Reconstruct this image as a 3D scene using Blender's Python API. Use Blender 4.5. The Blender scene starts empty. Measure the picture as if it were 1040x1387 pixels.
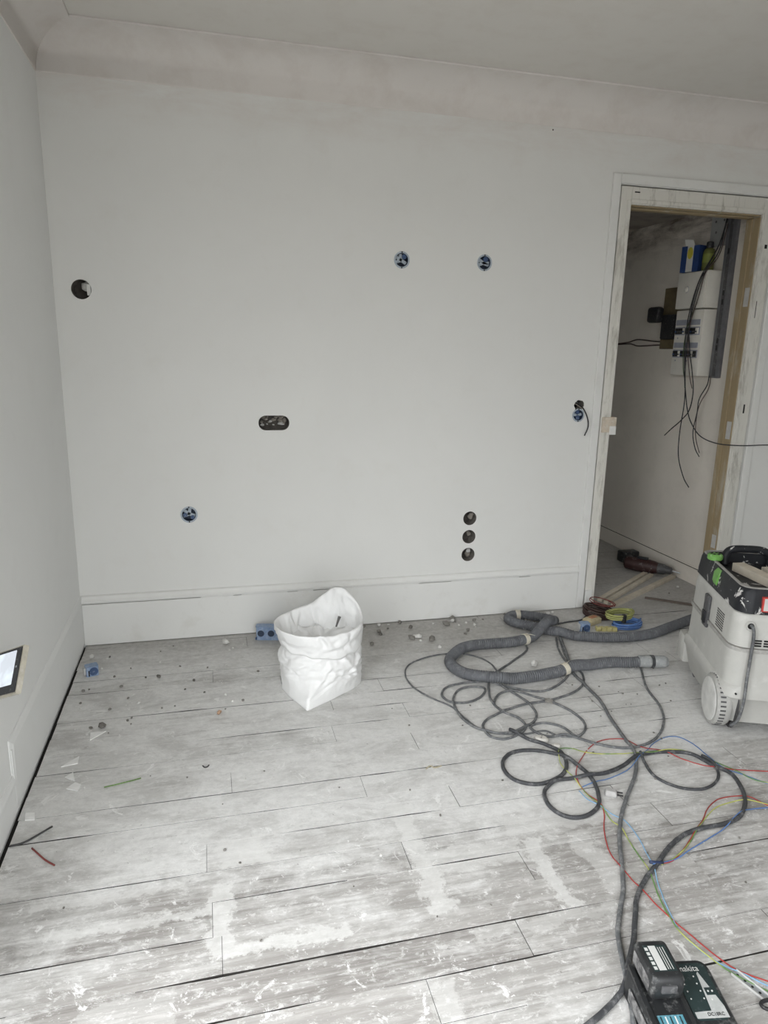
import bpy, bmesh, math, random
from mathutils import Vector, Matrix, noise

scene = bpy.context.scene
COL = scene.collection
PI = math.pi

# ------------------------------------------------------------------ camera
CAM_LOC = Vector((0.6194, -3.3462, 1.42))
YAW, PITCH, ROLL, FPX = 0.24979, 0.23251, 0.02099, 939.185
fw = Vector((math.sin(YAW)*math.cos(PITCH), math.cos(YAW)*math.cos(PITCH), -math.sin(PITCH)))
rt = Vector((math.cos(YAW), -math.sin(YAW), 0)); up = rt.cross(fw)
r2 = rt*math.cos(ROLL) + up*math.sin(ROLL); u2 = up*math.cos(ROLL) - rt*math.sin(ROLL)
cam = bpy.data.cameras.new('camera'); camo = bpy.data.objects.new('camera', cam); COL.objects.link(camo)
camo.matrix_world = Matrix(((r2.x, u2.x, -fw.x, CAM_LOC.x), (r2.y, u2.y, -fw.y, CAM_LOC.y), (r2.z, u2.z, -fw.z, CAM_LOC.z), (0, 0, 0, 1)))
cam.sensor_fit = 'HORIZONTAL'; cam.sensor_width = 36.0; cam.lens = FPX*36.0/1040.0
cam.clip_start = 0.02; cam.clip_end = 100
scene.camera = camo

# ------------------------------------------------------------------ daylight: overcast sky through the windows behind the camera
world = bpy.data.worlds.new('overcast_sky'); scene.world = world; world.use_nodes = True
bg = world.node_tree.nodes['Background']
bg.inputs[1].default_value = 3.4
_n = world.node_tree.nodes; _l = world.node_tree.links        # bright overcast sky above, grey street and facades below the horizon
_tc = _n.new('ShaderNodeTexCoord'); _sx = _n.new('ShaderNodeSeparateXYZ'); _l.new(_tc.outputs['Generated'], _sx.inputs[0])
_mr = _n.new('ShaderNodeMapRange'); _mr.inputs[1].default_value = -0.06; _mr.inputs[2].default_value = 0.06; _l.new(_sx.outputs[2], _mr.inputs[0])
_cie = _n.new('ShaderNodeMapRange'); _cie.inputs[1].default_value = 0.0; _cie.inputs[2].default_value = 1.0; _cie.inputs[3].default_value = 0.6; _cie.inputs[4].default_value = 1.8; _l.new(_sx.outputs[2], _cie.inputs[0])   # overcast sky: three times brighter overhead than at the horizon
_sk = _n.new('ShaderNodeMix'); _sk.data_type = 'RGBA'; _sk.blend_type = 'MULTIPLY'; _sk.inputs[0].default_value = 1.0; _sk.inputs[6].default_value = (0.95, 0.975, 1.0, 1); _l.new(_cie.outputs[0], _sk.inputs[7])
_mx = _n.new('ShaderNodeMix'); _mx.data_type = 'RGBA'; _l.new(_mr.outputs[0], _mx.inputs[0])
_mx.inputs[6].default_value = (0.20, 0.195, 0.185, 1); _l.new(_sk.outputs[2], _mx.inputs[7]); _l.new(_mx.outputs[2], bg.inputs[0])
scene.view_settings.view_transform = 'Standard'; scene.view_settings.look = 'None'
scene.view_settings.gamma = 1.0; scene.view_settings.use_curve_mapping = False
scene.view_settings.exposure = 1.37
RX, RY = 4.7, -4.05            # right wall, window wall
CEIL = 2.62
WINS = [(0.45, 1.7, 0.12, 2.32)]      # window wall: x0, x1, z0, z1
HALL_OPENING = [(0.13, 0.33, 0.85, 1.55)]       # unseen opening opposite the panel, added and sized for the hall's brightness: y0, y1, z0, z1
WINL = [(-3.45, -2.15, 0.12, 2.32)]   # left wall, beside the camera: y0, y1, z0, z1
for (x0, x1, z0, z1) in WINS:      # light portals in the window openings (guide sky light in, give none themselves)
    L = bpy.data.lights.new('window_portal', 'AREA'); L.shape = 'RECTANGLE'; L.size = x1-x0; L.size_y = z1-z0
    L.cycles.is_portal = True
    o = bpy.data.objects.new('window_portal', L); COL.objects.link(o)
    o.location = ((x0+x1)/2, RY-0.12, (z0+z1)/2); o.rotation_euler = (PI/2, 0, 0)
for (y0, y1, z0, z1) in WINL:
    L = bpy.data.lights.new('window_portal', 'AREA'); L.shape = 'RECTANGLE'; L.size = z1-z0; L.size_y = y1-y0
    L.cycles.is_portal = True
    o = bpy.data.objects.new('window_portal', L); COL.objects.link(o)
    o.location = (-0.10, (y0+y1)/2, (z0+z1)/2); o.rotation_euler = (0, -PI/2, 0)
for (y0, y1, z0, z1) in HALL_OPENING:
    L = bpy.data.lights.new('window_portal', 'AREA'); L.shape = 'RECTANGLE'; L.size = z1-z0; L.size_y = y1-y0
    L.cycles.is_portal = True
    o = bpy.data.objects.new('window_portal', L); COL.objects.link(o)
    o.location = (2.0, (y0+y1)/2, (z0+z1)/2); o.rotation_euler = (0, -PI/2, 0)

random.seed(7)
# ------------------------------------------------------------------ materials
def nodes_of(name):
    m = bpy.data.materials.new(name); m.use_nodes = True
    nt = m.node_tree; return m, nt, nt.nodes['Principled BSDF']
def nd(nt, typ, **kw):
    n = nt.nodes.new(typ)
    for k, v in kw.items():
        if k.startswith('i_'):
            key = k[2:]; n.inputs[int(key) if key.isdigit() else key].default_value = v
        else: setattr(n, k, v)
    return n
def lk(nt, a, b): nt.links.new(a, b)
def rgba(c): return (c[0], c[1], c[2], 1)
def mixc(nt, fac, a, b, blend='MIX'):
    m = nt.nodes.new('ShaderNodeMix'); m.data_type = 'RGBA'; m.blend_type = blend
    for sock, v in ((m.inputs[0], fac), (m.inputs[6], a), (m.inputs[7], b)):
        if hasattr(v, 'is_linked'): nt.links.new(v, sock)
        elif isinstance(v, (int, float)): sock.default_value = v
        else: sock.default_value = rgba(v)
    return m.outputs[2]
def mth(nt, op, a, b=0.0, c=0.0, clamp=False):
    m = nt.nodes.new('ShaderNodeMath'); m.operation = op; m.use_clamp = clamp
    for i, v in enumerate((a, b, c)):
        if hasattr(v, 'is_linked'): nt.links.new(v, m.inputs[i])
        else: m.inputs[i].default_value = v
    return m.outputs[0]
def ramp(nt, fac, lo, hi, a=0.0, b=1.0):
    m = nt.nodes.new('ShaderNodeMapRange'); m.clamp = True
    nt.links.new(fac, m.inputs[0])
    for i, v in ((1, lo), (2, hi), (3, a), (4, b)): m.inputs[i].default_value = v
    return m.outputs[0]
def pos(nt): return nt.nodes.new('ShaderNodeNewGeometry').outputs['Position']
def objc(nt): return nt.nodes.new('ShaderNodeTexCoord').outputs['Object']
def noi(nt, vec, scale, detail=4, rough=0.55, dist=0.0, stretch=None, off=None):
    if stretch is not None or off is not None:
        mp = nt.nodes.new('ShaderNodeMapping'); lk(nt, vec, mp.inputs[0])
        if stretch is not None: mp.inputs['Scale'].default_value = stretch
        if off is not None:
            if hasattr(off, 'is_linked'): lk(nt, off, mp.inputs['Location'])
            else: mp.inputs['Location'].default_value = off
        vec = mp.outputs[0]
    n = nt.nodes.new('ShaderNodeTexNoise'); lk(nt, vec, n.inputs['Vector'])
    n.inputs['Scale'].default_value = scale; n.inputs['Detail'].default_value = detail
    n.inputs['Roughness'].default_value = rough; n.inputs['Distortion'].default_value = dist
    return n.outputs['Fac']
def bump(nt, bs, h, strength=0.2, dist=0.002):
    b = nt.nodes.new('ShaderNodeBump'); b.inputs['Strength'].default_value = strength; b.inputs['Distance'].default_value = dist
    lk(nt, h, b.inputs['Height']); lk(nt, b.outputs[0], bs.inputs['Normal'])
_mats = {}
def pm(name, base, rough=0.6, dust=0.0, dustc=(0.62, 0.61, 0.58), scale=18, bmp=0.0, metal=0.0, var=0.12, spec=0.4, chips=0.0):
    """plain procedural material: base colour with slight mottling, optional plaster dust in blotches"""
    if name in _mats: return _mats[name]
    m, nt, bs = nodes_of(name); v = objc(nt)
    n1 = noi(nt, v, scale, 5, 0.6)
    dark = tuple(c*(1-var) for c in base); lite = tuple(min(1, c*(1+var)) for c in base)
    c = mixc(nt, ramp(nt, n1, 0.3, 0.7), dark, lite)
    if dust > 0:
        n2 = noi(nt, v, scale*1.7, 6, 0.7)
        c = mixc(nt, mth(nt, 'MULTIPLY', ramp(nt, n2, 0.62-0.28*dust, 0.78-0.2*dust), min(1, 0.35+0.5*dust)), c, dustc)
    if chips > 0:
        c = mixc(nt, mth(nt, 'MULTIPLY', ramp(nt, noi(nt, v, scale*1.3, 5, 0.65, 0.6, off=(4, 1, 2)), 0.64-0.1*chips, 0.66-0.1*chips), 0.9), c, dustc)
    lk(nt, c, bs.inputs['Base Color']); bs.inputs['Roughness'].default_value = rough
    bs.inputs['Metallic'].default_value = metal; bs.inputs['Specular IOR Level'].default_value = spec
    if bmp > 0: bump(nt, bs, n1, bmp, 0.002)
    _mats[name] = m; return m

def wall_mat(name, base, stain=(0.62, 0.58, 0.52), stain_amt=0.25, lo=0.52, hi=0.75, zband=None):
    m, nt, bs = nodes_of(name); v = pos(nt)
    n1 = noi(nt, v, 1.1, 5, 0.6, 0.3); n2 = noi(nt, v, 6.5, 6, 0.65, 0.2); n3 = noi(nt, v, 55, 3, 0.5)
    c = mixc(nt, ramp(nt, n1, 0.3, 0.7), tuple(x*0.955 for x in base), base)
    f = mth(nt, 'MULTIPLY', ramp(nt, n2, lo, hi), stain_amt)
    c = mixc(nt, f, c, stain)
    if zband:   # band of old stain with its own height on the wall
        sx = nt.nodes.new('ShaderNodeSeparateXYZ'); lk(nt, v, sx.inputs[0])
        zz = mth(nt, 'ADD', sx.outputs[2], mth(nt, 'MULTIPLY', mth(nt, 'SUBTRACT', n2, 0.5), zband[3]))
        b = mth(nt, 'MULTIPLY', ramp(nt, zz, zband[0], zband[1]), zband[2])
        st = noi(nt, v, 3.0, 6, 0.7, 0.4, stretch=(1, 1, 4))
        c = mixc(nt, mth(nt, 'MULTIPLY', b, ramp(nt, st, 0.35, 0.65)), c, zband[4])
    lk(nt, c, bs.inputs['Base Color']); bs.inputs['Roughness'].default_value = 0.75
    bs.inputs['Specular IOR Level'].default_value = 0.25
    hsum = mth(nt, 'ADD', mth(nt, 'MULTIPLY', n2, 1.0), mth(nt, 'MULTIPLY', n3, 0.25))
    bump(nt, bs, hsum, 0.12, 0.004)
    return m

M_WALL = wall_mat('wall_plaster', (0.80, 0.80, 0.775), (0.70, 0.68, 0.63), 0.30, 0.55, 0.85, (2.28, 2.46, 0.5, 0.25, (0.66, 0.59, 0.54)))
M_WALL2 = wall_mat('left_wall_plaster', (0.84, 0.845, 0.83), (0.66, 0.65, 0.61), 0.18, 0.55, 0.85)
M_CEIL = wall_mat('ceiling_plaster', (0.74, 0.715, 0.67), (0.60, 0.55, 0.49), 0.35, 0.48, 0.75)
M_CORN = wall_mat('cornice_plaster', (0.755, 0.72, 0.685), (0.60, 0.54, 0.49), 0.55, 0.45, 0.75)
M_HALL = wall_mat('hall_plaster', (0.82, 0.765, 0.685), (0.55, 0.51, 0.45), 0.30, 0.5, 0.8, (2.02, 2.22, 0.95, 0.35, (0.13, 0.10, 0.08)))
M_TRIM = wall_mat('painted_wood', (0.80, 0.80, 0.775), (0.62, 0.60, 0.55), 0.35, 0.55, 0.72)

def scuffed_frame(name, base, wood, amt):
    m, nt, bs = nodes_of(name); v = pos(nt)
    n1 = noi(nt, v, 7, 7, 0.72, 0.3, stretch=(2.2, 2.2, 0.5)); n2 = noi(nt, v, 34, 5, 0.6, 0.0, stretch=(3, 3, 0.25))
    c = mixc(nt, mth(nt, 'MULTIPLY', ramp(nt, n1, 0.52, 0.68), amt), base, wood)
    c = mixc(nt, mth(nt, 'MULTIPLY', ramp(nt, n2, 0.6, 0.75), 0.55*amt), c, tuple(x*0.45 for x in wood))
    lk(nt, c, bs.inputs['Base Color']); bs.inputs['Roughness'].default_value = 0.7
    bump(nt, bs, mth(nt, 'ADD', n1, n2), 0.25, 0.003); return m
M_FRAME = scuffed_frame('scraped_frame_paint', (0.72, 0.705, 0.65), (0.33, 0.31, 0.26), 0.75)
M_JAMB = scuffed_frame('bare_jamb_wood', (0.36, 0.28, 0.165), (0.52, 0.48, 0.40), 0.7)
M_DARK = pm('cavity_dirt', (0.022, 0.020, 0.018), 0.9)
M_BLACKGAP = pm('joint_dirt', (0.02, 0.018, 0.016), 1.0)

# floor boards: grey worn wood under a skin of plaster dust and filler
PATCH = [  # plaster filler spread over the boards: x0,x1,y0,y1 and strength, from where the photograph shows it
 (1.125, 1.20, -1.93, -1.47, .9), (0.60, 0.735, -1.645, -1.53, .9), (0.575, 0.635, -1.94, -1.70, .9), (0.18, 0.60, -1.80, -1.765, .8),
 (0.60, 0.92, -1.945, -1.905, .9), (1.15, 1.46, -1.80, -1.70, .7), (1.47, 1.53, -1.99, -1.72, 1.0), (1.06, 1.12, -2.24, -2.12, .6),
 (1.45, 1.85, -1.70, -1.62, .7), (0.12, 0.52, -1.70, -1.665, .7), (1.62, 1.70, -1.96, -1.72, .6), (1.2, 1.7, -2.03, -1.99, .5),
 (1.28, 1.36, -1.12, -0.93, .6), (0.30, 0.5, -2.3, -2.0, .35)]
def floor_mat():
    m, nt, bs = nodes_of('worn_floorboards'); v = pos(nt)
    oi = nt.nodes.new('ShaderNodeObjectInfo'); rnd = oi.outputs['Random']
    cx = nt.nodes.new('ShaderNodeCombineXYZ'); lk(nt, mth(nt, 'MULTIPLY', rnd, 37.0), cx.inputs[0]); lk(nt, mth(nt, 'MULTIPLY', rnd, 11.0), cx.inputs[1])
    grain = noi(nt, v, 26, 7, 0.68, 0.6, stretch=(0.10, 1.6, 1), off=cx.outputs[0])
    fine = noi(nt, v, 190, 4, 0.7, 0.2, stretch=(0.06, 1.0, 1), off=cx.outputs[0])
    big = noi(nt, v, 1.7, 4, 0.6, 0.4); mid = noi(nt, v, 7.5, 7, 0.72, 0.5, stretch=(0.7, 1.3, 1)); sp = noi(nt, v, 42, 6, 0.75); sp2 = noi(nt, v, 16, 8, 0.8, 0.3)
    wood = mixc(nt, ramp(nt, grain, 0.32, 0.68), (0.19, 0.175, 0.16), (0.44, 0.42, 0.40))
    wood = mixc(nt, ramp(nt, fine, 0.35, 0.65), mixc(nt, 0.45, wood, (0.10, 0.09, 0.08)), wood)
    wood = mixc(nt, mth(nt, 'MULTIPLY', rnd, 0.35), wood, (0.58, 0.565, 0.54))
    dusty = mixc(nt, ramp(nt, sp, 0.3, 0.7), (0.62, 0.615, 0.60), (0.80, 0.795, 0.78))
    dusty = mixc(nt, mth(nt, 'MULTIPLY', ramp(nt, noi(nt, v, 5.5, 8, 0.75, 0.6, stretch=(0.6, 1.3, 1), off=(2, 8, 0)), 0.46, 0.62), 0.65), dusty, (0.45, 0.442, 0.425))
    # dust cover
    f = mth(nt, 'ADD', mth(nt, 'MULTIPLY', big, 0.55), mth(nt, 'MULTIPLY', mid, 0.55))
    f = mth(nt, 'ADD', f, mth(nt, 'MULTIPLY', mth(nt, 'SUBTRACT', grain, 0.5), 0.35))
    sx = nt.nodes.new('ShaderNodeSeparateXYZ'); lk(nt, v, sx.inputs[0])
    near = ramp(nt, mth(nt, 'ADD', sx.outputs[1], mth(nt, 'MULTIPLY', sx.outputs[0], -0.10)), -2.05, -1.5, -0.15, 0.09)      # the swept strip by the middle of the room is cleaner than the rest
    f = mth(nt, 'ADD', f, near)
    c = mixc(nt, ramp(nt, f, 0.38, 0.60, 0.08, 0.97), wood, dusty)
    # scraped-off darker boards
    c = mixc(nt, mth(nt, 'MULTIPLY', ramp(nt, sp2, 0.58, 0.70), 0.40), c, (0.33, 0.32, 0.305))
    # flecks of plaster ground into the grain
    fl = noi(nt, v, 38, 9, 0.82, 0.4, stretch=(0.6, 1.2, 1), off=(6, 3, 0))
    c = mixc(nt, mth(nt, 'MULTIPLY', ramp(nt, fl, 0.53, 0.60), 0.55), c, (0.74, 0.735, 0.72))
    c = mixc(nt, mth(nt, 'MULTIPLY', ramp(nt, fl, 0.42, 0.34), 0.40), c, (0.26, 0.25, 0.235))
    # white plaster splashes
    c = mixc(nt, mth(nt, 'MULTIPLY', ramp(nt, noi(nt, v, 11, 7, 0.78, 0.9, off=(3, 9, 0)), 0.60, 0.64), 0.8), c, (0.82, 0.815, 0.80))
    c = mixc(nt, mth(nt, 'MULTIPLY', ramp(nt, noi(nt, v, 60, 3, 0.6, 0.3, off=(1, 5, 0)), 0.68, 0.72), 0.7), c, (0.82, 0.815, 0.80))
    # dark specks of grit
    c = mixc(nt, mth(nt, 'MULTIPLY', ramp(nt, noi(nt, v, 75, 3, 0.6, 0.3, off=(7, 2, 0)), 0.70, 0.74), 0.55), c, (0.13, 0.12, 0.11))
    # filler patches with wandering edges
    wob = noi(nt, v, 12, 8, 0.75); wob2 = noi(nt, v, 12, 8, 0.75, off=(5, 5, 0))
    X = mth(nt, 'ADD', sx.outputs[0], mth(nt, 'MULTIPLY', mth(nt, 'SUBTRACT', wob, 0.5), 0.16))
    Y = mth(nt, 'ADD', sx.outputs[1], mth(nt, 'MULTIPLY', mth(nt, 'SUBTRACT', wob2, 0.5), 0.13))
    tot = None
    for (x0, x1, y0, y1, s) in PATCH:
        ax = mth(nt, 'ABSOLUTE', mth(nt, 'SUBTRACT', X, (x0+x1)/2)); ay = mth(nt, 'ABSOLUTE', mth(nt, 'SUBTRACT', Y, (y0+y1)/2))
        d = mth(nt, 'MAXIMUM', mth(nt, 'SUBTRACT', ax, (x1-x0)/2), mth(nt, 'SUBTRACT', ay, (y1-y0)/2))
        k = ramp(nt, d, -0.006, 0.003, s, 0.0)
        tot = k if tot is None else mth(nt, 'MAXIMUM', tot, k)
    plaster = mixc(nt, ramp(nt, sp2, 0.35, 0.65), (0.62, 0.615, 0.595), (0.77, 0.765, 0.745))
    c = mixc(nt, mth(nt, 'MULTIPLY', tot, 0.72), c, plaster)
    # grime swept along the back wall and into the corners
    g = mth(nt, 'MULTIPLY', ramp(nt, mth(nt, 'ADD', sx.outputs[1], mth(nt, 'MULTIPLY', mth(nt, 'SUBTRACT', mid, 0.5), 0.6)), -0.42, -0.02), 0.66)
    # heavier brown dust and rubble dirt, with the bag's shade painted in, toward the door
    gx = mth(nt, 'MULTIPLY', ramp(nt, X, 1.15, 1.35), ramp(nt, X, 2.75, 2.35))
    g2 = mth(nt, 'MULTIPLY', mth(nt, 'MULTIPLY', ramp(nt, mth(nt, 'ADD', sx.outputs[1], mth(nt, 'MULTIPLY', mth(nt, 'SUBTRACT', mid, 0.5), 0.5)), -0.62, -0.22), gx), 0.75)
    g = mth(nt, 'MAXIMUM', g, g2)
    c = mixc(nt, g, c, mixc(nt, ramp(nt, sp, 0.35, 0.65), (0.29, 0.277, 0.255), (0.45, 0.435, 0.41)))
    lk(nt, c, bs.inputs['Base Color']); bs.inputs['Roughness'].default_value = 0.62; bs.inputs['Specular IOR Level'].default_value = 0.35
    h = mth(nt, 'ADD', mth(nt, 'MULTIPLY', grain, 0.6), mth(nt, 'ADD', mth(nt, 'MULTIPLY', fine, 0.3), mth(nt, 'MULTIPLY', sp2, 0.5)))
    bump(nt, bs, h, 0.35, 0.003)
    return m
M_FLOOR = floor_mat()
M_FILL = pm('joint_plaster', (0.56, 0.555, 0.535), 0.8, scale=30)

# ------------------------------------------------------------------ mesh helpers
def link(o, parent=None):
    COL.objects.link(o)
    if parent is not None: o.parent = parent
    return o
def obj(name, bm, mat, parent=None, smooth=False, angle=None):
    bmesh.ops.recalc_face_normals(bm, faces=bm.faces[:])
    me = bpy.data.meshes.new(name); bm.to_mesh(me); bm.free()
    if isinstance(mat, (list, tuple)):
        for k in mat: me.materials.append(k)
    else: me.materials.append(mat)
    if smooth:
        for f in me.polygons: f.use_smooth = True
        if angle:
            me.set_sharp_from_angle(angle=math.radians(angle))
    return link(bpy.data.objects.new(name, me), parent)
def tag(o, label, cat, group=None):
    o['label'] = label; o['category'] = cat
    if group: o['group'] = group
    return o
def struct(o, kind='structure'): o['kind'] = kind; return o
def thing(name, label, cat, loc=(0, 0, 0), rot=(0, 0, 0), group=None):
    o = bpy.data.objects.new(name, None); COL.objects.link(o); o.empty_display_size = 0.05
    o.location = loc; o.rotation_euler = rot
    return tag(o, label, cat, group)
def B(): return bmesh.new()
def box(bm, c, s, rot=None, bev=0.0, seg=2):
    r = bmesh.ops.create_cube(bm, size=1.0); vs = r['verts']
    bmesh.ops.scale(bm, vec=s, verts=vs)
    if bev > 0:
        es = list({e for v in vs for e in v.link_edges})
        rr = bmesh.ops.bevel(bm, geom=es, offset=bev, segments=seg, affect='EDGES', profile=0.5)
        vs = list({v for f in rr['faces'] for v in f.verts} | {v for v in vs if v.is_valid})
    if rot is not None: bmesh.ops.rotate(bm, cent=(0, 0, 0), matrix=rot if isinstance(rot, Matrix) else Matrix.Rotation(rot, 3, 'Z'), verts=vs)
    bmesh.ops.translate(bm, vec=c, verts=vs); return vs
def slab(bm, x0, x1, y0, y1, z0, z1, bev=0.0): return box(bm, ((x0+x1)/2, (y0+y1)/2, (z0+z1)/2), (x1-x0, y1-y0, z1-z0), bev=bev)
def cyl(bm, a, b, r, n=20, r2=None):
    a = Vector(a); b = Vector(b); d = b-a
    q = d.to_track_quat('Z', 'Y').to_matrix()
    res = bmesh.ops.create_cone(bm, cap_ends=True, segments=n, radius1=r, radius2=r if r2 is None else r2, depth=d.length)
    bmesh.ops.rotate(bm, cent=(0, 0, 0), matrix=q, verts=res['verts']); bmesh.ops.translate(bm, vec=(a+b)/2, verts=res['verts']); return res['verts']
def frames(pts):
    P = [Vector(p) for p in pts]; T = []
    for i in range(len(P)):
        t = P[min(i+1, len(P)-1)]-P[max(i-1, 0)]; T.append(t.normalized())
    ref = Vector((0, 0, 1)) if abs(T[0].z) < 0.9 else Vector((1, 0, 0))
    n = T[0].cross(ref).normalized(); N = []
    for t in T:
        n = (n-t*n.dot(t)).normalized(); N.append(n)
    return P, T, N
def tube(bm, pts, r, n=8, caps=True):
    P, T, N = frames(pts); rings = []
    rad = r if callable(r) else (lambda i: r)
    for i, (p, t, nn) in enumerate(zip(P, T, N)):
        b = t.cross(nn); rr = rad(i)
        rings.append([bm.verts.new(p+(nn*math.cos(a)+b*math.sin(a))*rr) for a in [2*PI*k/n for k in range(n)]])
    for a, b in zip(rings, rings[1:]):
        for k in range(n): bm.faces.new((a[k], a[(k+1) % n], b[(k+1) % n], b[k]))
    if caps: bm.faces.new(rings[0][::-1]); bm.faces.new(rings[-1])
    return rings
def spline(pts, n=8):
    P = [Vector(p) for p in pts]; P = [2*P[0]-P[1]]+P+[2*P[-1]-P[-2]]; out = []
    for i in range(1, len(P)-2):
        a, b, c, d = P[i-1:i+3]
        for k in range(n):
            t = k/n
            out.append(0.5*((2*b)+(c-a)*t+(2*a-5*b+4*c-d)*t*t+(3*b-a-3*c+d)*t**3))
    out.append(P[-2]); return out
def lathe(bm, prof, n=28, origin=(0, 0, 0), mat=None, closed=False):
    """prof: list of (r, h) around local z"""
    o = Vector(origin); rings = []
    for (r, h) in prof:
        ring = []
        for k in range(n):
            a = 2*PI*k/n; p = Vector((r*math.cos(a), r*math.sin(a), h))
            if mat is not None: p = mat @ p
            ring.append(bm.verts.new(o+p))
        rings.append(ring)
    seq = list(zip(rings, rings[1:])) + ([(rings[-1], rings[0])] if closed else [])
    for a, b in seq:
        for k in range(n): bm.faces.new((a[k], a[(k+1) % n], b[(k+1) % n], b[k]))
    if not closed:
        bm.faces.new(rings[0][::-1]); bm.faces.new(rings[-1])
    return rings
def rrect(x0, x1, y0, y1, r, seg=4):
    pts = []
    for (cx, cy, a0) in ((x1-r, y1-r, 0), (x0+r, y1-r, PI/2), (x0+r, y0+r, PI), (x1-r, y0+r, 3*PI/2)):
        for k in range(seg+1):
            a = a0+PI/2*k/seg; pts.append((cx+r*math.cos(a), cy+r*math.sin(a)))
    return pts
def loft(bm, secs, cap0=True, cap1=True):
    rings = []
    for (z, pts) in secs:
        rings.append([bm.verts.new((p[0], p[1], z if len(p) == 2 else p[2])) for p in pts])
    n = len(rings[0])
    for a, b in zip(rings, rings[1:]):
        for k in range(n): bm.faces.new((a[k], a[(k+1) % n], b[(k+1) % n], b[k]))
    if cap0: bm.faces.new(rings[0][::-1])
    if cap1: bm.faces.new(rings[-1])
    return rings
def prism(bm, poly, z0, z1):
    a = [bm.verts.new((x, y, z0)) for x, y in poly]; b = [bm.verts.new((x, y, z1)) for x, y in poly]; n = len(poly)
    for k in range(n): bm.faces.new((a[k], a[(k+1) % n], b[(k+1) % n], b[k]))
    bm.faces.new(a[::-1]); bm.faces.new(b)
def cut(o, cutter_bms):
    """boolean-subtract each cutter from o, baked into its mesh"""
    for cb in cutter_bms:
        bmesh.ops.recalc_face_normals(cb, faces=cb.faces[:])
        me = bpy.data.meshes.new('cutter'); cb.to_mesh(me); cb.free()
        co = bpy.data.objects.new('cutter', me); COL.objects.link(co)
        co.matrix_world = o.matrix_world
        md = o.modifiers.new('cut', 'BOOLEAN'); md.operation = 'DIFFERENCE'; md.solver = 'EXACT'; md.object = co
        bpy.context.view_layer.update()
        dg = bpy.context.evaluated_depsgraph_get()
        new = bpy.data.meshes.new_from_object(o.evaluated_get(dg))
        o.modifiers.clear(); o.data = new
        bpy.data.objects.remove(co); bpy.data.meshes.remove(me)
    return o
_text_cache = []
def text(name, body, size, mat, parent, mtx, depth=0.0006, bold=False, align='CENTER'):
    cu = bpy.data.curves.new(name, 'FONT'); cu.body = body; cu.size = size; cu.align_x = align; cu.align_y = 'CENTER'; cu.extrude = depth
    if bold: cu.offset = size*0.025
    cu.resolution_u = 3
    t = bpy.data.objects.new(name, cu); COL.objects.link(t); bpy.context.view_layer.update()
    me = bpy.data.meshes.new_from_object(t.evaluated_get(bpy.context.evaluated_depsgraph_get()))
    bpy.data.objects.remove(t); bpy.data.curves.remove(cu)
    me.transform(mtx); me.materials.clear(); me.materials.append(mat)
    return link(bpy.data.objects.new(name, me), parent)
def stone(rad, seed, flat=0.7, sub=1):
    rs = random.Random(seed); bm = B(); bmesh.ops.create_icosphere(bm, subdivisions=sub, radius=1.0)
    off = Vector((rs.uniform(-50, 50), rs.uniform(-50, 50), 0)); sx, sy = rs.uniform(0.75, 1.25), rs.uniform(0.7, 1.1)
    for v in bm.verts:
        k = 1+0.45*noise.noise(v.co*1.3+off); v.co = Vector((v.co.x*sx*k, v.co.y*sy*k, v.co.z*flat*k))*rad
    zmin = min(v.co.z for v in bm.verts)
    for v in bm.verts: v.co.z = max(v.co.z-zmin-0.12*rad, 0)
    return bm
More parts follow.
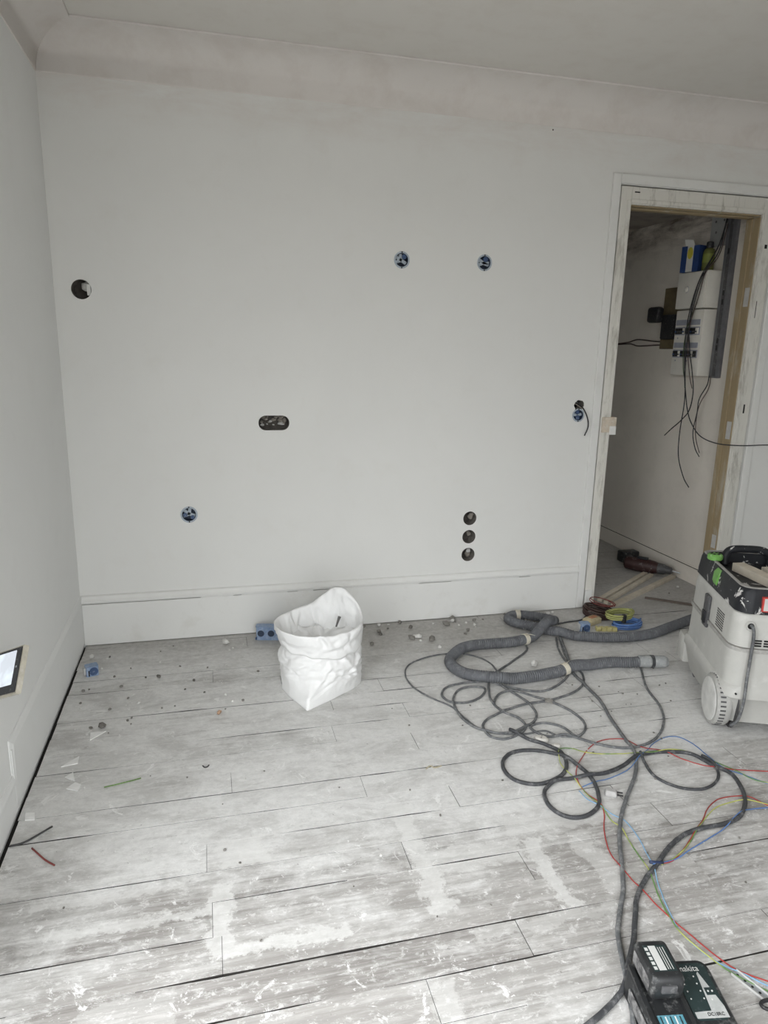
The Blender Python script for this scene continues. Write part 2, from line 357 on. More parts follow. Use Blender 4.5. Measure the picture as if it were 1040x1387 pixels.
PATHS = {
 'thin_grey_cord': (0.0035, [(1.848,-0.692,0.0035),(1.848,-0.678,0.0035),(1.848,-0.664,0.0035),(1.849,-0.650,0.0035),(1.849,-0.636,0.0035),(1.850,-0.622,0.0035),(1.850,-0.608,0.0035),(1.849,-0.594,0.0035),(1.846,-0.580,0.0035),(1.843,-0.567,0.0035),(1.838,-0.553,0.0035),(1.833,-0.540,0.0035),(1.826,-0.528,0.0035),(1.818,-0.516,0.0035),(1.809,-0.505,0.0035),(1.800,-0.495,0.0035),(1.789,-0.486,0.0035),(1.778,-0.478,0.0035),(1.766,-0.470,0.0035),(1.754,-0.463,0.0035),(1.741,-0.458,0.0035),(1.728,-0.453,0.0035),(1.714,-0.450,0.0035),(1.700,-0.449,0.0035),(1.686,-0.449,0.0035),(1.672,-0.449,0.0035),(1.658,-0.450,0.0035),(1.644,-0.451,0.0035),(1.630,-0.453,0.0035),(1.616,-0.456,0.0035),(1.603,-0.459,0.0035),(1.589,-0.462,0.0035),(1.576,-0.467,0.0035),(1.563,-0.472,0.0035),(1.550,-0.477,0.0035),(1.537,-0.483,0.0035),(1.524,-0.489,0.0035),(1.512,-0.496,0.0035),(1.500,-0.503,0.0035),(1.489,-0.512,0.0035),(1.478,-0.521,0.0035),(1.468,-0.531,0.0035),(1.460,-0.542,0.0035),(1.452,-0.554,0.0035),(1.446,-0.566,0.0035),(1.440,-0.579,0.0035),(1.436,-0.592,0.0035),(1.432,-0.606,0.0035),(1.429,-0.620,0.0035),(1.426,-0.633,0.0035),(1.424,-0.647,0.0035),(1.423,-0.661,0.0035),(1.423,-0.675,0.0035),(1.424,-0.689,0.0035),(1.425,-0.703,0.0035),(1.427,-0.717,0.0035),(1.429,-0.731,0.0035),(1.433,-0.745,0.0035),(1.437,-0.758,0.0035),(1.442,-0.771,0.0035),(1.447,-0.784,0.0035),(1.453,-0.797,0.0035),(1.460,-0.809,0.0035),(1.466,-0.822,0.0035),(1.473,-0.834,0.0035),(1.480,-0.846,0.0035),(1.487,-0.858,0.0035),(1.495,-0.870,0.0035),(1.504,-0.881,0.0035),(1.512,-0.892,0.0035),(1.520,-0.903,0.0035),(1.528,-0.915,0.0035),(1.534,-0.928,0.0035),(1.540,-0.941,0.0035),(1.544,-0.954,0.0035),(1.547,-0.968,0.0035),(1.549,-0.982,0.0035),(1.552,-0.995,0.0035),(1.554,-1.009,0.0035),(1.557,-1.023,0.0035),(1.561,-1.036,0.0035),(1.564,-1.050,0.0035),(1.567,-1.064,0.0035),(1.571,-1.077,0.0035),(1.575,-1.091,0.0035),(1.581,-1.103,0.0035),(1.590,-1.115,0.0035),(1.599,-1.125,0.0035),(1.610,-1.134,0.0035),(1.621,-1.142,0.0035),(1.633,-1.150,0.0035),(1.645,-1.157,0.0035),(1.658,-1.163,0.0035),(1.671,-1.168,0.0035),(1.684,-1.172,0.0035),(1.698,-1.176,0.0035),(1.711,-1.179,0.0035),(1.725,-1.182,0.0035),(1.739,-1.184,0.0035),(1.753,-1.185,0.0035),(1.767,-1.184,0.0035),(1.781,-1.182,0.0035),(1.795,-1.179,0.0035),(1.809,-1.178,0.0035),(1.823,-1.179,0.0035),(1.835,-1.186,0.0035),(1.843,-1.198,0.0035),(1.850,-1.210,0.0035),(1.858,-1.221,0.0035),(1.869,-1.230,0.0035),(1.882,-1.234,0.0035),(1.896,-1.237,0.0035),(1.909,-1.241,0.0035)]),
 'accessory_cord': (0.0048, [(2.093,-0.345,0.0048),(2.093,-0.359,0.0048),(2.094,-0.373,0.0048),(2.096,-0.387,0.0048),(2.097,-0.401,0.0048),(2.098,-0.415,0.0048),(2.098,-0.429,0.0048),(2.098,-0.443,0.0048),(2.095,-0.457,0.0048),(2.091,-0.470,0.0048),(2.084,-0.482,0.0048),(2.076,-0.494,0.0048),(2.066,-0.504,0.0048),(2.056,-0.514,0.0048),(2.046,-0.523,0.0048),(2.035,-0.532,0.0048),(2.024,-0.541,0.0048),(2.013,-0.549,0.0048),(2.002,-0.558,0.0048),(1.990,-0.566,0.0048),(1.979,-0.575,0.0048),(1.968,-0.583,0.0048),(1.957,-0.592,0.0048),(1.946,-0.601,0.0048),(1.935,-0.610,0.0048),(1.924,-0.618,0.0048),(1.913,-0.626,0.0048),(1.901,-0.634,0.0048),(1.890,-0.643,0.0049),(1.879,-0.651,0.0053),(1.868,-0.660,0.0061),(1.857,-0.669,0.0071),(1.847,-0.678,0.0075),(1.836,-0.688,0.0071),(1.826,-0.697,0.0061),(1.816,-0.707,0.0053),(1.806,-0.717,0.0049),(1.796,-0.727,0.0048),(1.787,-0.738,0.0048),(1.779,-0.749,0.0048),(1.771,-0.761,0.0048),(1.764,-0.773,0.0048),(1.758,-0.786,0.0048),(1.752,-0.799,0.0048),(1.747,-0.812,0.0048),(1.743,-0.825,0.0048),(1.738,-0.838,0.0048),(1.733,-0.851,0.0048),(1.728,-0.865,0.0048),(1.724,-0.878,0.0048),(1.720,-0.891,0.0048),(1.717,-0.905,0.0048),(1.715,-0.919,0.0048),(1.714,-0.933,0.0048),(1.714,-0.947,0.0048),(1.714,-0.961,0.0048),(1.716,-0.975,0.0048),(1.719,-0.989,0.0048),(1.723,-1.002,0.0048),(1.728,-1.015,0.0048),(1.735,-1.027,0.0048),(1.744,-1.038,0.0048),(1.752,-1.049,0.0048),(1.761,-1.061,0.0048),(1.767,-1.073,0.0048),(1.770,-1.087,0.0048),(1.772,-1.101,0.0048),(1.772,-1.115,0.0048),(1.770,-1.129,0.0048),(1.765,-1.142,0.0049),(1.757,-1.153,0.0052),(1.747,-1.163,0.0060),(1.736,-1.172,0.0071),(1.725,-1.180,0.0076),(1.712,-1.186,0.0072),(1.700,-1.192,0.0063),(1.686,-1.197,0.0054),(1.673,-1.200,0.0049),(1.659,-1.202,0.0048),(1.645,-1.202,0.0048),(1.632,-1.197,0.0048),(1.620,-1.190,0.0048),(1.610,-1.180,0.0049),(1.603,-1.168,0.0053),(1.599,-1.154,0.0060),(1.598,-1.140,0.0070),(1.599,-1.126,0.0074),(1.601,-1.113,0.0070),(1.605,-1.099,0.0060),(1.612,-1.087,0.0053),(1.620,-1.076,0.0049),(1.630,-1.065,0.0048),(1.641,-1.056,0.0048),(1.652,-1.048,0.0048),(1.664,-1.041,0.0048),(1.677,-1.036,0.0050),(1.690,-1.030,0.0057),(1.703,-1.025,0.0070),(1.716,-1.020,0.0086),(1.729,-1.014,0.0093),(1.742,-1.009,0.0086),(1.755,-1.004,0.0070),(1.768,-0.999,0.0057),(1.781,-0.994,0.0050),(1.794,-0.989,0.0048),(1.808,-0.985,0.0048),(1.821,-0.981,0.0048),(1.835,-0.978,0.0048),(1.849,-0.975,0.0048),(1.863,-0.973,0.0048),(1.877,-0.972,0.0048),(1.891,-0.972,0.0048),(1.905,-0.971,0.0048),(1.919,-0.971,0.0048),(1.933,-0.970,0.0048),(1.947,-0.968,0.0048),(1.961,-0.966,0.0048),(1.974,-0.964,0.0048),(1.988,-0.960,0.0048),(2.002,-0.957,0.0048),(2.015,-0.953,0.0048),(2.029,-0.949,0.0048),(2.042,-0.945,0.0048),(2.055,-0.940,0.0048),(2.068,-0.935,0.0048),(2.081,-0.929,0.0048),(2.094,-0.923,0.0048),(2.106,-0.916,0.0048),(2.118,-0.909,0.0048),(2.129,-0.901,0.0048),(2.140,-0.892,0.0048),(2.151,-0.883,0.0048),(2.161,-0.873,0.0048),(2.170,-0.862,0.0048),(2.178,-0.851,0.0048),(2.186,-0.840,0.0048),(2.194,-0.828,0.0048),(2.200,-0.815,0.0048),(2.206,-0.802,0.0048),(2.211,-0.789,0.0048),(2.215,-0.776,0.0048),(2.218,-0.762,0.0048),(2.218,-0.748,0.0048),(2.217,-0.734,0.0048),(2.215,-0.720,0.0048),(2.212,-0.706,0.0048),(2.209,-0.693,0.0048),(2.208,-0.679,0.0048),(2.206,-0.665,0.0048),(2.207,-0.651,0.0048),(2.208,-0.637,0.0048),(2.209,-0.623,0.0048),(2.212,-0.609,0.0048),(2.214,-0.595,0.0048),(2.217,-0.581,0.0048),(2.220,-0.568,0.0048),(2.224,-0.554,0.0048),(2.228,-0.541,0.0048),(2.232,-0.527,0.0048),(2.236,-0.514,0.0048),(2.240,-0.500,0.0048),(2.245,-0.487,0.0048),(2.251,-0.474,0.0048),(2.256,-0.462,0.0048),(2.262,-0.449,0.0048),(2.268,-0.436,0.0048),(2.273,-0.423,0.0048),(2.279,-0.410,0.0048),(2.285,-0.397,0.0048),(2.290,-0.384,0.0048)]),
 'coiled_grey_cord': (0.0048, [(2.300,-0.405,0.0048),(2.295,-0.418,0.0048),(2.290,-0.431,0.0048),(2.285,-0.444,0.0048),(2.280,-0.458,0.0048),(2.275,-0.471,0.0048),(2.270,-0.484,0.0048),(2.265,-0.497,0.0048),(2.260,-0.510,0.0048),(2.255,-0.523,0.0048),(2.251,-0.536,0.0048),(2.246,-0.550,0.0048),(2.242,-0.563,0.0048),(2.237,-0.576,0.0048),(2.234,-0.590,0.0048),(2.230,-0.604,0.0048),(2.227,-0.617,0.0049),(2.223,-0.631,0.0052),(2.219,-0.644,0.0061),(2.215,-0.657,0.0076),(2.210,-0.671,0.0089),(2.205,-0.683,0.0091),(2.198,-0.696,0.0081),(2.191,-0.708,0.0065),(2.184,-0.720,0.0054),(2.176,-0.732,0.0049),(2.169,-0.744,0.0048),(2.160,-0.755,0.0048),(2.152,-0.766,0.0048),(2.143,-0.777,0.0048),(2.133,-0.787,0.0048),(2.123,-0.797,0.0048),(2.113,-0.807,0.0048),(2.102,-0.816,0.0048),(2.091,-0.825,0.0048),(2.080,-0.833,0.0048),(2.069,-0.841,0.0048),(2.058,-0.849,0.0048),(2.046,-0.857,0.0048),(2.034,-0.864,0.0048),(2.021,-0.871,0.0048),(2.009,-0.877,0.0048),(1.996,-0.882,0.0048),(1.982,-0.885,0.0048),(1.968,-0.888,0.0048),(1.954,-0.888,0.0048),(1.940,-0.885,0.0048),(1.927,-0.881,0.0048),(1.914,-0.876,0.0048),(1.902,-0.869,0.0048),(1.889,-0.862,0.0048),(1.878,-0.855,0.0048),(1.866,-0.847,0.0048),(1.854,-0.840,0.0048),(1.842,-0.832,0.0048),(1.831,-0.823,0.0048),(1.821,-0.814,0.0048),(1.811,-0.804,0.0049),(1.801,-0.794,0.0053),(1.791,-0.784,0.0060),(1.780,-0.775,0.0070),(1.769,-0.767,0.0074),(1.756,-0.761,0.0070),(1.743,-0.757,0.0060),(1.729,-0.753,0.0053),(1.715,-0.751,0.0049),(1.702,-0.749,0.0048),(1.688,-0.748,0.0048),(1.673,-0.748,0.0048),(1.659,-0.749,0.0048),(1.645,-0.750,0.0048),(1.632,-0.752,0.0048),(1.618,-0.754,0.0048),(1.604,-0.758,0.0048),(1.591,-0.762,0.0048),(1.578,-0.768,0.0048),(1.566,-0.775,0.0048),(1.555,-0.784,0.0048),(1.546,-0.795,0.0048),(1.539,-0.806,0.0048),(1.533,-0.819,0.0048),(1.528,-0.833,0.0048),(1.527,-0.846,0.0048),(1.529,-0.860,0.0048),(1.533,-0.874,0.0048),(1.539,-0.886,0.0048),(1.548,-0.897,0.0048),(1.560,-0.904,0.0048),(1.573,-0.909,0.0048),(1.587,-0.912,0.0048),(1.601,-0.913,0.0048),(1.615,-0.912,0.0048),(1.629,-0.909,0.0048),(1.642,-0.905,0.0048),(1.655,-0.899,0.0048),(1.667,-0.892,0.0048),(1.679,-0.885,0.0048),(1.689,-0.876,0.0048),(1.699,-0.866,0.0048),(1.708,-0.855,0.0048),(1.717,-0.844,0.0048),(1.724,-0.832,0.0048),(1.728,-0.818,0.0048),(1.724,-0.805,0.0048),(1.712,-0.798,0.0048),(1.700,-0.792,0.0048),(1.686,-0.789,0.0048),(1.672,-0.788,0.0048),(1.658,-0.789,0.0048),(1.644,-0.791,0.0048),(1.631,-0.795,0.0048),(1.618,-0.802,0.0048),(1.607,-0.810,0.0048),(1.597,-0.820,0.0048),(1.589,-0.831,0.0048),(1.581,-0.843,0.0048),(1.574,-0.855,0.0049),(1.567,-0.868,0.0052),(1.562,-0.880,0.0060),(1.557,-0.894,0.0070),(1.554,-0.907,0.0075),(1.551,-0.921,0.0076),(1.548,-0.935,0.0076),(1.547,-0.949,0.0079),(1.545,-0.963,0.0079),(1.545,-0.977,0.0073),(1.544,-0.991,0.0063),(1.545,-1.005,0.0054),(1.546,-1.019,0.0049),(1.548,-1.033,0.0048),(1.551,-1.046,0.0048),(1.554,-1.060,0.0048),(1.559,-1.073,0.0048),(1.564,-1.086,0.0049),(1.570,-1.099,0.0055),(1.577,-1.111,0.0067),(1.585,-1.123,0.0085),(1.594,-1.133,0.0099),(1.605,-1.142,0.0099),(1.616,-1.150,0.0088),(1.628,-1.157,0.0077),(1.641,-1.163,0.0076),(1.654,-1.168,0.0084),(1.668,-1.170,0.0090),(1.682,-1.170,0.0087),(1.696,-1.167,0.0074),(1.709,-1.163,0.0062),(1.722,-1.158,0.0060),(1.735,-1.153,0.0069),(1.748,-1.148,0.0083),(1.761,-1.142,0.0089),(1.774,-1.136,0.0083),(1.787,-1.130,0.0068),(1.798,-1.122,0.0056),(1.810,-1.114,0.0049),(1.820,-1.104,0.0048),(1.829,-1.094,0.0048),(1.838,-1.083,0.0048),(1.845,-1.071,0.0048),(1.851,-1.058,0.0048),(1.855,-1.044,0.0048),(1.857,-1.030,0.0049),(1.858,-1.016,0.0053),(1.858,-1.002,0.0062),(1.858,-0.989,0.0073),(1.857,-0.975,0.0078),(1.855,-0.961,0.0073),(1.853,-0.947,0.0062),(1.851,-0.933,0.0053),(1.847,-0.919,0.0049),(1.843,-0.906,0.0048),(1.839,-0.892,0.0048),(1.834,-0.879,0.0048),(1.829,-0.866,0.0048),(1.824,-0.853,0.0048),(1.819,-0.840,0.0052),(1.814,-0.827,0.0062),(1.809,-0.814,0.0082),(1.805,-0.800,0.0110)]),
 'looped_grey_cord': (0.0048, [(2.559,-0.677,0.0048),(2.554,-0.689,0.0048),(2.548,-0.702,0.0048),(2.542,-0.715,0.0048),(2.536,-0.728,0.0048),(2.531,-0.740,0.0048),(2.525,-0.753,0.0048),(2.519,-0.766,0.0048),(2.513,-0.779,0.0048),(2.507,-0.791,0.0048),(2.501,-0.804,0.0048),(2.494,-0.816,0.0048),(2.488,-0.829,0.0048),(2.481,-0.841,0.0048),(2.475,-0.853,0.0048),(2.468,-0.865,0.0048),(2.461,-0.878,0.0048),(2.455,-0.890,0.0048),(2.449,-0.903,0.0048),(2.442,-0.915,0.0048),(2.436,-0.928,0.0048),(2.431,-0.941,0.0048),(2.425,-0.954,0.0048),(2.420,-0.967,0.0048),(2.416,-0.980,0.0048),(2.412,-0.993,0.0048),(2.409,-1.007,0.0048),(2.405,-1.020,0.0048),(2.402,-1.034,0.0048),(2.399,-1.048,0.0048),(2.396,-1.062,0.0048),(2.393,-1.075,0.0048),(2.389,-1.089,0.0048),(2.385,-1.102,0.0048),(2.380,-1.115,0.0048),(2.374,-1.128,0.0048),(2.368,-1.141,0.0048),(2.362,-1.153,0.0048),(2.356,-1.165,0.0048),(2.349,-1.178,0.0048),(2.342,-1.190,0.0048),(2.334,-1.201,0.0048),(2.326,-1.213,0.0048),(2.317,-1.224,0.0048),(2.309,-1.235,0.0048),(2.299,-1.245,0.0048),(2.290,-1.256,0.0048),(2.280,-1.266,0.0048),(2.270,-1.275,0.0048),(2.260,-1.285,0.0048),(2.249,-1.294,0.0048),(2.238,-1.302,0.0048),(2.227,-1.311,0.0048),(2.215,-1.319,0.0048),(2.203,-1.326,0.0048),(2.191,-1.332,0.0048),(2.178,-1.338,0.0048),(2.165,-1.343,0.0048),(2.152,-1.347,0.0048),(2.138,-1.350,0.0048),(2.124,-1.353,0.0048),(2.110,-1.354,0.0048),(2.096,-1.355,0.0048),(2.082,-1.355,0.0048),(2.068,-1.353,0.0048),(2.055,-1.351,0.0048),(2.042,-1.346,0.0048),(2.029,-1.340,0.0048),(2.017,-1.334,0.0048),(2.004,-1.327,0.0048),(1.993,-1.319,0.0048),(1.982,-1.310,0.0048),(1.971,-1.302,0.0048),(1.960,-1.292,0.0048),(1.951,-1.282,0.0049),(1.941,-1.272,0.0052),(1.930,-1.263,0.0061),(1.920,-1.254,0.0074),(1.910,-1.244,0.0086),(1.899,-1.236,0.0093),(1.887,-1.228,0.0094),(1.873,-1.225,0.0089),(1.859,-1.226,0.0080),(1.845,-1.227,0.0069),(1.831,-1.227,0.0058),(1.818,-1.221,0.0051),(1.807,-1.213,0.0051),(1.798,-1.202,0.0054),(1.790,-1.191,0.0061),(1.784,-1.178,0.0063),(1.780,-1.165,0.0061),(1.780,-1.151,0.0054),(1.788,-1.140,0.0050),(1.800,-1.133,0.0048),(1.814,-1.129,0.0048),(1.827,-1.127,0.0048),(1.841,-1.126,0.0048),(1.855,-1.129,0.0048),(1.867,-1.135,0.0048),(1.879,-1.143,0.0048),(1.890,-1.152,0.0048),(1.899,-1.162,0.0048),(1.907,-1.174,0.0048),(1.911,-1.187,0.0048),(1.914,-1.201,0.0048),(1.916,-1.215,0.0048),(1.919,-1.229,0.0048),(1.926,-1.241,0.0048),(1.939,-1.241,0.0048),(1.951,-1.234,0.0048),(1.963,-1.226,0.0048),(1.973,-1.217,0.0048),(1.983,-1.207,0.0048),(1.991,-1.195,0.0048),(1.998,-1.183,0.0048),(2.003,-1.170,0.0048),(2.006,-1.157,0.0048),(2.009,-1.143,0.0048),(2.009,-1.129,0.0048),(2.008,-1.115,0.0048),(2.007,-1.101,0.0048),(2.004,-1.087,0.0048),(2.001,-1.073,0.0048),(1.997,-1.060,0.0048),(1.993,-1.047,0.0048),(1.987,-1.034,0.0048),(1.981,-1.022,0.0048),(1.974,-1.010,0.0052),(1.966,-0.998,0.0060),(1.958,-0.987,0.0072),(1.949,-0.975,0.0082),(1.941,-0.964,0.0082),(1.932,-0.954,0.0073),(1.923,-0.943,0.0060),(1.914,-0.932,0.0052),(1.905,-0.921,0.0048),(1.896,-0.910,0.0048),(1.887,-0.900,0.0048),(1.878,-0.889,0.0049),(1.867,-0.880,0.0053),(1.857,-0.871,0.0062),(1.845,-0.864,0.0073),(1.831,-0.860,0.0078),(1.817,-0.859,0.0073),(1.803,-0.861,0.0062),(1.790,-0.864,0.0053),(1.777,-0.870,0.0049),(1.765,-0.877,0.0048),(1.755,-0.887,0.0048),(1.746,-0.898,0.0050),(1.738,-0.909,0.0056),(1.731,-0.921,0.0069),(1.724,-0.933,0.0086),(1.716,-0.945,0.0099),(1.708,-0.956,0.0105)]),
 'long_grey_cord': (0.0065, [(2.307,-0.392,0.0109),(2.302,-0.405,0.0132),(2.298,-0.418,0.0148),(2.293,-0.431,0.0154),(2.289,-0.445,0.0154),(2.284,-0.458,0.0152),(2.280,-0.471,0.0150),(2.275,-0.484,0.0148),(2.271,-0.497,0.0146),(2.266,-0.511,0.0144),(2.262,-0.524,0.0142),(2.257,-0.537,0.0142),(2.252,-0.550,0.0142),(2.248,-0.564,0.0144),(2.243,-0.577,0.0147),(2.238,-0.590,0.0152),(2.233,-0.603,0.0156),(2.228,-0.616,0.0161),(2.223,-0.629,0.0167),(2.218,-0.642,0.0174),(2.213,-0.655,0.0182),(2.208,-0.668,0.0189),(2.203,-0.681,0.0190),(2.198,-0.694,0.0184),(2.193,-0.707,0.0169),(2.189,-0.721,0.0146),(2.185,-0.734,0.0119),(2.181,-0.747,0.0094),(2.178,-0.761,0.0077),(2.175,-0.775,0.0068),(2.174,-0.789,0.0065),(2.172,-0.802,0.0067),(2.171,-0.817,0.0073),(2.171,-0.830,0.0086),(2.171,-0.844,0.0102),(2.170,-0.858,0.0111),(2.169,-0.872,0.0107),(2.168,-0.886,0.0092),(2.168,-0.900,0.0077),(2.168,-0.914,0.0068),(2.167,-0.928,0.0065),(2.167,-0.942,0.0065),(2.167,-0.956,0.0065),(2.166,-0.970,0.0065),(2.165,-0.984,0.0065),(2.164,-0.998,0.0065),(2.162,-1.012,0.0065),(2.159,-1.026,0.0065),(2.156,-1.039,0.0065),(2.153,-1.053,0.0065),(2.150,-1.066,0.0065),(2.146,-1.080,0.0065),(2.142,-1.093,0.0065),(2.138,-1.107,0.0065),(2.134,-1.120,0.0065),(2.130,-1.133,0.0065),(2.127,-1.147,0.0065),(2.124,-1.161,0.0065),(2.121,-1.174,0.0065),(2.118,-1.188,0.0065),(2.115,-1.202,0.0065),(2.112,-1.215,0.0065),(2.110,-1.229,0.0065),(2.107,-1.243,0.0065),(2.104,-1.256,0.0065),(2.101,-1.270,0.0065),(2.099,-1.284,0.0065),(2.096,-1.298,0.0066),(2.093,-1.311,0.0072),(2.091,-1.325,0.0083),(2.089,-1.339,0.0097),(2.087,-1.353,0.0102),(2.084,-1.367,0.0097),(2.081,-1.380,0.0083),(2.076,-1.393,0.0072),(2.071,-1.406,0.0066),(2.064,-1.419,0.0065),(2.057,-1.431,0.0065),(2.050,-1.443,0.0065),(2.042,-1.454,0.0065),(2.034,-1.466,0.0065),(2.026,-1.477,0.0065),(2.018,-1.488,0.0065),(2.009,-1.499,0.0065),(2.000,-1.510,0.0065),(1.991,-1.521,0.0065),(1.982,-1.531,0.0065),(1.972,-1.541,0.0065),(1.963,-1.551,0.0065),(1.953,-1.561,0.0065),(1.943,-1.571,0.0065),(1.933,-1.581,0.0065),(1.923,-1.591,0.0065),(1.913,-1.601,0.0065),(1.903,-1.611,0.0065),(1.894,-1.621,0.0065),(1.885,-1.631,0.0065),(1.875,-1.642,0.0065),(1.866,-1.652,0.0065),(1.856,-1.662,0.0065),(1.847,-1.673,0.0065),(1.838,-1.684,0.0065),(1.829,-1.694,0.0065),(1.821,-1.705,0.0065),(1.812,-1.716,0.0065),(1.804,-1.728,0.0065),(1.796,-1.739,0.0065),(1.788,-1.751,0.0065),(1.780,-1.762,0.0065),(1.772,-1.774,0.0065),(1.765,-1.786,0.0065),(1.758,-1.798,0.0065),(1.751,-1.810,0.0065),(1.744,-1.822,0.0065),(1.737,-1.834,0.0065),(1.731,-1.847,0.0065),(1.724,-1.859,0.0065),(1.717,-1.871,0.0065),(1.710,-1.883,0.0065),(1.704,-1.895,0.0065),(1.697,-1.908,0.0065),(1.690,-1.920,0.0065),(1.683,-1.932,0.0065),(1.676,-1.944,0.0065),(1.669,-1.956,0.0065),(1.661,-1.968,0.0065),(1.653,-1.979,0.0065),(1.644,-1.990,0.0065),(1.635,-2.001,0.0065),(1.626,-2.012,0.0065),(1.618,-2.022,0.0065),(1.609,-2.034,0.0065),(1.600,-2.045,0.0065),(1.592,-2.056,0.0065),(1.584,-2.067,0.0065),(1.575,-2.078,0.0065),(1.568,-2.090,0.0065),(1.561,-2.102,0.0065),(1.555,-2.115,0.0065),(1.549,-2.127,0.0065),(1.543,-2.140,0.0065),(1.538,-2.153,0.0065),(1.532,-2.166,0.0065),(1.527,-2.179,0.0065),(1.522,-2.192,0.0065),(1.516,-2.205,0.0065),(1.511,-2.218,0.0065),(1.505,-2.230,0.0065),(1.500,-2.243,0.0065),(1.494,-2.256,0.0065),(1.488,-2.268,0.0065),(1.482,-2.281,0.0065),(1.476,-2.294,0.0065),(1.469,-2.306,0.0065),(1.462,-2.318,0.0065),(1.455,-2.330,0.0065),(1.447,-2.342,0.0065),(1.439,-2.353,0.0065),(1.431,-2.365,0.0065),(1.423,-2.376,0.0065)]),
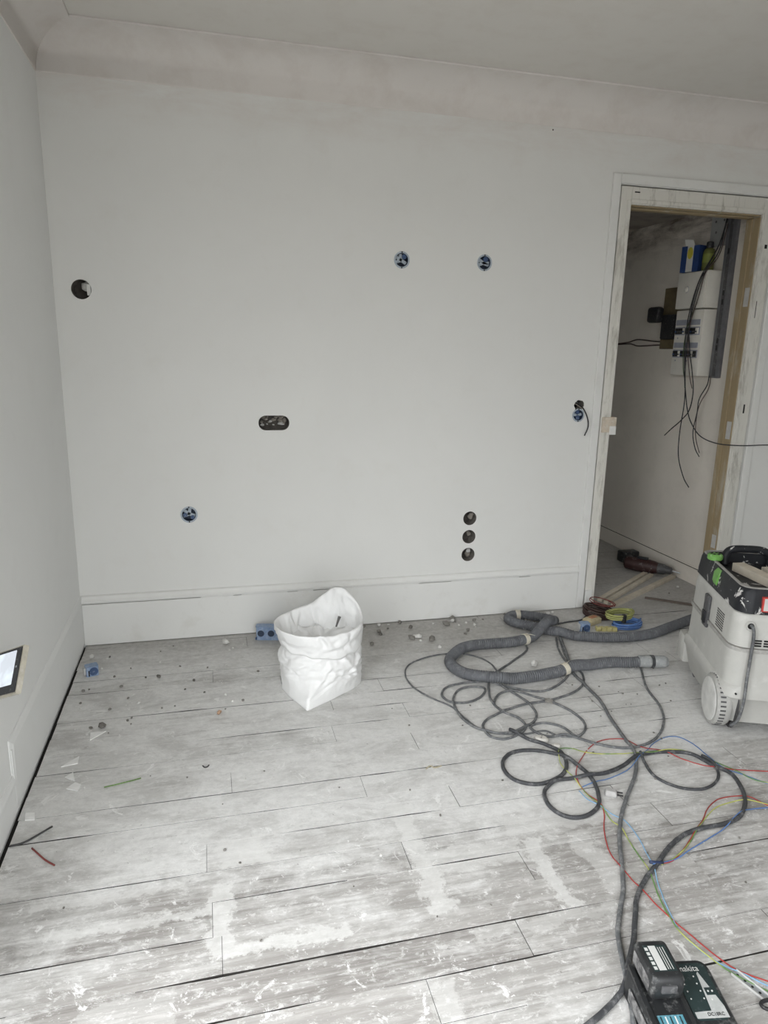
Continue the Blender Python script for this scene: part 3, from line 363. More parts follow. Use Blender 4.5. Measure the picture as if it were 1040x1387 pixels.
 'black_extension_cord': (0.0068, [(1.690,-1.157,0.0138),(1.698,-1.169,0.0149),(1.705,-1.181,0.0150),(1.712,-1.193,0.0137),(1.719,-1.205,0.0115),(1.728,-1.216,0.0092),(1.737,-1.227,0.0077),(1.747,-1.237,0.0070),(1.758,-1.246,0.0068),(1.768,-1.255,0.0068),(1.778,-1.265,0.0068),(1.786,-1.276,0.0068),(1.794,-1.288,0.0068),(1.802,-1.300,0.0068),(1.809,-1.312,0.0068),(1.814,-1.325,0.0068),(1.815,-1.339,0.0068),(1.814,-1.353,0.0068),(1.811,-1.366,0.0068),(1.807,-1.380,0.0068),(1.802,-1.393,0.0068),(1.796,-1.405,0.0068),(1.789,-1.418,0.0068),(1.781,-1.429,0.0068),(1.771,-1.439,0.0068),(1.761,-1.449,0.0068),(1.750,-1.457,0.0068),(1.738,-1.464,0.0068),(1.725,-1.470,0.0068),(1.712,-1.475,0.0068),(1.699,-1.480,0.0068),(1.685,-1.483,0.0068),(1.671,-1.486,0.0068),(1.657,-1.487,0.0068),(1.643,-1.486,0.0068),(1.630,-1.483,0.0068),(1.617,-1.478,0.0068),(1.605,-1.471,0.0068),(1.593,-1.462,0.0068),(1.583,-1.452,0.0068),(1.576,-1.441,0.0068),(1.571,-1.427,0.0068),(1.568,-1.414,0.0068),(1.567,-1.400,0.0068),(1.568,-1.386,0.0068),(1.570,-1.372,0.0068),(1.575,-1.359,0.0068),(1.580,-1.346,0.0068),(1.588,-1.334,0.0068),(1.597,-1.323,0.0068),(1.607,-1.314,0.0068),(1.618,-1.305,0.0068),(1.630,-1.299,0.0068),(1.643,-1.294,0.0068),(1.657,-1.291,0.0068),(1.671,-1.290,0.0068),(1.685,-1.290,0.0068),(1.699,-1.292,0.0068),(1.713,-1.295,0.0068),(1.726,-1.299,0.0068),(1.739,-1.304,0.0068),(1.752,-1.310,0.0068),(1.764,-1.317,0.0069),(1.775,-1.326,0.0075),(1.785,-1.335,0.0091),(1.795,-1.345,0.0115),(1.804,-1.356,0.0140),(1.811,-1.368,0.0150),(1.819,-1.380,0.0140),(1.825,-1.393,0.0115),(1.829,-1.406,0.0091),(1.834,-1.419,0.0075),(1.837,-1.433,0.0069),(1.840,-1.446,0.0068),(1.842,-1.460,0.0068),(1.842,-1.474,0.0068),(1.842,-1.488,0.0068),(1.840,-1.502,0.0068),(1.838,-1.516,0.0068),(1.835,-1.530,0.0068),(1.831,-1.543,0.0068),(1.827,-1.556,0.0068),(1.822,-1.569,0.0068),(1.816,-1.582,0.0068),(1.810,-1.595,0.0068),(1.804,-1.607,0.0068),(1.796,-1.619,0.0068),(1.788,-1.630,0.0068),(1.778,-1.640,0.0068),(1.766,-1.649,0.0068),(1.754,-1.656,0.0068),(1.742,-1.662,0.0068),(1.729,-1.667,0.0068),(1.715,-1.670,0.0068),(1.701,-1.671,0.0068),(1.687,-1.670,0.0068),(1.674,-1.667,0.0068),(1.662,-1.660,0.0068),(1.651,-1.651,0.0068),(1.643,-1.639,0.0068),(1.637,-1.627,0.0068),(1.633,-1.613,0.0068),(1.631,-1.599,0.0068),(1.631,-1.585,0.0068),(1.633,-1.572,0.0068),(1.636,-1.558,0.0068),(1.640,-1.545,0.0068),(1.647,-1.532,0.0068),(1.655,-1.521,0.0069),(1.665,-1.512,0.0074),(1.677,-1.503,0.0085),(1.689,-1.496,0.0102),(1.702,-1.490,0.0115),(1.715,-1.486,0.0115),(1.728,-1.483,0.0103),(1.742,-1.482,0.0086),(1.756,-1.482,0.0074),(1.770,-1.482,0.0070),(1.784,-1.482,0.0075),(1.798,-1.482,0.0089),(1.812,-1.483,0.0112),(1.826,-1.484,0.0135),(1.840,-1.484,0.0145),(1.854,-1.484,0.0135),(1.868,-1.484,0.0112),(1.882,-1.482,0.0089),(1.896,-1.480,0.0075),(1.910,-1.478,0.0069),(1.924,-1.475,0.0068),(1.937,-1.471,0.0068),(1.951,-1.468,0.0068),(1.964,-1.463,0.0068),(1.977,-1.458,0.0068),(1.990,-1.453,0.0068),(2.003,-1.447,0.0071),(2.015,-1.441,0.0079),(2.028,-1.435,0.0098),(2.041,-1.429,0.0124),(2.054,-1.424,0.0146),(2.067,-1.419,0.0151),(2.080,-1.415,0.0137),(2.094,-1.411,0.0111),(2.107,-1.407,0.0088),(2.121,-1.405,0.0074),(2.135,-1.404,0.0069),(2.149,-1.404,0.0068),(2.163,-1.405,0.0068),(2.177,-1.406,0.0068),(2.191,-1.408,0.0068),(2.205,-1.411,0.0068),(2.218,-1.414,0.0068),(2.232,-1.418,0.0068),(2.245,-1.422,0.0068),(2.258,-1.428,0.0068),(2.270,-1.435,0.0068),(2.280,-1.445,0.0068),(2.287,-1.457,0.0068),(2.292,-1.470,0.0068),(2.295,-1.483,0.0068),(2.299,-1.497,0.0068),(2.303,-1.510,0.0068),(2.308,-1.523,0.0068),(2.316,-1.535,0.0068),(2.323,-1.547,0.0068),(2.330,-1.560,0.0068),(2.333,-1.573,0.0068),(2.333,-1.587,0.0068),(2.330,-1.601,0.0068),(2.326,-1.614,0.0068),(2.321,-1.627,0.0068),(2.316,-1.640,0.0068),(2.310,-1.653,0.0068),(2.304,-1.665,0.0068),(2.297,-1.678,0.0068),(2.289,-1.690,0.0068),(2.282,-1.701,0.0068),(2.273,-1.712,0.0068),(2.264,-1.723,0.0068),(2.254,-1.733,0.0068),(2.244,-1.742,0.0068),(2.233,-1.752,0.0068),(2.222,-1.760,0.0068),(2.211,-1.768,0.0068),(2.199,-1.775,0.0068),(2.186,-1.781,0.0068),(2.173,-1.786,0.0068),(2.160,-1.790,0.0068),(2.146,-1.793,0.0068),(2.132,-1.795,0.0068),(2.118,-1.797,0.0068),(2.104,-1.798,0.0068),(2.090,-1.798,0.0068),(2.076,-1.798,0.0068),(2.062,-1.798,0.0068),(2.048,-1.798,0.0068),(2.034,-1.799,0.0068),(2.020,-1.801,0.0068),(2.007,-1.803,0.0068),(1.993,-1.806,0.0068),(1.979,-1.809,0.0068),(1.966,-1.813,0.0068),(1.953,-1.818,0.0068),(1.940,-1.824,0.0068),(1.927,-1.829,0.0068),(1.915,-1.836,0.0068),(1.902,-1.843,0.0068),(1.890,-1.849,0.0068),(1.878,-1.857,0.0068),(1.866,-1.864,0.0068),(1.855,-1.872,0.0068),(1.843,-1.880,0.0068),(1.832,-1.888,0.0068),(1.820,-1.896,0.0068),(1.809,-1.904,0.0068),(1.797,-1.912,0.0068),(1.785,-1.919,0.0068),(1.773,-1.927,0.0068),(1.762,-1.934,0.0068),(1.750,-1.942,0.0068),(1.739,-1.951,0.0068),(1.728,-1.959,0.0068),(1.717,-1.968,0.0068),(1.706,-1.977,0.0068),(1.696,-1.986,0.0068),(1.686,-1.996,0.0068),(1.676,-2.007,0.0068),(1.667,-2.017,0.0068),(1.659,-2.029,0.0068),(1.651,-2.040,0.0068),(1.643,-2.051,0.0068),(1.634,-2.063,0.0068),(1.626,-2.074,0.0068),(1.618,-2.085,0.0068),(1.610,-2.097,0.0068),(1.602,-2.108,0.0068),(1.593,-2.119,0.0068),(1.584,-2.130,0.0068),(1.575,-2.140,0.0069),(1.565,-2.151,0.0074),(1.556,-2.161,0.0088),(1.546,-2.171,0.0111),(1.537,-2.182,0.0139),(1.528,-2.193,0.0165),(1.520,-2.204,0.0179),(1.511,-2.215,0.0177),(1.502,-2.225,0.0159),(1.491,-2.234,0.0131),(1.480,-2.243,0.0103),(1.468,-2.249,0.0082),(1.455,-2.256,0.0072),(1.443,-2.262,0.0069),(1.430,-2.268,0.0068),(1.417,-2.274,0.0068),(1.404,-2.280,0.0068),(1.391,-2.285,0.0068),(1.378,-2.290,0.0068),(1.365,-2.295,0.0068),(1.352,-2.299,0.0068),(1.338,-2.303,0.0068),(1.325,-2.306,0.0068),(1.311,-2.310,0.0068)]),
 'dark_cord': (0.005, [(2.084,-1.411,0.0242),(2.081,-1.424,0.0198),(2.077,-1.438,0.0154),(2.074,-1.452,0.0113),(2.072,-1.466,0.0081),(2.069,-1.479,0.0061),(2.066,-1.493,0.0053),(2.064,-1.507,0.0050),(2.063,-1.521,0.0050),(2.064,-1.535,0.0050),(2.068,-1.549,0.0050),(2.074,-1.562,0.0050),(2.080,-1.574,0.0050),(2.089,-1.585,0.0050),(2.098,-1.596,0.0050),(2.109,-1.605,0.0050),(2.121,-1.613,0.0050),(2.133,-1.618,0.0050),(2.147,-1.623,0.0050),(2.160,-1.626,0.0050),(2.174,-1.628,0.0050),(2.188,-1.627,0.0050),(2.202,-1.624,0.0050),(2.216,-1.620,0.0050),(2.229,-1.615,0.0050),(2.241,-1.609,0.0050),(2.253,-1.601,0.0050),(2.265,-1.593,0.0050),(2.275,-1.584,0.0051),(2.285,-1.574,0.0057),(2.293,-1.562,0.0073),(2.299,-1.549,0.0098),(2.304,-1.536,0.0128),(2.307,-1.522,0.0152),(2.308,-1.508,0.0164),(2.306,-1.495,0.0162),(2.303,-1.481,0.0155),(2.300,-1.467,0.0145)]),
 'hose': (0.026, [(3.443,-0.224,0.0260),(3.428,-0.229,0.0260),(3.413,-0.235,0.0260),(3.398,-0.240,0.0260),(3.382,-0.245,0.0260),(3.368,-0.251,0.0260),(3.352,-0.256,0.0260),(3.337,-0.262,0.0260),(3.322,-0.267,0.0260),(3.307,-0.272,0.0260),(3.292,-0.278,0.0260),(3.277,-0.283,0.0260),(3.262,-0.289,0.0260),(3.247,-0.294,0.0260),(3.232,-0.300,0.0260),(3.217,-0.305,0.0260),(3.203,-0.311,0.0260),(3.188,-0.317,0.0260),(3.173,-0.323,0.0260),(3.158,-0.328,0.0260),(3.143,-0.334,0.0260),(3.128,-0.340,0.0260),(3.113,-0.346,0.0260),(3.098,-0.352,0.0260),(3.083,-0.357,0.0260),(3.069,-0.363,0.0260),(3.054,-0.369,0.0260),(3.039,-0.375,0.0260),(3.024,-0.381,0.0260),(3.009,-0.387,0.0260),(2.994,-0.393,0.0260),(2.979,-0.398,0.0260),(2.965,-0.404,0.0260),(2.950,-0.410,0.0260),(2.935,-0.416,0.0260),(2.920,-0.421,0.0260),(2.905,-0.427,0.0260),(2.890,-0.434,0.0260),(2.876,-0.440,0.0260),(2.861,-0.446,0.0260),(2.846,-0.452,0.0260),(2.831,-0.458,0.0260),(2.817,-0.464,0.0260),(2.801,-0.469,0.0260),(2.786,-0.474,0.0260),(2.771,-0.478,0.0260),(2.755,-0.482,0.0260),(2.739,-0.484,0.0260),(2.724,-0.486,0.0260),(2.708,-0.488,0.0260),(2.692,-0.489,0.0260),(2.676,-0.489,0.0260),(2.660,-0.490,0.0260),(2.644,-0.489,0.0260),(2.628,-0.489,0.0260),(2.612,-0.488,0.0260),(2.596,-0.487,0.0260),(2.580,-0.485,0.0260),(2.564,-0.483,0.0260),(2.549,-0.480,0.0260),(2.533,-0.477,0.0260),(2.517,-0.474,0.0260),(2.502,-0.470,0.0260),(2.486,-0.466,0.0260),(2.471,-0.461,0.0260),(2.456,-0.457,0.0260),(2.441,-0.452,0.0260),(2.426,-0.446,0.0260),(2.411,-0.440,0.0260),(2.396,-0.434,0.0260),(2.381,-0.428,0.0261),(2.367,-0.420,0.0268),(2.353,-0.412,0.0285),(2.340,-0.403,0.0310),(2.328,-0.393,0.0336),(2.317,-0.382,0.0346),(2.306,-0.370,0.0334),(2.296,-0.358,0.0308),(2.285,-0.346,0.0283),(2.274,-0.334,0.0267),(2.263,-0.323,0.0261),(2.252,-0.311,0.0260),(2.241,-0.299,0.0260),(2.231,-0.287,0.0260),(2.220,-0.275,0.0260),(2.209,-0.264,0.0260),(2.198,-0.252,0.0260),(2.187,-0.241,0.0260),(2.175,-0.231,0.0260),(2.162,-0.220,0.0260),(2.151,-0.209,0.0260),(2.143,-0.195,0.0260),(2.136,-0.181,0.0260),(2.131,-0.166,0.0260),(2.131,-0.150,0.0260),(2.138,-0.136,0.0260),(2.148,-0.124,0.0260),(2.161,-0.115,0.0260),(2.176,-0.107,0.0260),(2.191,-0.103,0.0260),(2.207,-0.104,0.0260),(2.222,-0.108,0.0260),(2.237,-0.114,0.0260),(2.252,-0.120,0.0260),(2.265,-0.128,0.0260),(2.279,-0.136,0.0260),(2.293,-0.144,0.0260),(2.306,-0.153,0.0260),(2.318,-0.164,0.0260),(2.329,-0.175,0.0262),(2.337,-0.189,0.0269),(2.343,-0.204,0.0288),(2.346,-0.220,0.0321),(2.346,-0.236,0.0367),(2.344,-0.251,0.0420),(2.337,-0.266,0.0475),(2.328,-0.279,0.0531),(2.317,-0.290,0.0587),(2.304,-0.300,0.0642),(2.292,-0.310,0.0691),(2.279,-0.319,0.0726),(2.265,-0.328,0.0737),(2.252,-0.337,0.0722),(2.239,-0.346,0.0684),(2.226,-0.355,0.0634),(2.213,-0.365,0.0579),(2.200,-0.374,0.0523),(2.186,-0.382,0.0467),(2.173,-0.391,0.0412),(2.159,-0.399,0.0361),(2.145,-0.406,0.0324),(2.130,-0.413,0.0306),(2.115,-0.418,0.0305),(2.100,-0.423,0.0308),(2.084,-0.426,0.0301),(2.068,-0.428,0.0286),(2.053,-0.429,0.0271),(2.037,-0.430,0.0263),(2.021,-0.431,0.0260),(2.005,-0.432,0.0260),(1.989,-0.432,0.0260),(1.973,-0.431,0.0260),(1.957,-0.430,0.0260),(1.941,-0.429,0.0260),(1.925,-0.428,0.0260),(1.909,-0.427,0.0260),(1.893,-0.427,0.0260),(1.877,-0.427,0.0260),(1.861,-0.427,0.0260),(1.845,-0.427,0.0260),(1.829,-0.429,0.0260),(1.814,-0.431,0.0260),(1.798,-0.436,0.0263),(1.784,-0.442,0.0271),(1.769,-0.449,0.0282),(1.756,-0.458,0.0291),(1.742,-0.466,0.0290),(1.730,-0.476,0.0280),(1.717,-0.486,0.0269),(1.706,-0.497,0.0262),(1.695,-0.509,0.0260),(1.684,-0.521,0.0260),(1.674,-0.533,0.0260),(1.665,-0.547,0.0260),(1.658,-0.561,0.0260),(1.652,-0.576,0.0260),(1.649,-0.591,0.0260),(1.648,-0.607,0.0260),(1.649,-0.623,0.0260),(1.651,-0.639,0.0260),(1.655,-0.654,0.0260),(1.660,-0.670,0.0260),(1.666,-0.684,0.0261),(1.673,-0.698,0.0264),(1.682,-0.712,0.0274),(1.691,-0.725,0.0293),(1.702,-0.737,0.0317),(1.714,-0.748,0.0338),(1.726,-0.757,0.0351),(1.740,-0.765,0.0358),(1.755,-0.771,0.0362),(1.770,-0.777,0.0365),(1.785,-0.782,0.0367),(1.801,-0.786,0.0361),(1.816,-0.789,0.0343),(1.832,-0.792,0.0316),(1.848,-0.793,0.0289),(1.864,-0.794,0.0270),(1.880,-0.794,0.0262),(1.896,-0.794,0.0260),(1.912,-0.794,0.0260),(1.928,-0.793,0.0260),(1.944,-0.792,0.0260),(1.960,-0.791,0.0260),(1.975,-0.790,0.0260),(1.991,-0.788,0.0260),(2.007,-0.786,0.0260),(2.023,-0.784,0.0260),(2.039,-0.781,0.0260),(2.054,-0.779,0.0260),(2.070,-0.776,0.0260),(2.086,-0.774,0.0262),(2.102,-0.771,0.0269),(2.118,-0.768,0.0286),(2.133,-0.764,0.0312),(2.149,-0.761,0.0342),(2.164,-0.757,0.0366),(2.180,-0.754,0.0376),(2.196,-0.751,0.0371),(2.211,-0.748,0.0352),(2.227,-0.745,0.0326),(2.243,-0.743,0.0299),(2.259,-0.741,0.0278),(2.274,-0.739,0.0266),(2.290,-0.737,0.0261),(2.306,-0.735,0.0260),(2.322,-0.734,0.0260),(2.338,-0.733,0.0260),(2.354,-0.733,0.0260),(2.370,-0.734,0.0260),(2.386,-0.735,0.0260),(2.402,-0.737,0.0260),(2.417,-0.740,0.0260),(2.433,-0.744,0.0260),(2.448,-0.748,0.0261),(2.463,-0.753,0.0266),(2.479,-0.758,0.0277),(2.494,-0.763,0.0297),(2.509,-0.767,0.0321),(2.525,-0.771,0.0346)]),
 'red_wire': (0.0017, [(2.564,-1.611,0.0017),(2.550,-1.607,0.0017),(2.537,-1.603,0.0017),(2.524,-1.599,0.0017),(2.510,-1.595,0.0017),(2.497,-1.591,0.0017),(2.483,-1.588,0.0017),(2.470,-1.584,0.0017),(2.457,-1.580,0.0017),(2.443,-1.576,0.0017),(2.430,-1.572,0.0017),(2.416,-1.568,0.0017),(2.403,-1.563,0.0017),(2.390,-1.559,0.0017),(2.376,-1.555,0.0018),(2.363,-1.551,0.0023),(2.349,-1.547,0.0036),(2.336,-1.543,0.0057),(2.323,-1.538,0.0076),(2.310,-1.533,0.0082),(2.298,-1.526,0.0071),(2.287,-1.518,0.0050),(2.276,-1.508,0.0031),(2.267,-1.498,0.0021),(2.257,-1.488,0.0018),(2.248,-1.478,0.0017),(2.239,-1.467,0.0017),(2.229,-1.456,0.0020),(2.220,-1.446,0.0030),(2.212,-1.435,0.0048),(2.204,-1.423,0.0070),(2.195,-1.412,0.0082),(2.187,-1.401,0.0077),(2.177,-1.391,0.0059),(2.167,-1.382,0.0039),(2.155,-1.375,0.0029),(2.142,-1.369,0.0033),(2.130,-1.362,0.0044),(2.119,-1.353,0.0054),(2.112,-1.341,0.0063),(2.106,-1.328,0.0071),(2.100,-1.316,0.0077),(2.092,-1.304,0.0074),(2.081,-1.296,0.0060),(2.068,-1.289,0.0040),(2.055,-1.285,0.0025),(2.042,-1.282,0.0019),(2.027,-1.282,0.0017),(2.014,-1.283,0.0017),(2.000,-1.286,0.0017),(1.986,-1.290,0.0017),(1.974,-1.296,0.0017),(1.962,-1.302,0.0017),(1.950,-1.310,0.0017),(1.938,-1.318,0.0017),(1.927,-1.326,0.0017),(1.916,-1.335,0.0017),(1.905,-1.344,0.0017),(1.895,-1.353,0.0017),(1.885,-1.363,0.0018),(1.875,-1.373,0.0021),(1.865,-1.382,0.0032),(1.855,-1.393,0.0051),(1.846,-1.403,0.0074),(1.837,-1.413,0.0087),(1.827,-1.424,0.0083),(1.819,-1.435,0.0068),(1.811,-1.446,0.0058),(1.804,-1.458,0.0063),(1.797,-1.471,0.0079),(1.792,-1.484,0.0086),(1.788,-1.497,0.0077),(1.785,-1.511,0.0055),(1.784,-1.525,0.0035),(1.784,-1.539,0.0022),(1.785,-1.553,0.0019),(1.786,-1.567,0.0024),(1.788,-1.580,0.0039),(1.791,-1.594,0.0063),(1.793,-1.608,0.0087),(1.796,-1.621,0.0097),(1.796,-1.635,0.0087),(1.793,-1.649,0.0063),(1.788,-1.662,0.0039),(1.782,-1.675,0.0024),(1.775,-1.687,0.0018),(1.767,-1.698,0.0017),(1.759,-1.710,0.0017),(1.752,-1.722,0.0017),(1.745,-1.734,0.0017),(1.739,-1.747,0.0017),(1.733,-1.759,0.0017),(1.727,-1.772,0.0017),(1.722,-1.785,0.0017),(1.717,-1.798,0.0017),(1.712,-1.811,0.0017),(1.709,-1.825,0.0018),(1.706,-1.838,0.0023),(1.704,-1.852,0.0037),(1.703,-1.866,0.0060),(1.702,-1.880,0.0085),(1.702,-1.894,0.0097),(1.703,-1.908,0.0091),(1.705,-1.922,0.0073),(1.706,-1.936,0.0060),(1.707,-1.950,0.0064),(1.709,-1.964,0.0078),(1.711,-1.978,0.0085),(1.713,-1.991,0.0076),(1.716,-2.005,0.0055),(1.718,-2.019,0.0035),(1.721,-2.033,0.0022),(1.724,-2.046,0.0018),(1.727,-2.060,0.0017),(1.730,-2.074,0.0017),(1.733,-2.087,0.0017),(1.736,-2.101,0.0017),(1.740,-2.114,0.0017),(1.744,-2.128,0.0017),(1.748,-2.141,0.0017),(1.751,-2.155,0.0017),(1.755,-2.168,0.0017),(1.759,-2.182,0.0017),(1.763,-2.195,0.0017),(1.768,-2.208,0.0017),(1.773,-2.221,0.0017),(1.779,-2.234,0.0017),(1.786,-2.245,0.0017),(1.796,-2.256,0.0017),(1.806,-2.265,0.0017),(1.817,-2.274,0.0017),(1.828,-2.283,0.0017),(1.839,-2.291,0.0017),(1.850,-2.299,0.0017),(1.862,-2.307,0.0017),(1.873,-2.315,0.0017)]),
 'blue_wire': (0.0017, [(1.788,-1.527,0.0017),(1.802,-1.524,0.0032),(1.815,-1.522,0.0052),(1.829,-1.520,0.0072),(1.843,-1.518,0.0081),(1.857,-1.515,0.0072),(1.871,-1.512,0.0052),(1.885,-1.509,0.0033),(1.898,-1.505,0.0022),(1.912,-1.502,0.0018),(1.925,-1.498,0.0017),(1.939,-1.494,0.0017),(1.952,-1.490,0.0017),(1.966,-1.485,0.0017),(1.979,-1.480,0.0017),(1.992,-1.475,0.0019),(2.005,-1.468,0.0026),(2.017,-1.462,0.0043),(2.029,-1.455,0.0072),(2.041,-1.448,0.0112),(2.053,-1.440,0.0153),(2.065,-1.432,0.0187),(2.077,-1.425,0.0200),(2.088,-1.417,0.0189),(2.100,-1.409,0.0157),(2.111,-1.400,0.0115),(2.122,-1.392,0.0075),(2.133,-1.383,0.0044),(2.144,-1.374,0.0026),(2.156,-1.366,0.0019),(2.167,-1.357,0.0017),(2.179,-1.349,0.0017),(2.191,-1.342,0.0017),(2.203,-1.336,0.0017),(2.216,-1.330,0.0017),(2.229,-1.325,0.0017),(2.243,-1.320,0.0017),(2.256,-1.317,0.0017),(2.270,-1.315,0.0017),(2.284,-1.315,0.0017),(2.298,-1.318,0.0017),(2.310,-1.325,0.0017),(2.319,-1.336,0.0017),(2.325,-1.349,0.0017),(2.329,-1.362,0.0017),(2.333,-1.376,0.0017),(2.334,-1.390,0.0017),(2.335,-1.404,0.0017),(2.335,-1.418,0.0017),(2.334,-1.432,0.0017),(2.334,-1.446,0.0017),(2.334,-1.460,0.0017),(2.334,-1.474,0.0017),(2.334,-1.489,0.0017),(2.334,-1.503,0.0017),(2.334,-1.517,0.0017),(2.337,-1.531,0.0017),(2.342,-1.544,0.0017),(2.350,-1.555,0.0017),(2.360,-1.565,0.0017),(2.370,-1.576,0.0017),(2.379,-1.586,0.0017),(2.387,-1.597,0.0017),(2.395,-1.609,0.0017),(2.403,-1.621,0.0017),(2.411,-1.632,0.0017),(2.421,-1.643,0.0017),(2.432,-1.651,0.0017),(2.444,-1.658,0.0017),(2.457,-1.665,0.0017),(2.470,-1.670,0.0017),(2.483,-1.676,0.0017),(2.495,-1.682,0.0017)]),
 'pale_blue_wire': (0.0017, [(1.768,-1.543,0.0017),(1.769,-1.557,0.0017),(1.769,-1.571,0.0019),(1.770,-1.585,0.0025),(1.773,-1.598,0.0040),(1.778,-1.611,0.0062),(1.784,-1.624,0.0080),(1.790,-1.636,0.0084),(1.796,-1.649,0.0072),(1.801,-1.662,0.0056),(1.806,-1.675,0.0050),(1.812,-1.688,0.0055),(1.820,-1.698,0.0058),(1.828,-1.710,0.0051),(1.831,-1.724,0.0037),(1.832,-1.737,0.0025),(1.832,-1.751,0.0018),(1.831,-1.765,0.0017),(1.829,-1.779,0.0017),(1.827,-1.793,0.0017),(1.824,-1.806,0.0017),(1.821,-1.820,0.0017),(1.817,-1.833,0.0017),(1.813,-1.847,0.0018),(1.810,-1.860,0.0023),(1.806,-1.874,0.0036),(1.803,-1.887,0.0058),(1.798,-1.900,0.0082),(1.793,-1.913,0.0095),(1.788,-1.926,0.0088),(1.782,-1.939,0.0066),(1.776,-1.952,0.0042),(1.771,-1.965,0.0025),(1.766,-1.978,0.0019),(1.762,-1.991,0.0017),(1.757,-2.004,0.0017),(1.752,-2.017,0.0017),(1.748,-2.030,0.0017),(1.744,-2.044,0.0017),(1.740,-2.057,0.0017),(1.737,-2.070,0.0018),(1.733,-2.084,0.0018),(1.729,-2.097,0.0018),(1.727,-2.111,0.0017),(1.727,-2.125,0.0017),(1.729,-2.139,0.0017),(1.731,-2.152,0.0017),(1.735,-2.166,0.0017),(1.739,-2.179,0.0017),(1.743,-2.192,0.0017),(1.749,-2.205,0.0017),(1.756,-2.217,0.0017),(1.764,-2.228,0.0017),(1.774,-2.239,0.0017),(1.784,-2.248,0.0017),(1.794,-2.258,0.0017),(1.803,-2.269,0.0017),(1.811,-2.280,0.0017),(1.820,-2.291,0.0017),(1.829,-2.301,0.0017),(1.840,-2.310,0.0017),(1.851,-2.319,0.0017),(1.861,-2.328,0.0017)]),
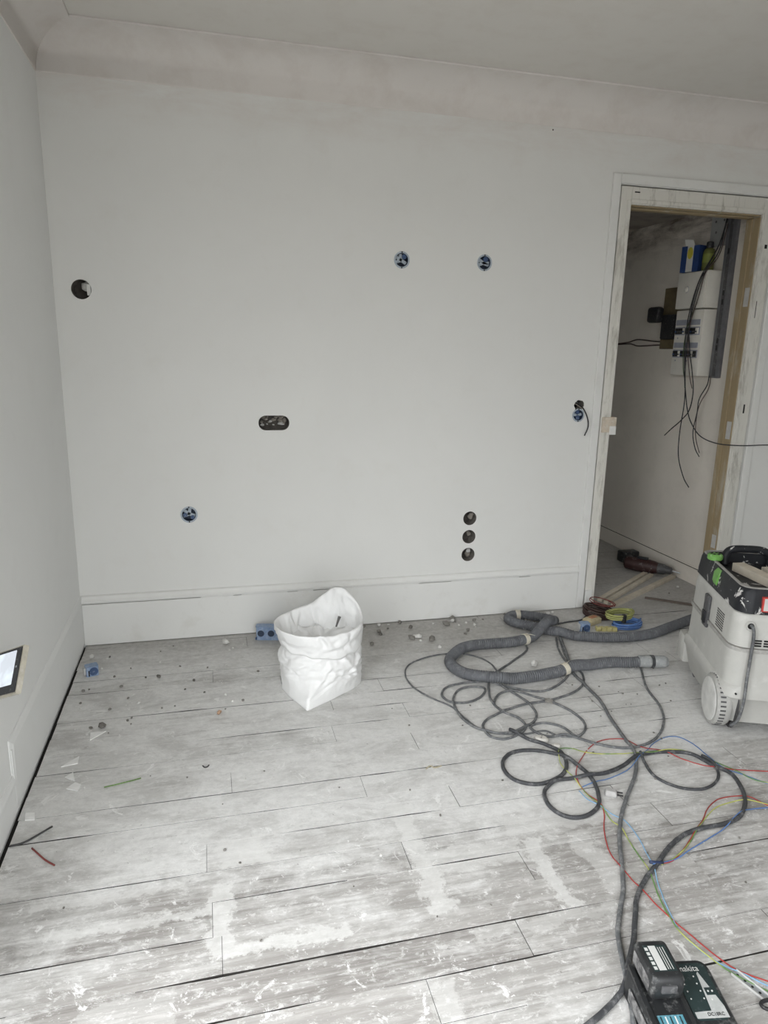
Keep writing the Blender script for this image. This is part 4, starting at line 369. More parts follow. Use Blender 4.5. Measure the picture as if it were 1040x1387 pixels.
 'earth_wire': (0.0017, [(2.489,-1.689,0.0017),(2.477,-1.681,0.0018),(2.465,-1.673,0.0021),(2.454,-1.666,0.0026),(2.442,-1.658,0.0033),(2.430,-1.650,0.0036),(2.419,-1.641,0.0035),(2.408,-1.633,0.0029),(2.398,-1.624,0.0024),(2.389,-1.613,0.0022),(2.382,-1.601,0.0024),(2.378,-1.587,0.0025),(2.374,-1.574,0.0024),(2.370,-1.560,0.0020),(2.364,-1.548,0.0018),(2.357,-1.536,0.0018),(2.350,-1.524,0.0020),(2.342,-1.512,0.0022),(2.334,-1.500,0.0023),(2.326,-1.489,0.0022),(2.318,-1.477,0.0020),(2.311,-1.466,0.0019),(2.303,-1.454,0.0023),(2.293,-1.443,0.0035),(2.283,-1.434,0.0057),(2.271,-1.427,0.0083),(2.258,-1.421,0.0108),(2.245,-1.417,0.0126),(2.231,-1.413,0.0136),(2.218,-1.410,0.0142),(2.204,-1.408,0.0146),(2.190,-1.407,0.0147),(2.176,-1.408,0.0145),(2.162,-1.409,0.0142),(2.148,-1.410,0.0140),(2.134,-1.410,0.0142),(2.120,-1.408,0.0145),(2.106,-1.405,0.0143),(2.093,-1.402,0.0132),(2.079,-1.397,0.0111),(2.066,-1.392,0.0084),(2.053,-1.387,0.0056),(2.040,-1.383,0.0034),(2.027,-1.379,0.0022),(2.013,-1.375,0.0018),(1.999,-1.373,0.0017),(1.985,-1.370,0.0017),(1.972,-1.367,0.0017),(1.958,-1.364,0.0017),(1.945,-1.360,0.0018),(1.931,-1.355,0.0021),(1.918,-1.350,0.0024),(1.906,-1.344,0.0026),(1.895,-1.335,0.0024),(1.886,-1.325,0.0021),(1.876,-1.314,0.0019),(1.864,-1.308,0.0021),(1.850,-1.304,0.0032),(1.836,-1.306,0.0053),(1.823,-1.311,0.0083),(1.812,-1.319,0.0115),(1.804,-1.331,0.0139),(1.797,-1.343,0.0144),(1.792,-1.356,0.0128),(1.787,-1.369,0.0098),(1.782,-1.382,0.0070),(1.779,-1.396,0.0059),(1.777,-1.410,0.0069),(1.775,-1.424,0.0089),(1.775,-1.438,0.0105),(1.776,-1.452,0.0112),(1.778,-1.465,0.0112),(1.781,-1.479,0.0104),(1.782,-1.493,0.0086),(1.783,-1.507,0.0061),(1.783,-1.521,0.0038),(1.784,-1.535,0.0024),(1.784,-1.549,0.0019),(1.784,-1.563,0.0021),(1.785,-1.577,0.0031),(1.786,-1.591,0.0051),(1.788,-1.605,0.0077),(1.790,-1.619,0.0096),(1.792,-1.633,0.0097),(1.794,-1.647,0.0080),(1.793,-1.661,0.0054),(1.792,-1.675,0.0034),(1.791,-1.688,0.0026),(1.790,-1.702,0.0033),(1.791,-1.716,0.0051),(1.796,-1.730,0.0071),(1.798,-1.744,0.0079),(1.797,-1.758,0.0071),(1.795,-1.772,0.0051),(1.793,-1.785,0.0032),(1.791,-1.799,0.0021),(1.789,-1.813,0.0018),(1.787,-1.827,0.0017),(1.786,-1.841,0.0017),(1.784,-1.855,0.0018),(1.783,-1.869,0.0023),(1.781,-1.883,0.0037),(1.778,-1.896,0.0060),(1.775,-1.910,0.0086),(1.771,-1.923,0.0102),(1.767,-1.937,0.0098),(1.763,-1.950,0.0076),(1.759,-1.964,0.0050),(1.755,-1.977,0.0030),(1.750,-1.990,0.0020),(1.746,-2.004,0.0017),(1.742,-2.017,0.0017),(1.738,-2.031,0.0018),(1.735,-2.044,0.0020),(1.732,-2.058,0.0023),(1.730,-2.072,0.0025),(1.728,-2.086,0.0025),(1.726,-2.100,0.0025),(1.725,-2.114,0.0027),(1.726,-2.127,0.0031),(1.728,-2.141,0.0035),(1.731,-2.155,0.0038),(1.735,-2.168,0.0039),(1.739,-2.182,0.0038),(1.744,-2.195,0.0035),(1.749,-2.208,0.0029),(1.754,-2.221,0.0024),(1.760,-2.234,0.0020),(1.767,-2.246,0.0018),(1.774,-2.258,0.0017),(1.782,-2.269,0.0017),(1.791,-2.280,0.0017),(1.800,-2.291,0.0017),(1.809,-2.302,0.0017),(1.819,-2.312,0.0017),(1.830,-2.321,0.0017),(1.841,-2.329,0.0017),(1.852,-2.337,0.0017)]),
 'short_red_wire': (0.0017, [(2.377,-1.804,0.0017),(2.369,-1.793,0.0017),(2.360,-1.782,0.0017),(2.352,-1.771,0.0017),(2.343,-1.760,0.0017),(2.335,-1.749,0.0017),(2.327,-1.737,0.0020),(2.321,-1.725,0.0030),(2.313,-1.713,0.0048),(2.304,-1.703,0.0067),(2.292,-1.695,0.0075),(2.279,-1.689,0.0067),(2.266,-1.685,0.0048),(2.253,-1.681,0.0030),(2.239,-1.679,0.0020),(2.225,-1.679,0.0017),(2.211,-1.680,0.0017),(2.197,-1.682,0.0017),(2.184,-1.686,0.0017),(2.171,-1.692,0.0017),(2.158,-1.698,0.0017),(2.146,-1.705,0.0017),(2.134,-1.712,0.0017),(2.123,-1.720,0.0017),(2.112,-1.728,0.0017),(2.101,-1.738,0.0017),(2.091,-1.747,0.0017),(2.080,-1.756,0.0018),(2.070,-1.765,0.0022),(2.058,-1.773,0.0034),(2.047,-1.781,0.0056),(2.036,-1.789,0.0081),(2.024,-1.797,0.0097),(2.013,-1.805,0.0094),(2.001,-1.813,0.0073),(1.990,-1.821,0.0048),(1.978,-1.829,0.0029),(1.966,-1.837,0.0020),(1.955,-1.845,0.0017),(1.944,-1.853,0.0017),(1.932,-1.860,0.0017),(1.920,-1.868,0.0017),(1.908,-1.875,0.0017),(1.896,-1.882,0.0017),(1.884,-1.889,0.0017),(1.871,-1.895,0.0018),(1.858,-1.899,0.0024),(1.844,-1.902,0.0039),(1.830,-1.903,0.0062),(1.816,-1.903,0.0092),(1.802,-1.903,0.0124)]),
 'short_earth_wire': (0.0017, [(2.389,-1.792,0.0017),(2.379,-1.782,0.0017),(2.369,-1.773,0.0017),(2.359,-1.763,0.0018),(2.349,-1.753,0.0021),(2.338,-1.744,0.0026),(2.327,-1.736,0.0033),(2.315,-1.729,0.0045),(2.302,-1.723,0.0064),(2.289,-1.718,0.0084),(2.276,-1.713,0.0093),(2.263,-1.710,0.0083),(2.249,-1.707,0.0060),(2.235,-1.706,0.0037),(2.221,-1.706,0.0023),(2.207,-1.707,0.0018),(2.193,-1.709,0.0017),(2.180,-1.711,0.0017),(2.166,-1.715,0.0017),(2.153,-1.720,0.0017),(2.140,-1.725,0.0017),(2.128,-1.732,0.0017),(2.116,-1.739,0.0017),(2.104,-1.746,0.0017),(2.092,-1.753,0.0018),(2.080,-1.761,0.0021),(2.069,-1.769,0.0032),(2.058,-1.777,0.0053),(2.046,-1.785,0.0080),(2.035,-1.793,0.0102),(2.023,-1.801,0.0106),(2.012,-1.809,0.0090),(2.000,-1.817,0.0063),(1.989,-1.825,0.0039),(1.978,-1.833,0.0024),(1.966,-1.841,0.0019),(1.954,-1.848,0.0020),(1.943,-1.856,0.0024),(1.931,-1.863,0.0029),(1.919,-1.870,0.0034),(1.906,-1.876,0.0035),(1.893,-1.882,0.0031),(1.881,-1.887,0.0025),(1.867,-1.892,0.0020),(1.854,-1.895,0.0018),(1.840,-1.899,0.0017),(1.827,-1.903,0.0017)]),
 'short_blue_wire': (0.0017, [(2.413,-1.767,0.0017),(2.399,-1.765,0.0017),(2.385,-1.763,0.0018),(2.371,-1.761,0.0019),(2.357,-1.759,0.0022),(2.344,-1.757,0.0023),(2.329,-1.756,0.0022),(2.316,-1.754,0.0019),(2.302,-1.752,0.0018),(2.288,-1.751,0.0020),(2.274,-1.751,0.0028),(2.260,-1.753,0.0046),(2.246,-1.755,0.0073),(2.232,-1.758,0.0100),(2.218,-1.762,0.0118),(2.205,-1.766,0.0124),(2.192,-1.772,0.0123),(2.180,-1.778,0.0123),(2.167,-1.785,0.0124),(2.155,-1.791,0.0119),(2.142,-1.798,0.0104),(2.130,-1.804,0.0079),(2.117,-1.809,0.0052),(2.103,-1.815,0.0031),(2.090,-1.819,0.0021),(2.077,-1.824,0.0018),(2.064,-1.828,0.0017),(2.050,-1.833,0.0017),(2.037,-1.837,0.0017),(2.024,-1.842,0.0017),(2.010,-1.846,0.0017),(1.997,-1.851,0.0017),(1.984,-1.855,0.0017),(1.970,-1.860,0.0017),(1.957,-1.864,0.0017),(1.944,-1.869,0.0017),(1.931,-1.874,0.0017),(1.918,-1.879,0.0017),(1.905,-1.885,0.0017),(1.891,-1.889,0.0017),(1.878,-1.893,0.0019),(1.864,-1.896,0.0026),(1.850,-1.898,0.0044),(1.836,-1.901,0.0071),(1.823,-1.903,0.0101),(1.809,-1.905,0.0123),(1.795,-1.907,0.0137)]),
}
TAPES = [(2.207, -0.104, 0.03), (2.1, -0.423, -0.035), (2.133, -0.764, 0.012)]
# ------------------------------------------------------------------ the setting: floor with its boards
HX0, HX1, HY1, HZ = 2.1, 3.57, 2.4, 2.26          # hall beyond the door
WT = 0.10                                          # back wall thickness
DX0, DX1, DZ = 2.655, 3.605, 2.237                 # hole in the wall for the door frame
bm = B(); slab(bm, -0.1, RX+0.1, RY-0.1, WT-0.002, -0.08, -0.014); slab(bm, HX0-0.1, HX1+0.1, WT-0.002, HY1+0.1, -0.08, -0.014)
floor = struct(obj('floor', bm, M_BLACKGAP))
M_EDGE = pm('dirty_board_edge', (0.045, 0.041, 0.036), 0.9, scale=60, var=0.3)
PITCHB, Y0 = 0.1137, -0.51
ENDS = {-0.686: [1.30], -0.926: [1.35], -1.125: [1.32], -1.485: [1.353], -2.173: [1.06], -1.842: [0.583, 1.448], -2.087: [1.334], -1.71: [1.126], -1.585: [0.569]}
rb = random.Random(3)
# joints that have stayed open and dark, by row and stretch, as the photograph shows them
OPEN = {0: [(0.01, 0.3), (1.6, 2.0)], 1: [(1.26, 1.62)], 2: [(0.33, 0.93), (1.3, 1.5)], 3: [(1.2, 1.36), (2.3, 2.6)], 4: [(0.6, 1.0), (1.15, 1.26), (2.1, 2.35)], 5: [(0.01, 0.24), (1.72, 2.15)], 6: [(1.95, 2.4)],
        7: [(0.27, 1.16), (1.24, 1.42)], 8: [(0.01, 0.25), (0.7, 0.8)], 9: [(0.85, 1.25), (1.75, 1.9)], 10: [(1.16, 1.44), (0.2, 0.45)], 11: [(0.6, 0.93), (1.2, 1.4)], 12: [(0.05, 0.55), (1.95, 2.3)],
        13: [(0.45, 1.56)], 14: [(1.0, 1.36), (0.3, 0.76)], 15: [(1.6, 2.2)], 16: [(0.6, 1.0), (1.8, 2.0)], 17: [(0.3, 1.2)], -1: [(2.75, 3.4)], -3: [(2.8, 3.3)], 20: [(0, 4)], 24: [(0, 4)]}
def openness(kj, x):
    n = -kj
    for (p, q) in OPEN.get(n, []):
        if p <= x <= q: return 0.0006+0.0034*abs(noise.noise(Vector((x*9, n*3.1, 0.5))))
    return 0.0
def plank(x0, x1, y0, y1, name='plank', kj=None):
    """one board: slightly wavy edges, eased top arris"""
    bm = B(); n = max(2, int((x1-x0)/0.08)); g0 = 0.0002; rows = []
    zt = -rb.choice((0, 0, 0.0004, 0.0008, 0.0012)); ea = 0.0004
    for i in range(n+1):
        x = x0+0.0006+(x1-x0-0.0012)*i/n
        a = y0+g0+abs(rb.gauss(0, 0.0002))+(openness(kj, x) if kj is not None else 0); b = y1-g0-abs(rb.gauss(0, 0.0002))-(openness(kj+1, x) if kj is not None else 0)
        rows.append([bm.verts.new((x, a, -0.014)), bm.verts.new((x, a, zt-ea)), bm.verts.new((x, a+ea, zt)), bm.verts.new((x, b-ea, zt)), bm.verts.new((x, b, zt-ea)), bm.verts.new((x, b, -0.014))])
    for p, q in zip(rows, rows[1:]):
        for k in range(5): bm.faces.new((p[k], q[k], q[k+1], p[k+1]))
    bm.faces.new(rows[0]); bm.faces.new(rows[-1][::-1])
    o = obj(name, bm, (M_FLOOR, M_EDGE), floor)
    for f in o.data.polygons:
        if f.normal.z < 0.3: f.material_index = 1
    return o
fill = B(); rf = random.Random(12)
k0 = int(math.floor((RY-Y0)/PITCHB)); k1 = int(math.ceil((HY1-Y0)/PITCHB))
for k in range(k0, k1):
    ya, yb = Y0+k*PITCHB, Y0+(k+1)*PITCHB
    yc = (ya+yb)/2
    if yb < 0.0:   x0, x1 = 0.011, RX
    elif ya < 0: x0, x1 = 0.011, RX
    elif yc < WT+0.03: x0, x1 = DX0+0.004, DX1-0.004
    else:           x0, x1 = HX0, HX1
    ya2, yb2 = max(ya, RY), min(yb, HY1)
    if yb > 0 and ya < 0 and yb < 0.07:    # the row that runs under the baseboard
        yb2 = yb
    ends = []
    for key, v in ENDS.items():
        if ya < key < yb: ends += v
    lim = x0 + rb.uniform(0.5, 1.2) if not ends else max(ends)+rb.uniform(0.7, 1.5)
    while lim < x1-0.3:
        ends.append(lim); lim += rb.uniform(0.9, 2.0)
    xs = [x0]+sorted(ends)+[x1]
    for a, b in zip(xs, xs[1:]):
        if b-a > 0.05 and ya < 0 < yb:      # the row that meets the back wall runs on through the doorway
            for (p, q, ye) in ((a, min(b, DX0), -0.004), (max(a, DX0+0.004), min(b, DX1-0.004), yb2), (max(a, DX1), b, -0.004)):
                if q-p > 0.03: plank(p, q, ya2, ye, kj=k)
        elif b-a > 0.05: plank(a+(rb.uniform(0, 0.006) if a < 0.1 else 0), b, ya2, yb2, kj=k)
    # plaster pressed into parts of the joint
    x = x0+rf.uniform(0, 0.2)
    while x < x1-0.1:
        ln = rf.uniform(0.05, 0.45); e = min(x1-0.01, x+ln)
        if not any(openness(k, x+(e-x)*i_/4) for i_ in range(5)): box(fill, ((x+e)/2, ya2, -0.0074), (e-x, 0.0016, 0.0124))
        x = e+rf.uniform(0.06, 0.9)
o = obj('joint_filler', fill, M_FILL, floor); o['kind'] = 'stuff'

# ------------------------------------------------------------------ walls
def disc_cutter(x, z, r, depth, n=28, sx=1.0):
    bm = B(); v = cyl(bm, (0, -0.03, 0), (0, depth, 0), r, n)
    bmesh.ops.scale(bm, vec=(sx, 1, 1), verts=bm.verts[:]); bmesh.ops.translate(bm, vec=(x, 0, z), verts=bm.verts[:]); return bm
bm = B(); slab(bm, -0.12, RX+0.12, 0, WT, -0.08, CEIL+0.1)
wall_back = obj('wall_back', bm, M_WALL)
cuts = []
bm = B(); slab(bm, DX0, DX1, -0.1, WT+0.1, -0.2, DZ); cuts.append(bm)
BOXES = [(1.534, 1.826, 0.034), (1.952, 1.833, 0.034), (0.513, 0.626, 0.035), (2.528, 1.092, 0.031)]
for x, z, r in BOXES: cuts.append(disc_cutter(x, z, r+0.0035, 0.055))
cuts.append(disc_cutter(0.109, 1.638, 0.041, 0.09))
for z in (0.55, 0.449, 0.35): cuts.append(disc_cutter(1.943, z, 0.037, 0.08))
bm = B(); pts = rrect(0.922-0.073, 0.922+0.073, 1.06-0.035, 1.06+0.035, 0.034, 8)
a = [bm.verts.new((x, -0.03, z)) for x, z in pts]; b = [bm.verts.new((x, 0.075, z)) for x, z in pts]
for k in range(len(pts)): bm.faces.new((a[k], a[(k+1) % len(pts)], b[(k+1) % len(pts)], b[k]))
bm.faces.new(a); bm.faces.new(b[::-1]); cuts.append(bm)
# ragged hole above the box by the door
bm = B(); rr = random.Random(5); ring = [(2.527+(0.031+rr.uniform(-0.006, 0.004))*math.cos(t)*0.95, 1.142+(0.030+rr.uniform(-0.006, 0.004))*math.sin(t)) for t in [2*PI*i/14 for i in range(14)]]
a = [bm.verts.new((x, -0.03, z)) for x, z in ring]; b = [bm.verts.new((x, 0.07, z)) for x, z in ring]
for k in range(14): bm.faces.new((a[k], a[(k+1) % 14], b[(k+1) % 14], b[k]))
bm.faces.new(a); bm.faces.new(b[::-1]); cuts.append(bm)
cuts.append(disc_cutter(2.267, 2.45, 0.004, 0.03, 8))
cut(wall_back, cuts); struct(wall_back)
M_RAW = pm('raw_hole_edge', (0.20, 0.185, 0.165), 0.95, scale=70, var=0.4)
wall_back.data.materials.append(M_RAW)
for f in wall_back.data.polygons:      # the cut faces inside the small holes are raw masonry, not paint
    c = f.center
    if 0.012 < c.y < 0.098 and not (abs(c.x-DX0) < 0.01 or abs(c.x-DX1) < 0.01 or abs(c.z-DZ) < 0.01) and abs(f.normal.y) < 0.9 and 0 < c.x < RX: f.material_index = 1
M_RUBBLE = pm('wall_core_rubble', (0.30, 0.275, 0.24), 0.9, scale=60, var=0.4, bmp=0.6)
M_CORE = pm('wall_core_dust', (0.10, 0.09, 0.08), 0.95, scale=40, var=0.3)
# what the cut holes show of the masonry behind the plaster
def backing(x, z, r, y): 
    bm = B(); cyl(bm, (x, y, z), (x, y+0.004, z), r, 24); return obj('hole_backing', bm, M_CORE, wall_back)
backing(0.109, 1.638, 0.040, 0.084)
for z in (0.55, 0.449, 0.35): backing(1.943, z, 0.036, 0.074)
bm = B(); slab(bm, 0.85, 0.995, 0.069, 0.074, 1.026, 1.094); obj('hole_backing', bm, M_CORE, wall_back)
bm = B(); cyl(bm, (2.527, 0.064, 1.142), (2.527, 0.069, 1.142), 0.026, 14); obj('hole_backing', bm, M_DARK, wall_back)
rr = random.Random(21)
for i in range(26):
    x = 0.922+rr.uniform(-0.055, 0.06); z = 1.06+rr.uniform(-0.026, 0.024); s = rr.uniform(0.005, 0.013)
    bm = stone(s, 100+i, 0.8)
    o = obj('masonry_stone', bm, M_RUBBLE if rr.random() < 0.72 else M_FILL, wall_back); o.location = (x, 0.05+rr.uniform(-0.012, 0.012), z)
for (x, y, z, s, mt) in ((0.128, 0.035, 1.640, 0.02, M_FILL), (0.1145, 0.06, 1.640, 0.006, M_FILL), (1.958, 0.03, 0.548, 0.017, M_RUBBLE), (1.956, 0.045, 0.45, 0.014, M_RUBBLE), (1.956, 0.035, 0.357, 0.011, M_FILL), (1.955, 0.04, 0.335, 0.014, M_RUBBLE)):
    bm = stone(s, int(x*1000+z*77), 1.1, 2); o = obj('masonry_stone', bm, mt, wall_back); o.location = (x, y, z-s*0.5)
# a bright flake of broken plaster at the right of the upper hole
bm = B(); box(bm, (0.1385, 0.02, 1.638), (0.016, 0.03, 0.048), bev=0.003); obj('plaster_flake', bm, M_TRIM, wall_back)

bm = B(); slab(bm, -0.12, 0, RY-0.12, -0.0005, -0.08, CEIL+0.1); wl = struct(obj('wall_left', bm, M_WALL2)); cs = []
for (y0, y1, z0, z1) in WINL:
    bm = B(); slab(bm, -0.3, 0.1, y0, y1, z0, z1); cs.append(bm)
cut(wl, cs)
bm = B(); slab(bm, RX, RX+0.12, RY-0.12, -0.0005, -0.08, CEIL+0.1); struct(obj('wall_right', bm, M_WALL2))
bm = B(); slab(bm, 0.0005, RX-0.0005, RY-0.24, RY, -0.08, CEIL+0.1)
wf = struct(obj('wall_front', bm, M_WALL2)); cs = []
for (x0, x1, z0, z1) in WINS:
    bm = B(); slab(bm, x0, x1, RY-0.4, RY+0.1, z0, z1); cs.append(bm)
cut(wf, cs)
for i, (x0, x1, z0, z1) in enumerate(WINS):
    bm = B(); t = 0.05; y0, y1 = RY-0.2, RY-0.14
    slab(bm, x0, x0+t, y0, y1, z0, z1); slab(bm, x1-t, x1, y0, y1, z0, z1); slab(bm, x0+t, x1-t, y0, y1, z0, z0+t); slab(bm, x0+t, x1-t, y0, y1, z1-t, z1)
    slab(bm, (x0+x1)/2-0.03, (x0+x1)/2+0.03, y0, y1, z0+t, z1-t)
    struct(obj('window_%d' % (i+1), bm, M_TRIM))
for i, (y0, y1, z0, z1) in enumerate(WINL):
    bm = B(); t = 0.05; x0, x1 = -0.09, -0.04; ym = (y0+y1)/2
    slab(bm, x0, x1, y0, y0+t, z0, z1); slab(bm, x0, x1, y1-t, y1, z0, z1); slab(bm, x0, x1, y0+t, y1-t, z0, z0+t); slab(bm, x0, x1, y0+t, y1-t, z1-t, z1); slab(bm, x0, x1, ym-0.03, ym+0.03, z0+t, z1-t)
    struct(obj('window_%d' % (len(WINS)+1+i), bm, M_TRIM))
bm = B(); slab(bm, 0.0005, RX-0.0005, RY+0.0005, -0.0005, CEIL, CEIL+0.1); struct(obj('ceiling', bm, M_CEIL))
# hall shell
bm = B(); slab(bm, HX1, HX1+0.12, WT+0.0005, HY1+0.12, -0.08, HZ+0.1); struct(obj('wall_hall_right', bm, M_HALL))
bm = B(); slab(bm, HX0-0.12, HX0, WT+0.0005, HY1+0.12, -0.08, HZ+0.1); wh = struct(obj('wall_hall_left', bm, M_WALL2)); cs = []
for (y0, y1, z0, z1) in HALL_OPENING:
    bm = B(); slab(bm, HX0-0.3, HX0+0.1, y0, y1, z0, z1); cs.append(bm)
cut(wh, cs)
for (y0, y1, z0, z1) in HALL_OPENING:  # frame of the added hall opening
    bm = B(); t = 0.04; x0, x1 = HX0-0.08, HX0-0.03
    slab(bm, x0, x1, y0, y0+t, z0, z1); slab(bm, x0, x1, y1-t, y1, z0, z1); slab(bm, x0, x1, y0+t, y1-t, z0, z0+t); slab(bm, x0, x1, y0+t, y1-t, z1-t, z1)
    struct(obj('window_%d' % (len(WINS)+len(WINL)+1), bm, M_TRIM))
bm = B(); slab(bm, HX0+0.0005, HX1-0.0005, HY1, HY1+0.12, -0.08, HZ+0.1); struct(obj('wall_hall_end', bm, M_WALL2))
bm = B(); slab(bm, HX0+0.0005, HX1-0.0005, WT+0.0005, HY1-0.0005, HZ, HZ+0.1)
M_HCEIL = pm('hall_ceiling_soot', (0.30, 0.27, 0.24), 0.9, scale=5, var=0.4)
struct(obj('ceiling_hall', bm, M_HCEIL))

# cornice: hollow cove with a fillet below and a bead against the ceiling
def cove_profile():
    z0, z1, d = 2.468, CEIL, 0.165
    pts = [(0.0, z0-0.004), (0.003, z0-0.002)]
    for i in range(9):
        t = i/8*PI/2; pts.append((0.004+(d-0.012)*(1-math.cos(t)), z0+(z1-z0-0.008)*math.sin(t)))
    pts += [(d-0.002, z1-0.0075), (d, z1-0.004), (d+0.001, z1-0.001), (0.0, z1-0.001)]
    return pts
bm = B(); pr = cove_profile()
A = [bm.verts.new((d, -d, z)) for d, z in pr]; Cc = [bm.verts.new((RX-0.001, -d, z)) for d, z in pr]
for k in range(len(pr)): bm.faces.new((A[k], A[(k+1) % len(pr)], Cc[(k+1) % len(pr)], Cc[k]))
bm.faces.new(A[::-1]); bm.faces.new(Cc)
struct(obj('trim_1', bm, M_CORN, None, True, 50))
bm = B(); A = [bm.verts.new((d, -d, z)) for d, z in pr]; Cc = [bm.verts.new((d, RY+0.001, z)) for d, z in pr]
for k in range(len(pr)): bm.faces.new((A[k], A[(k+1) % len(pr)], Cc[(k+1) % len(pr)], Cc[k]))
bm.faces.new(A); bm.faces.new(Cc[::-1])
struct(obj('trim_2', bm, M_CORN, None, True, 50))

# baseboards: flat plinth, open joint, moulded cap
CAPP = [(0.0, 0.0), (0.020, 0.0), (0.023, 0.004), (0.023, 0.012), (0.018, 0.017), (0.013, 0.024), (0.012, 0.032), (0.005, 0.037), (0.0, 0.037)]
def extrude_profile(bm, pts3_a, pts3_b):
    a = [bm.verts.new(p) for p in pts3_a]; b = [bm.verts.new(p) for p in pts3_b]; n = len(a)
    for k in range(n): bm.faces.new((a[k], a[(k+1) % n], b[(k+1) % n], b[k]))
    bm.faces.new(a); bm.faces.new(b[::-1])
bb = bpy.data.objects.new('baseboard_back', None); COL.objects.link(bb); struct(bb)
bm = B(); slab(bm, 0.0065, 2.604, -0.016, -0.0003, 0.003, 0.2085, 0.0015); obj('plinth', bm, M_TRIM, bb)
bm = B(); extrude_profile(bm, [(0.0065, -d, 0.2135+h) for d, h in CAPP], [(2.604, -d, 0.2135+h) for d, h in CAPP]); obj('cap_moulding', bm, M_TRIM, bb, True, 40)
bm = B(); slab(bm, 0.0065, 2.604, -0.006, -0.0003, 0.2085, 0.2135); obj('open_joint', bm, M_BLACKGAP, bb)
# the joint is filled with paint along most of its length
rr = random.Random(4); bm = B(); x = 0.55
while x < 2.55:
    e = min(2.6, x+rr.uniform(0.05, 0.5)); box(bm, ((x+e)/2, -0.0085, 0.211), (e-x, 0.012, 0.0052)); x = e+rr.uniform(0.02, 0.22)
o = obj('joint_filler', bm, M_TRIM, bb); o['kind'] = 'stuff'
bl = bpy.data.objects.new('baseboard_left', None); COL.objects.link(bl); struct(bl)
YS = -1.235
CAPL = [(d*0.34, h) for d, h in CAPP]
bm = B(); slab(bm, 0.0003, 0.006, YS-0.03, -0.0005, 0.009, 0.2135, 0.0015); obj('plinth', bm, M_WALL2, bl)
bm = B(); extrude_profile(bm, [(d, -0.0005, 0.2135+h) for d, h in CAPL], [(d, YS-h, 0.2135+h) for d, h in CAPL]); obj('cap_moulding', bm, M_WALL2, bl, True, 40)
bm = B(); extrude_profile(bm, [(d, YS-h, 0.2135+h) for d, h in CAPL], [(d, YS-h, 0.098+h) for d, h in CAPL]); obj('cap_moulding', bm, M_WALL2, bl, True, 40)
bm = B(); slab(bm, 0.0003, 0.006, RY+0.001, YS-0.031, 0.009, 0.098, 0.0015); obj('plinth', bm, M_WALL2, bl)
bm = B(); extrude_profile(bm, [(d, YS-h, 0.098+h) for d, h in CAPL], [(d, RY+0.001, 0.098+h) for d, h in CAPL]); obj('cap_moulding', bm, M_WALL2, bl, True, 40)
bm = B(); slab(bm, HX1-0.016, HX1-0.0003, WT+0.001, HY1-0.001, 0.0, 0.102, 0.0015)
bh = struct(obj('baseboard_hall', bm, M_HALL)); 
bm = B(); slab(bm, HX1-0.010, HX1-0.0003, WT+0.001, HY1-0.001, 0.102, 0.106); obj('open_joint', bm, M_BLACKGAP, bh)
bm = B(); slab(bm, HX1-0.012, HX1-0.0003, WT+0.001, HY1-0.001, 0.106, 0.116, 0.003); obj('cap_moulding', bm, M_HALL, bh)

# ------------------------------------------------------------------ doorway without its door: casing, frame, bare jamb
dr = bpy.data.objects.new('door_1', None); COL.objects.link(dr); struct(dr)
def bead(x0, x1, z0, z1, name='casing'):
    bm = B(); slab(bm, x0, x1, -0.014, -0.0003, z0, z1, 0.0045); return obj(name, bm, M_TRIM, dr)
bead(2.607, 2.652, 0.002, 2.286); bead(3.608, 3.655, 0.002, 2.286); bead(2.6525, 3.6075, 2.240, 2.286)
IX0, IX1, IZ = 2.722, 3.512, 2.148
def post(x0, x1, xin0, xin1):
    bm = B(); slab(bm, x0, x1, -0.006, WT, 0.001, DZ-0.006, 0.003); o = obj('frame_post', bm, M_FRAME, dr)
    bm = B(); slab(bm, xin0, xin1, -0.012, -0.006, 0.1, IZ+0.018, 0.002); obj('frame_fillet', bm, M_FRAME, dr)
post(DX0+0.006, IX0, 2.698, 2.716); post(IX1, DX1-0.006, 3.518, 3.536)
bm = B(); slab(bm, IX0, IX1, -0.006, WT, IZ, DZ-0.006, 0.003); obj('frame_head', bm, M_FRAME, dr)
bm = B(); slab(bm, 2.7165, 3.5175, -0.012, -0.006, IZ+0.006, IZ+0.024, 0.002); obj('frame_fillet', bm, M_FRAME, dr)
# bare wood where the door closed: lining strips and stop on the hinge side and under the head
bm = B(); slab(bm, IX1-0.006, IX1-0.0003, 0.004, 0.055, 0.001, IZ-0.009, 0.002); obj('jamb_lining', bm, M_JAMB, dr)
bm = B(); slab(bm, IX1-0.011, IX1-0.0003, 0.0555, WT, 0.001, IZ-0.011, 0.003); obj('door_stop', bm, M_JAMB, dr)
bm = B(); slab(bm, IX0+0.001, IX1-0.0005, 0.004, 0.055, IZ-0.006, IZ-0.0003, 0.002); obj('head_lining', bm, M_JAMB, dr)
bm = B(); slab(bm, IX0+0.001, IX1-0.0005, 0.0555, WT, IZ-0.010, IZ-0.0003, 0.003); obj('door_stop', bm, M_JAMB, dr)
M_KEEP = pm('raw_patch_wood', (0.60, 0.52, 0.42), 0.7, 0.5, (0.72, 0.70, 0.65), scale=30)
bm = B(); slab(bm, 2.668, 2.752, -0.016, 0.03, 1.000, 1.082, 0.004); obj('lock_keep_block', bm, M_KEEP, dr)
bm = B(); slab(bm, 2.712, 2.750, -0.021, -0.014, 0.988, 1.035, 0.003); obj('lock_keep_plate', bm, M_TRIM, dr)
bm = B(); slab(bm, 2.6585, 2.700, -0.020, -0.0062, 0.001, 0.105, 0.003); obj('plinth_block', bm, M_TRIM, dr)
bm = B(); slab(bm, 3.535, 3.602, -0.020, -0.0062, 0.001, 0.105, 0.003); obj('plinth_block', bm, M_TRIM, dr)
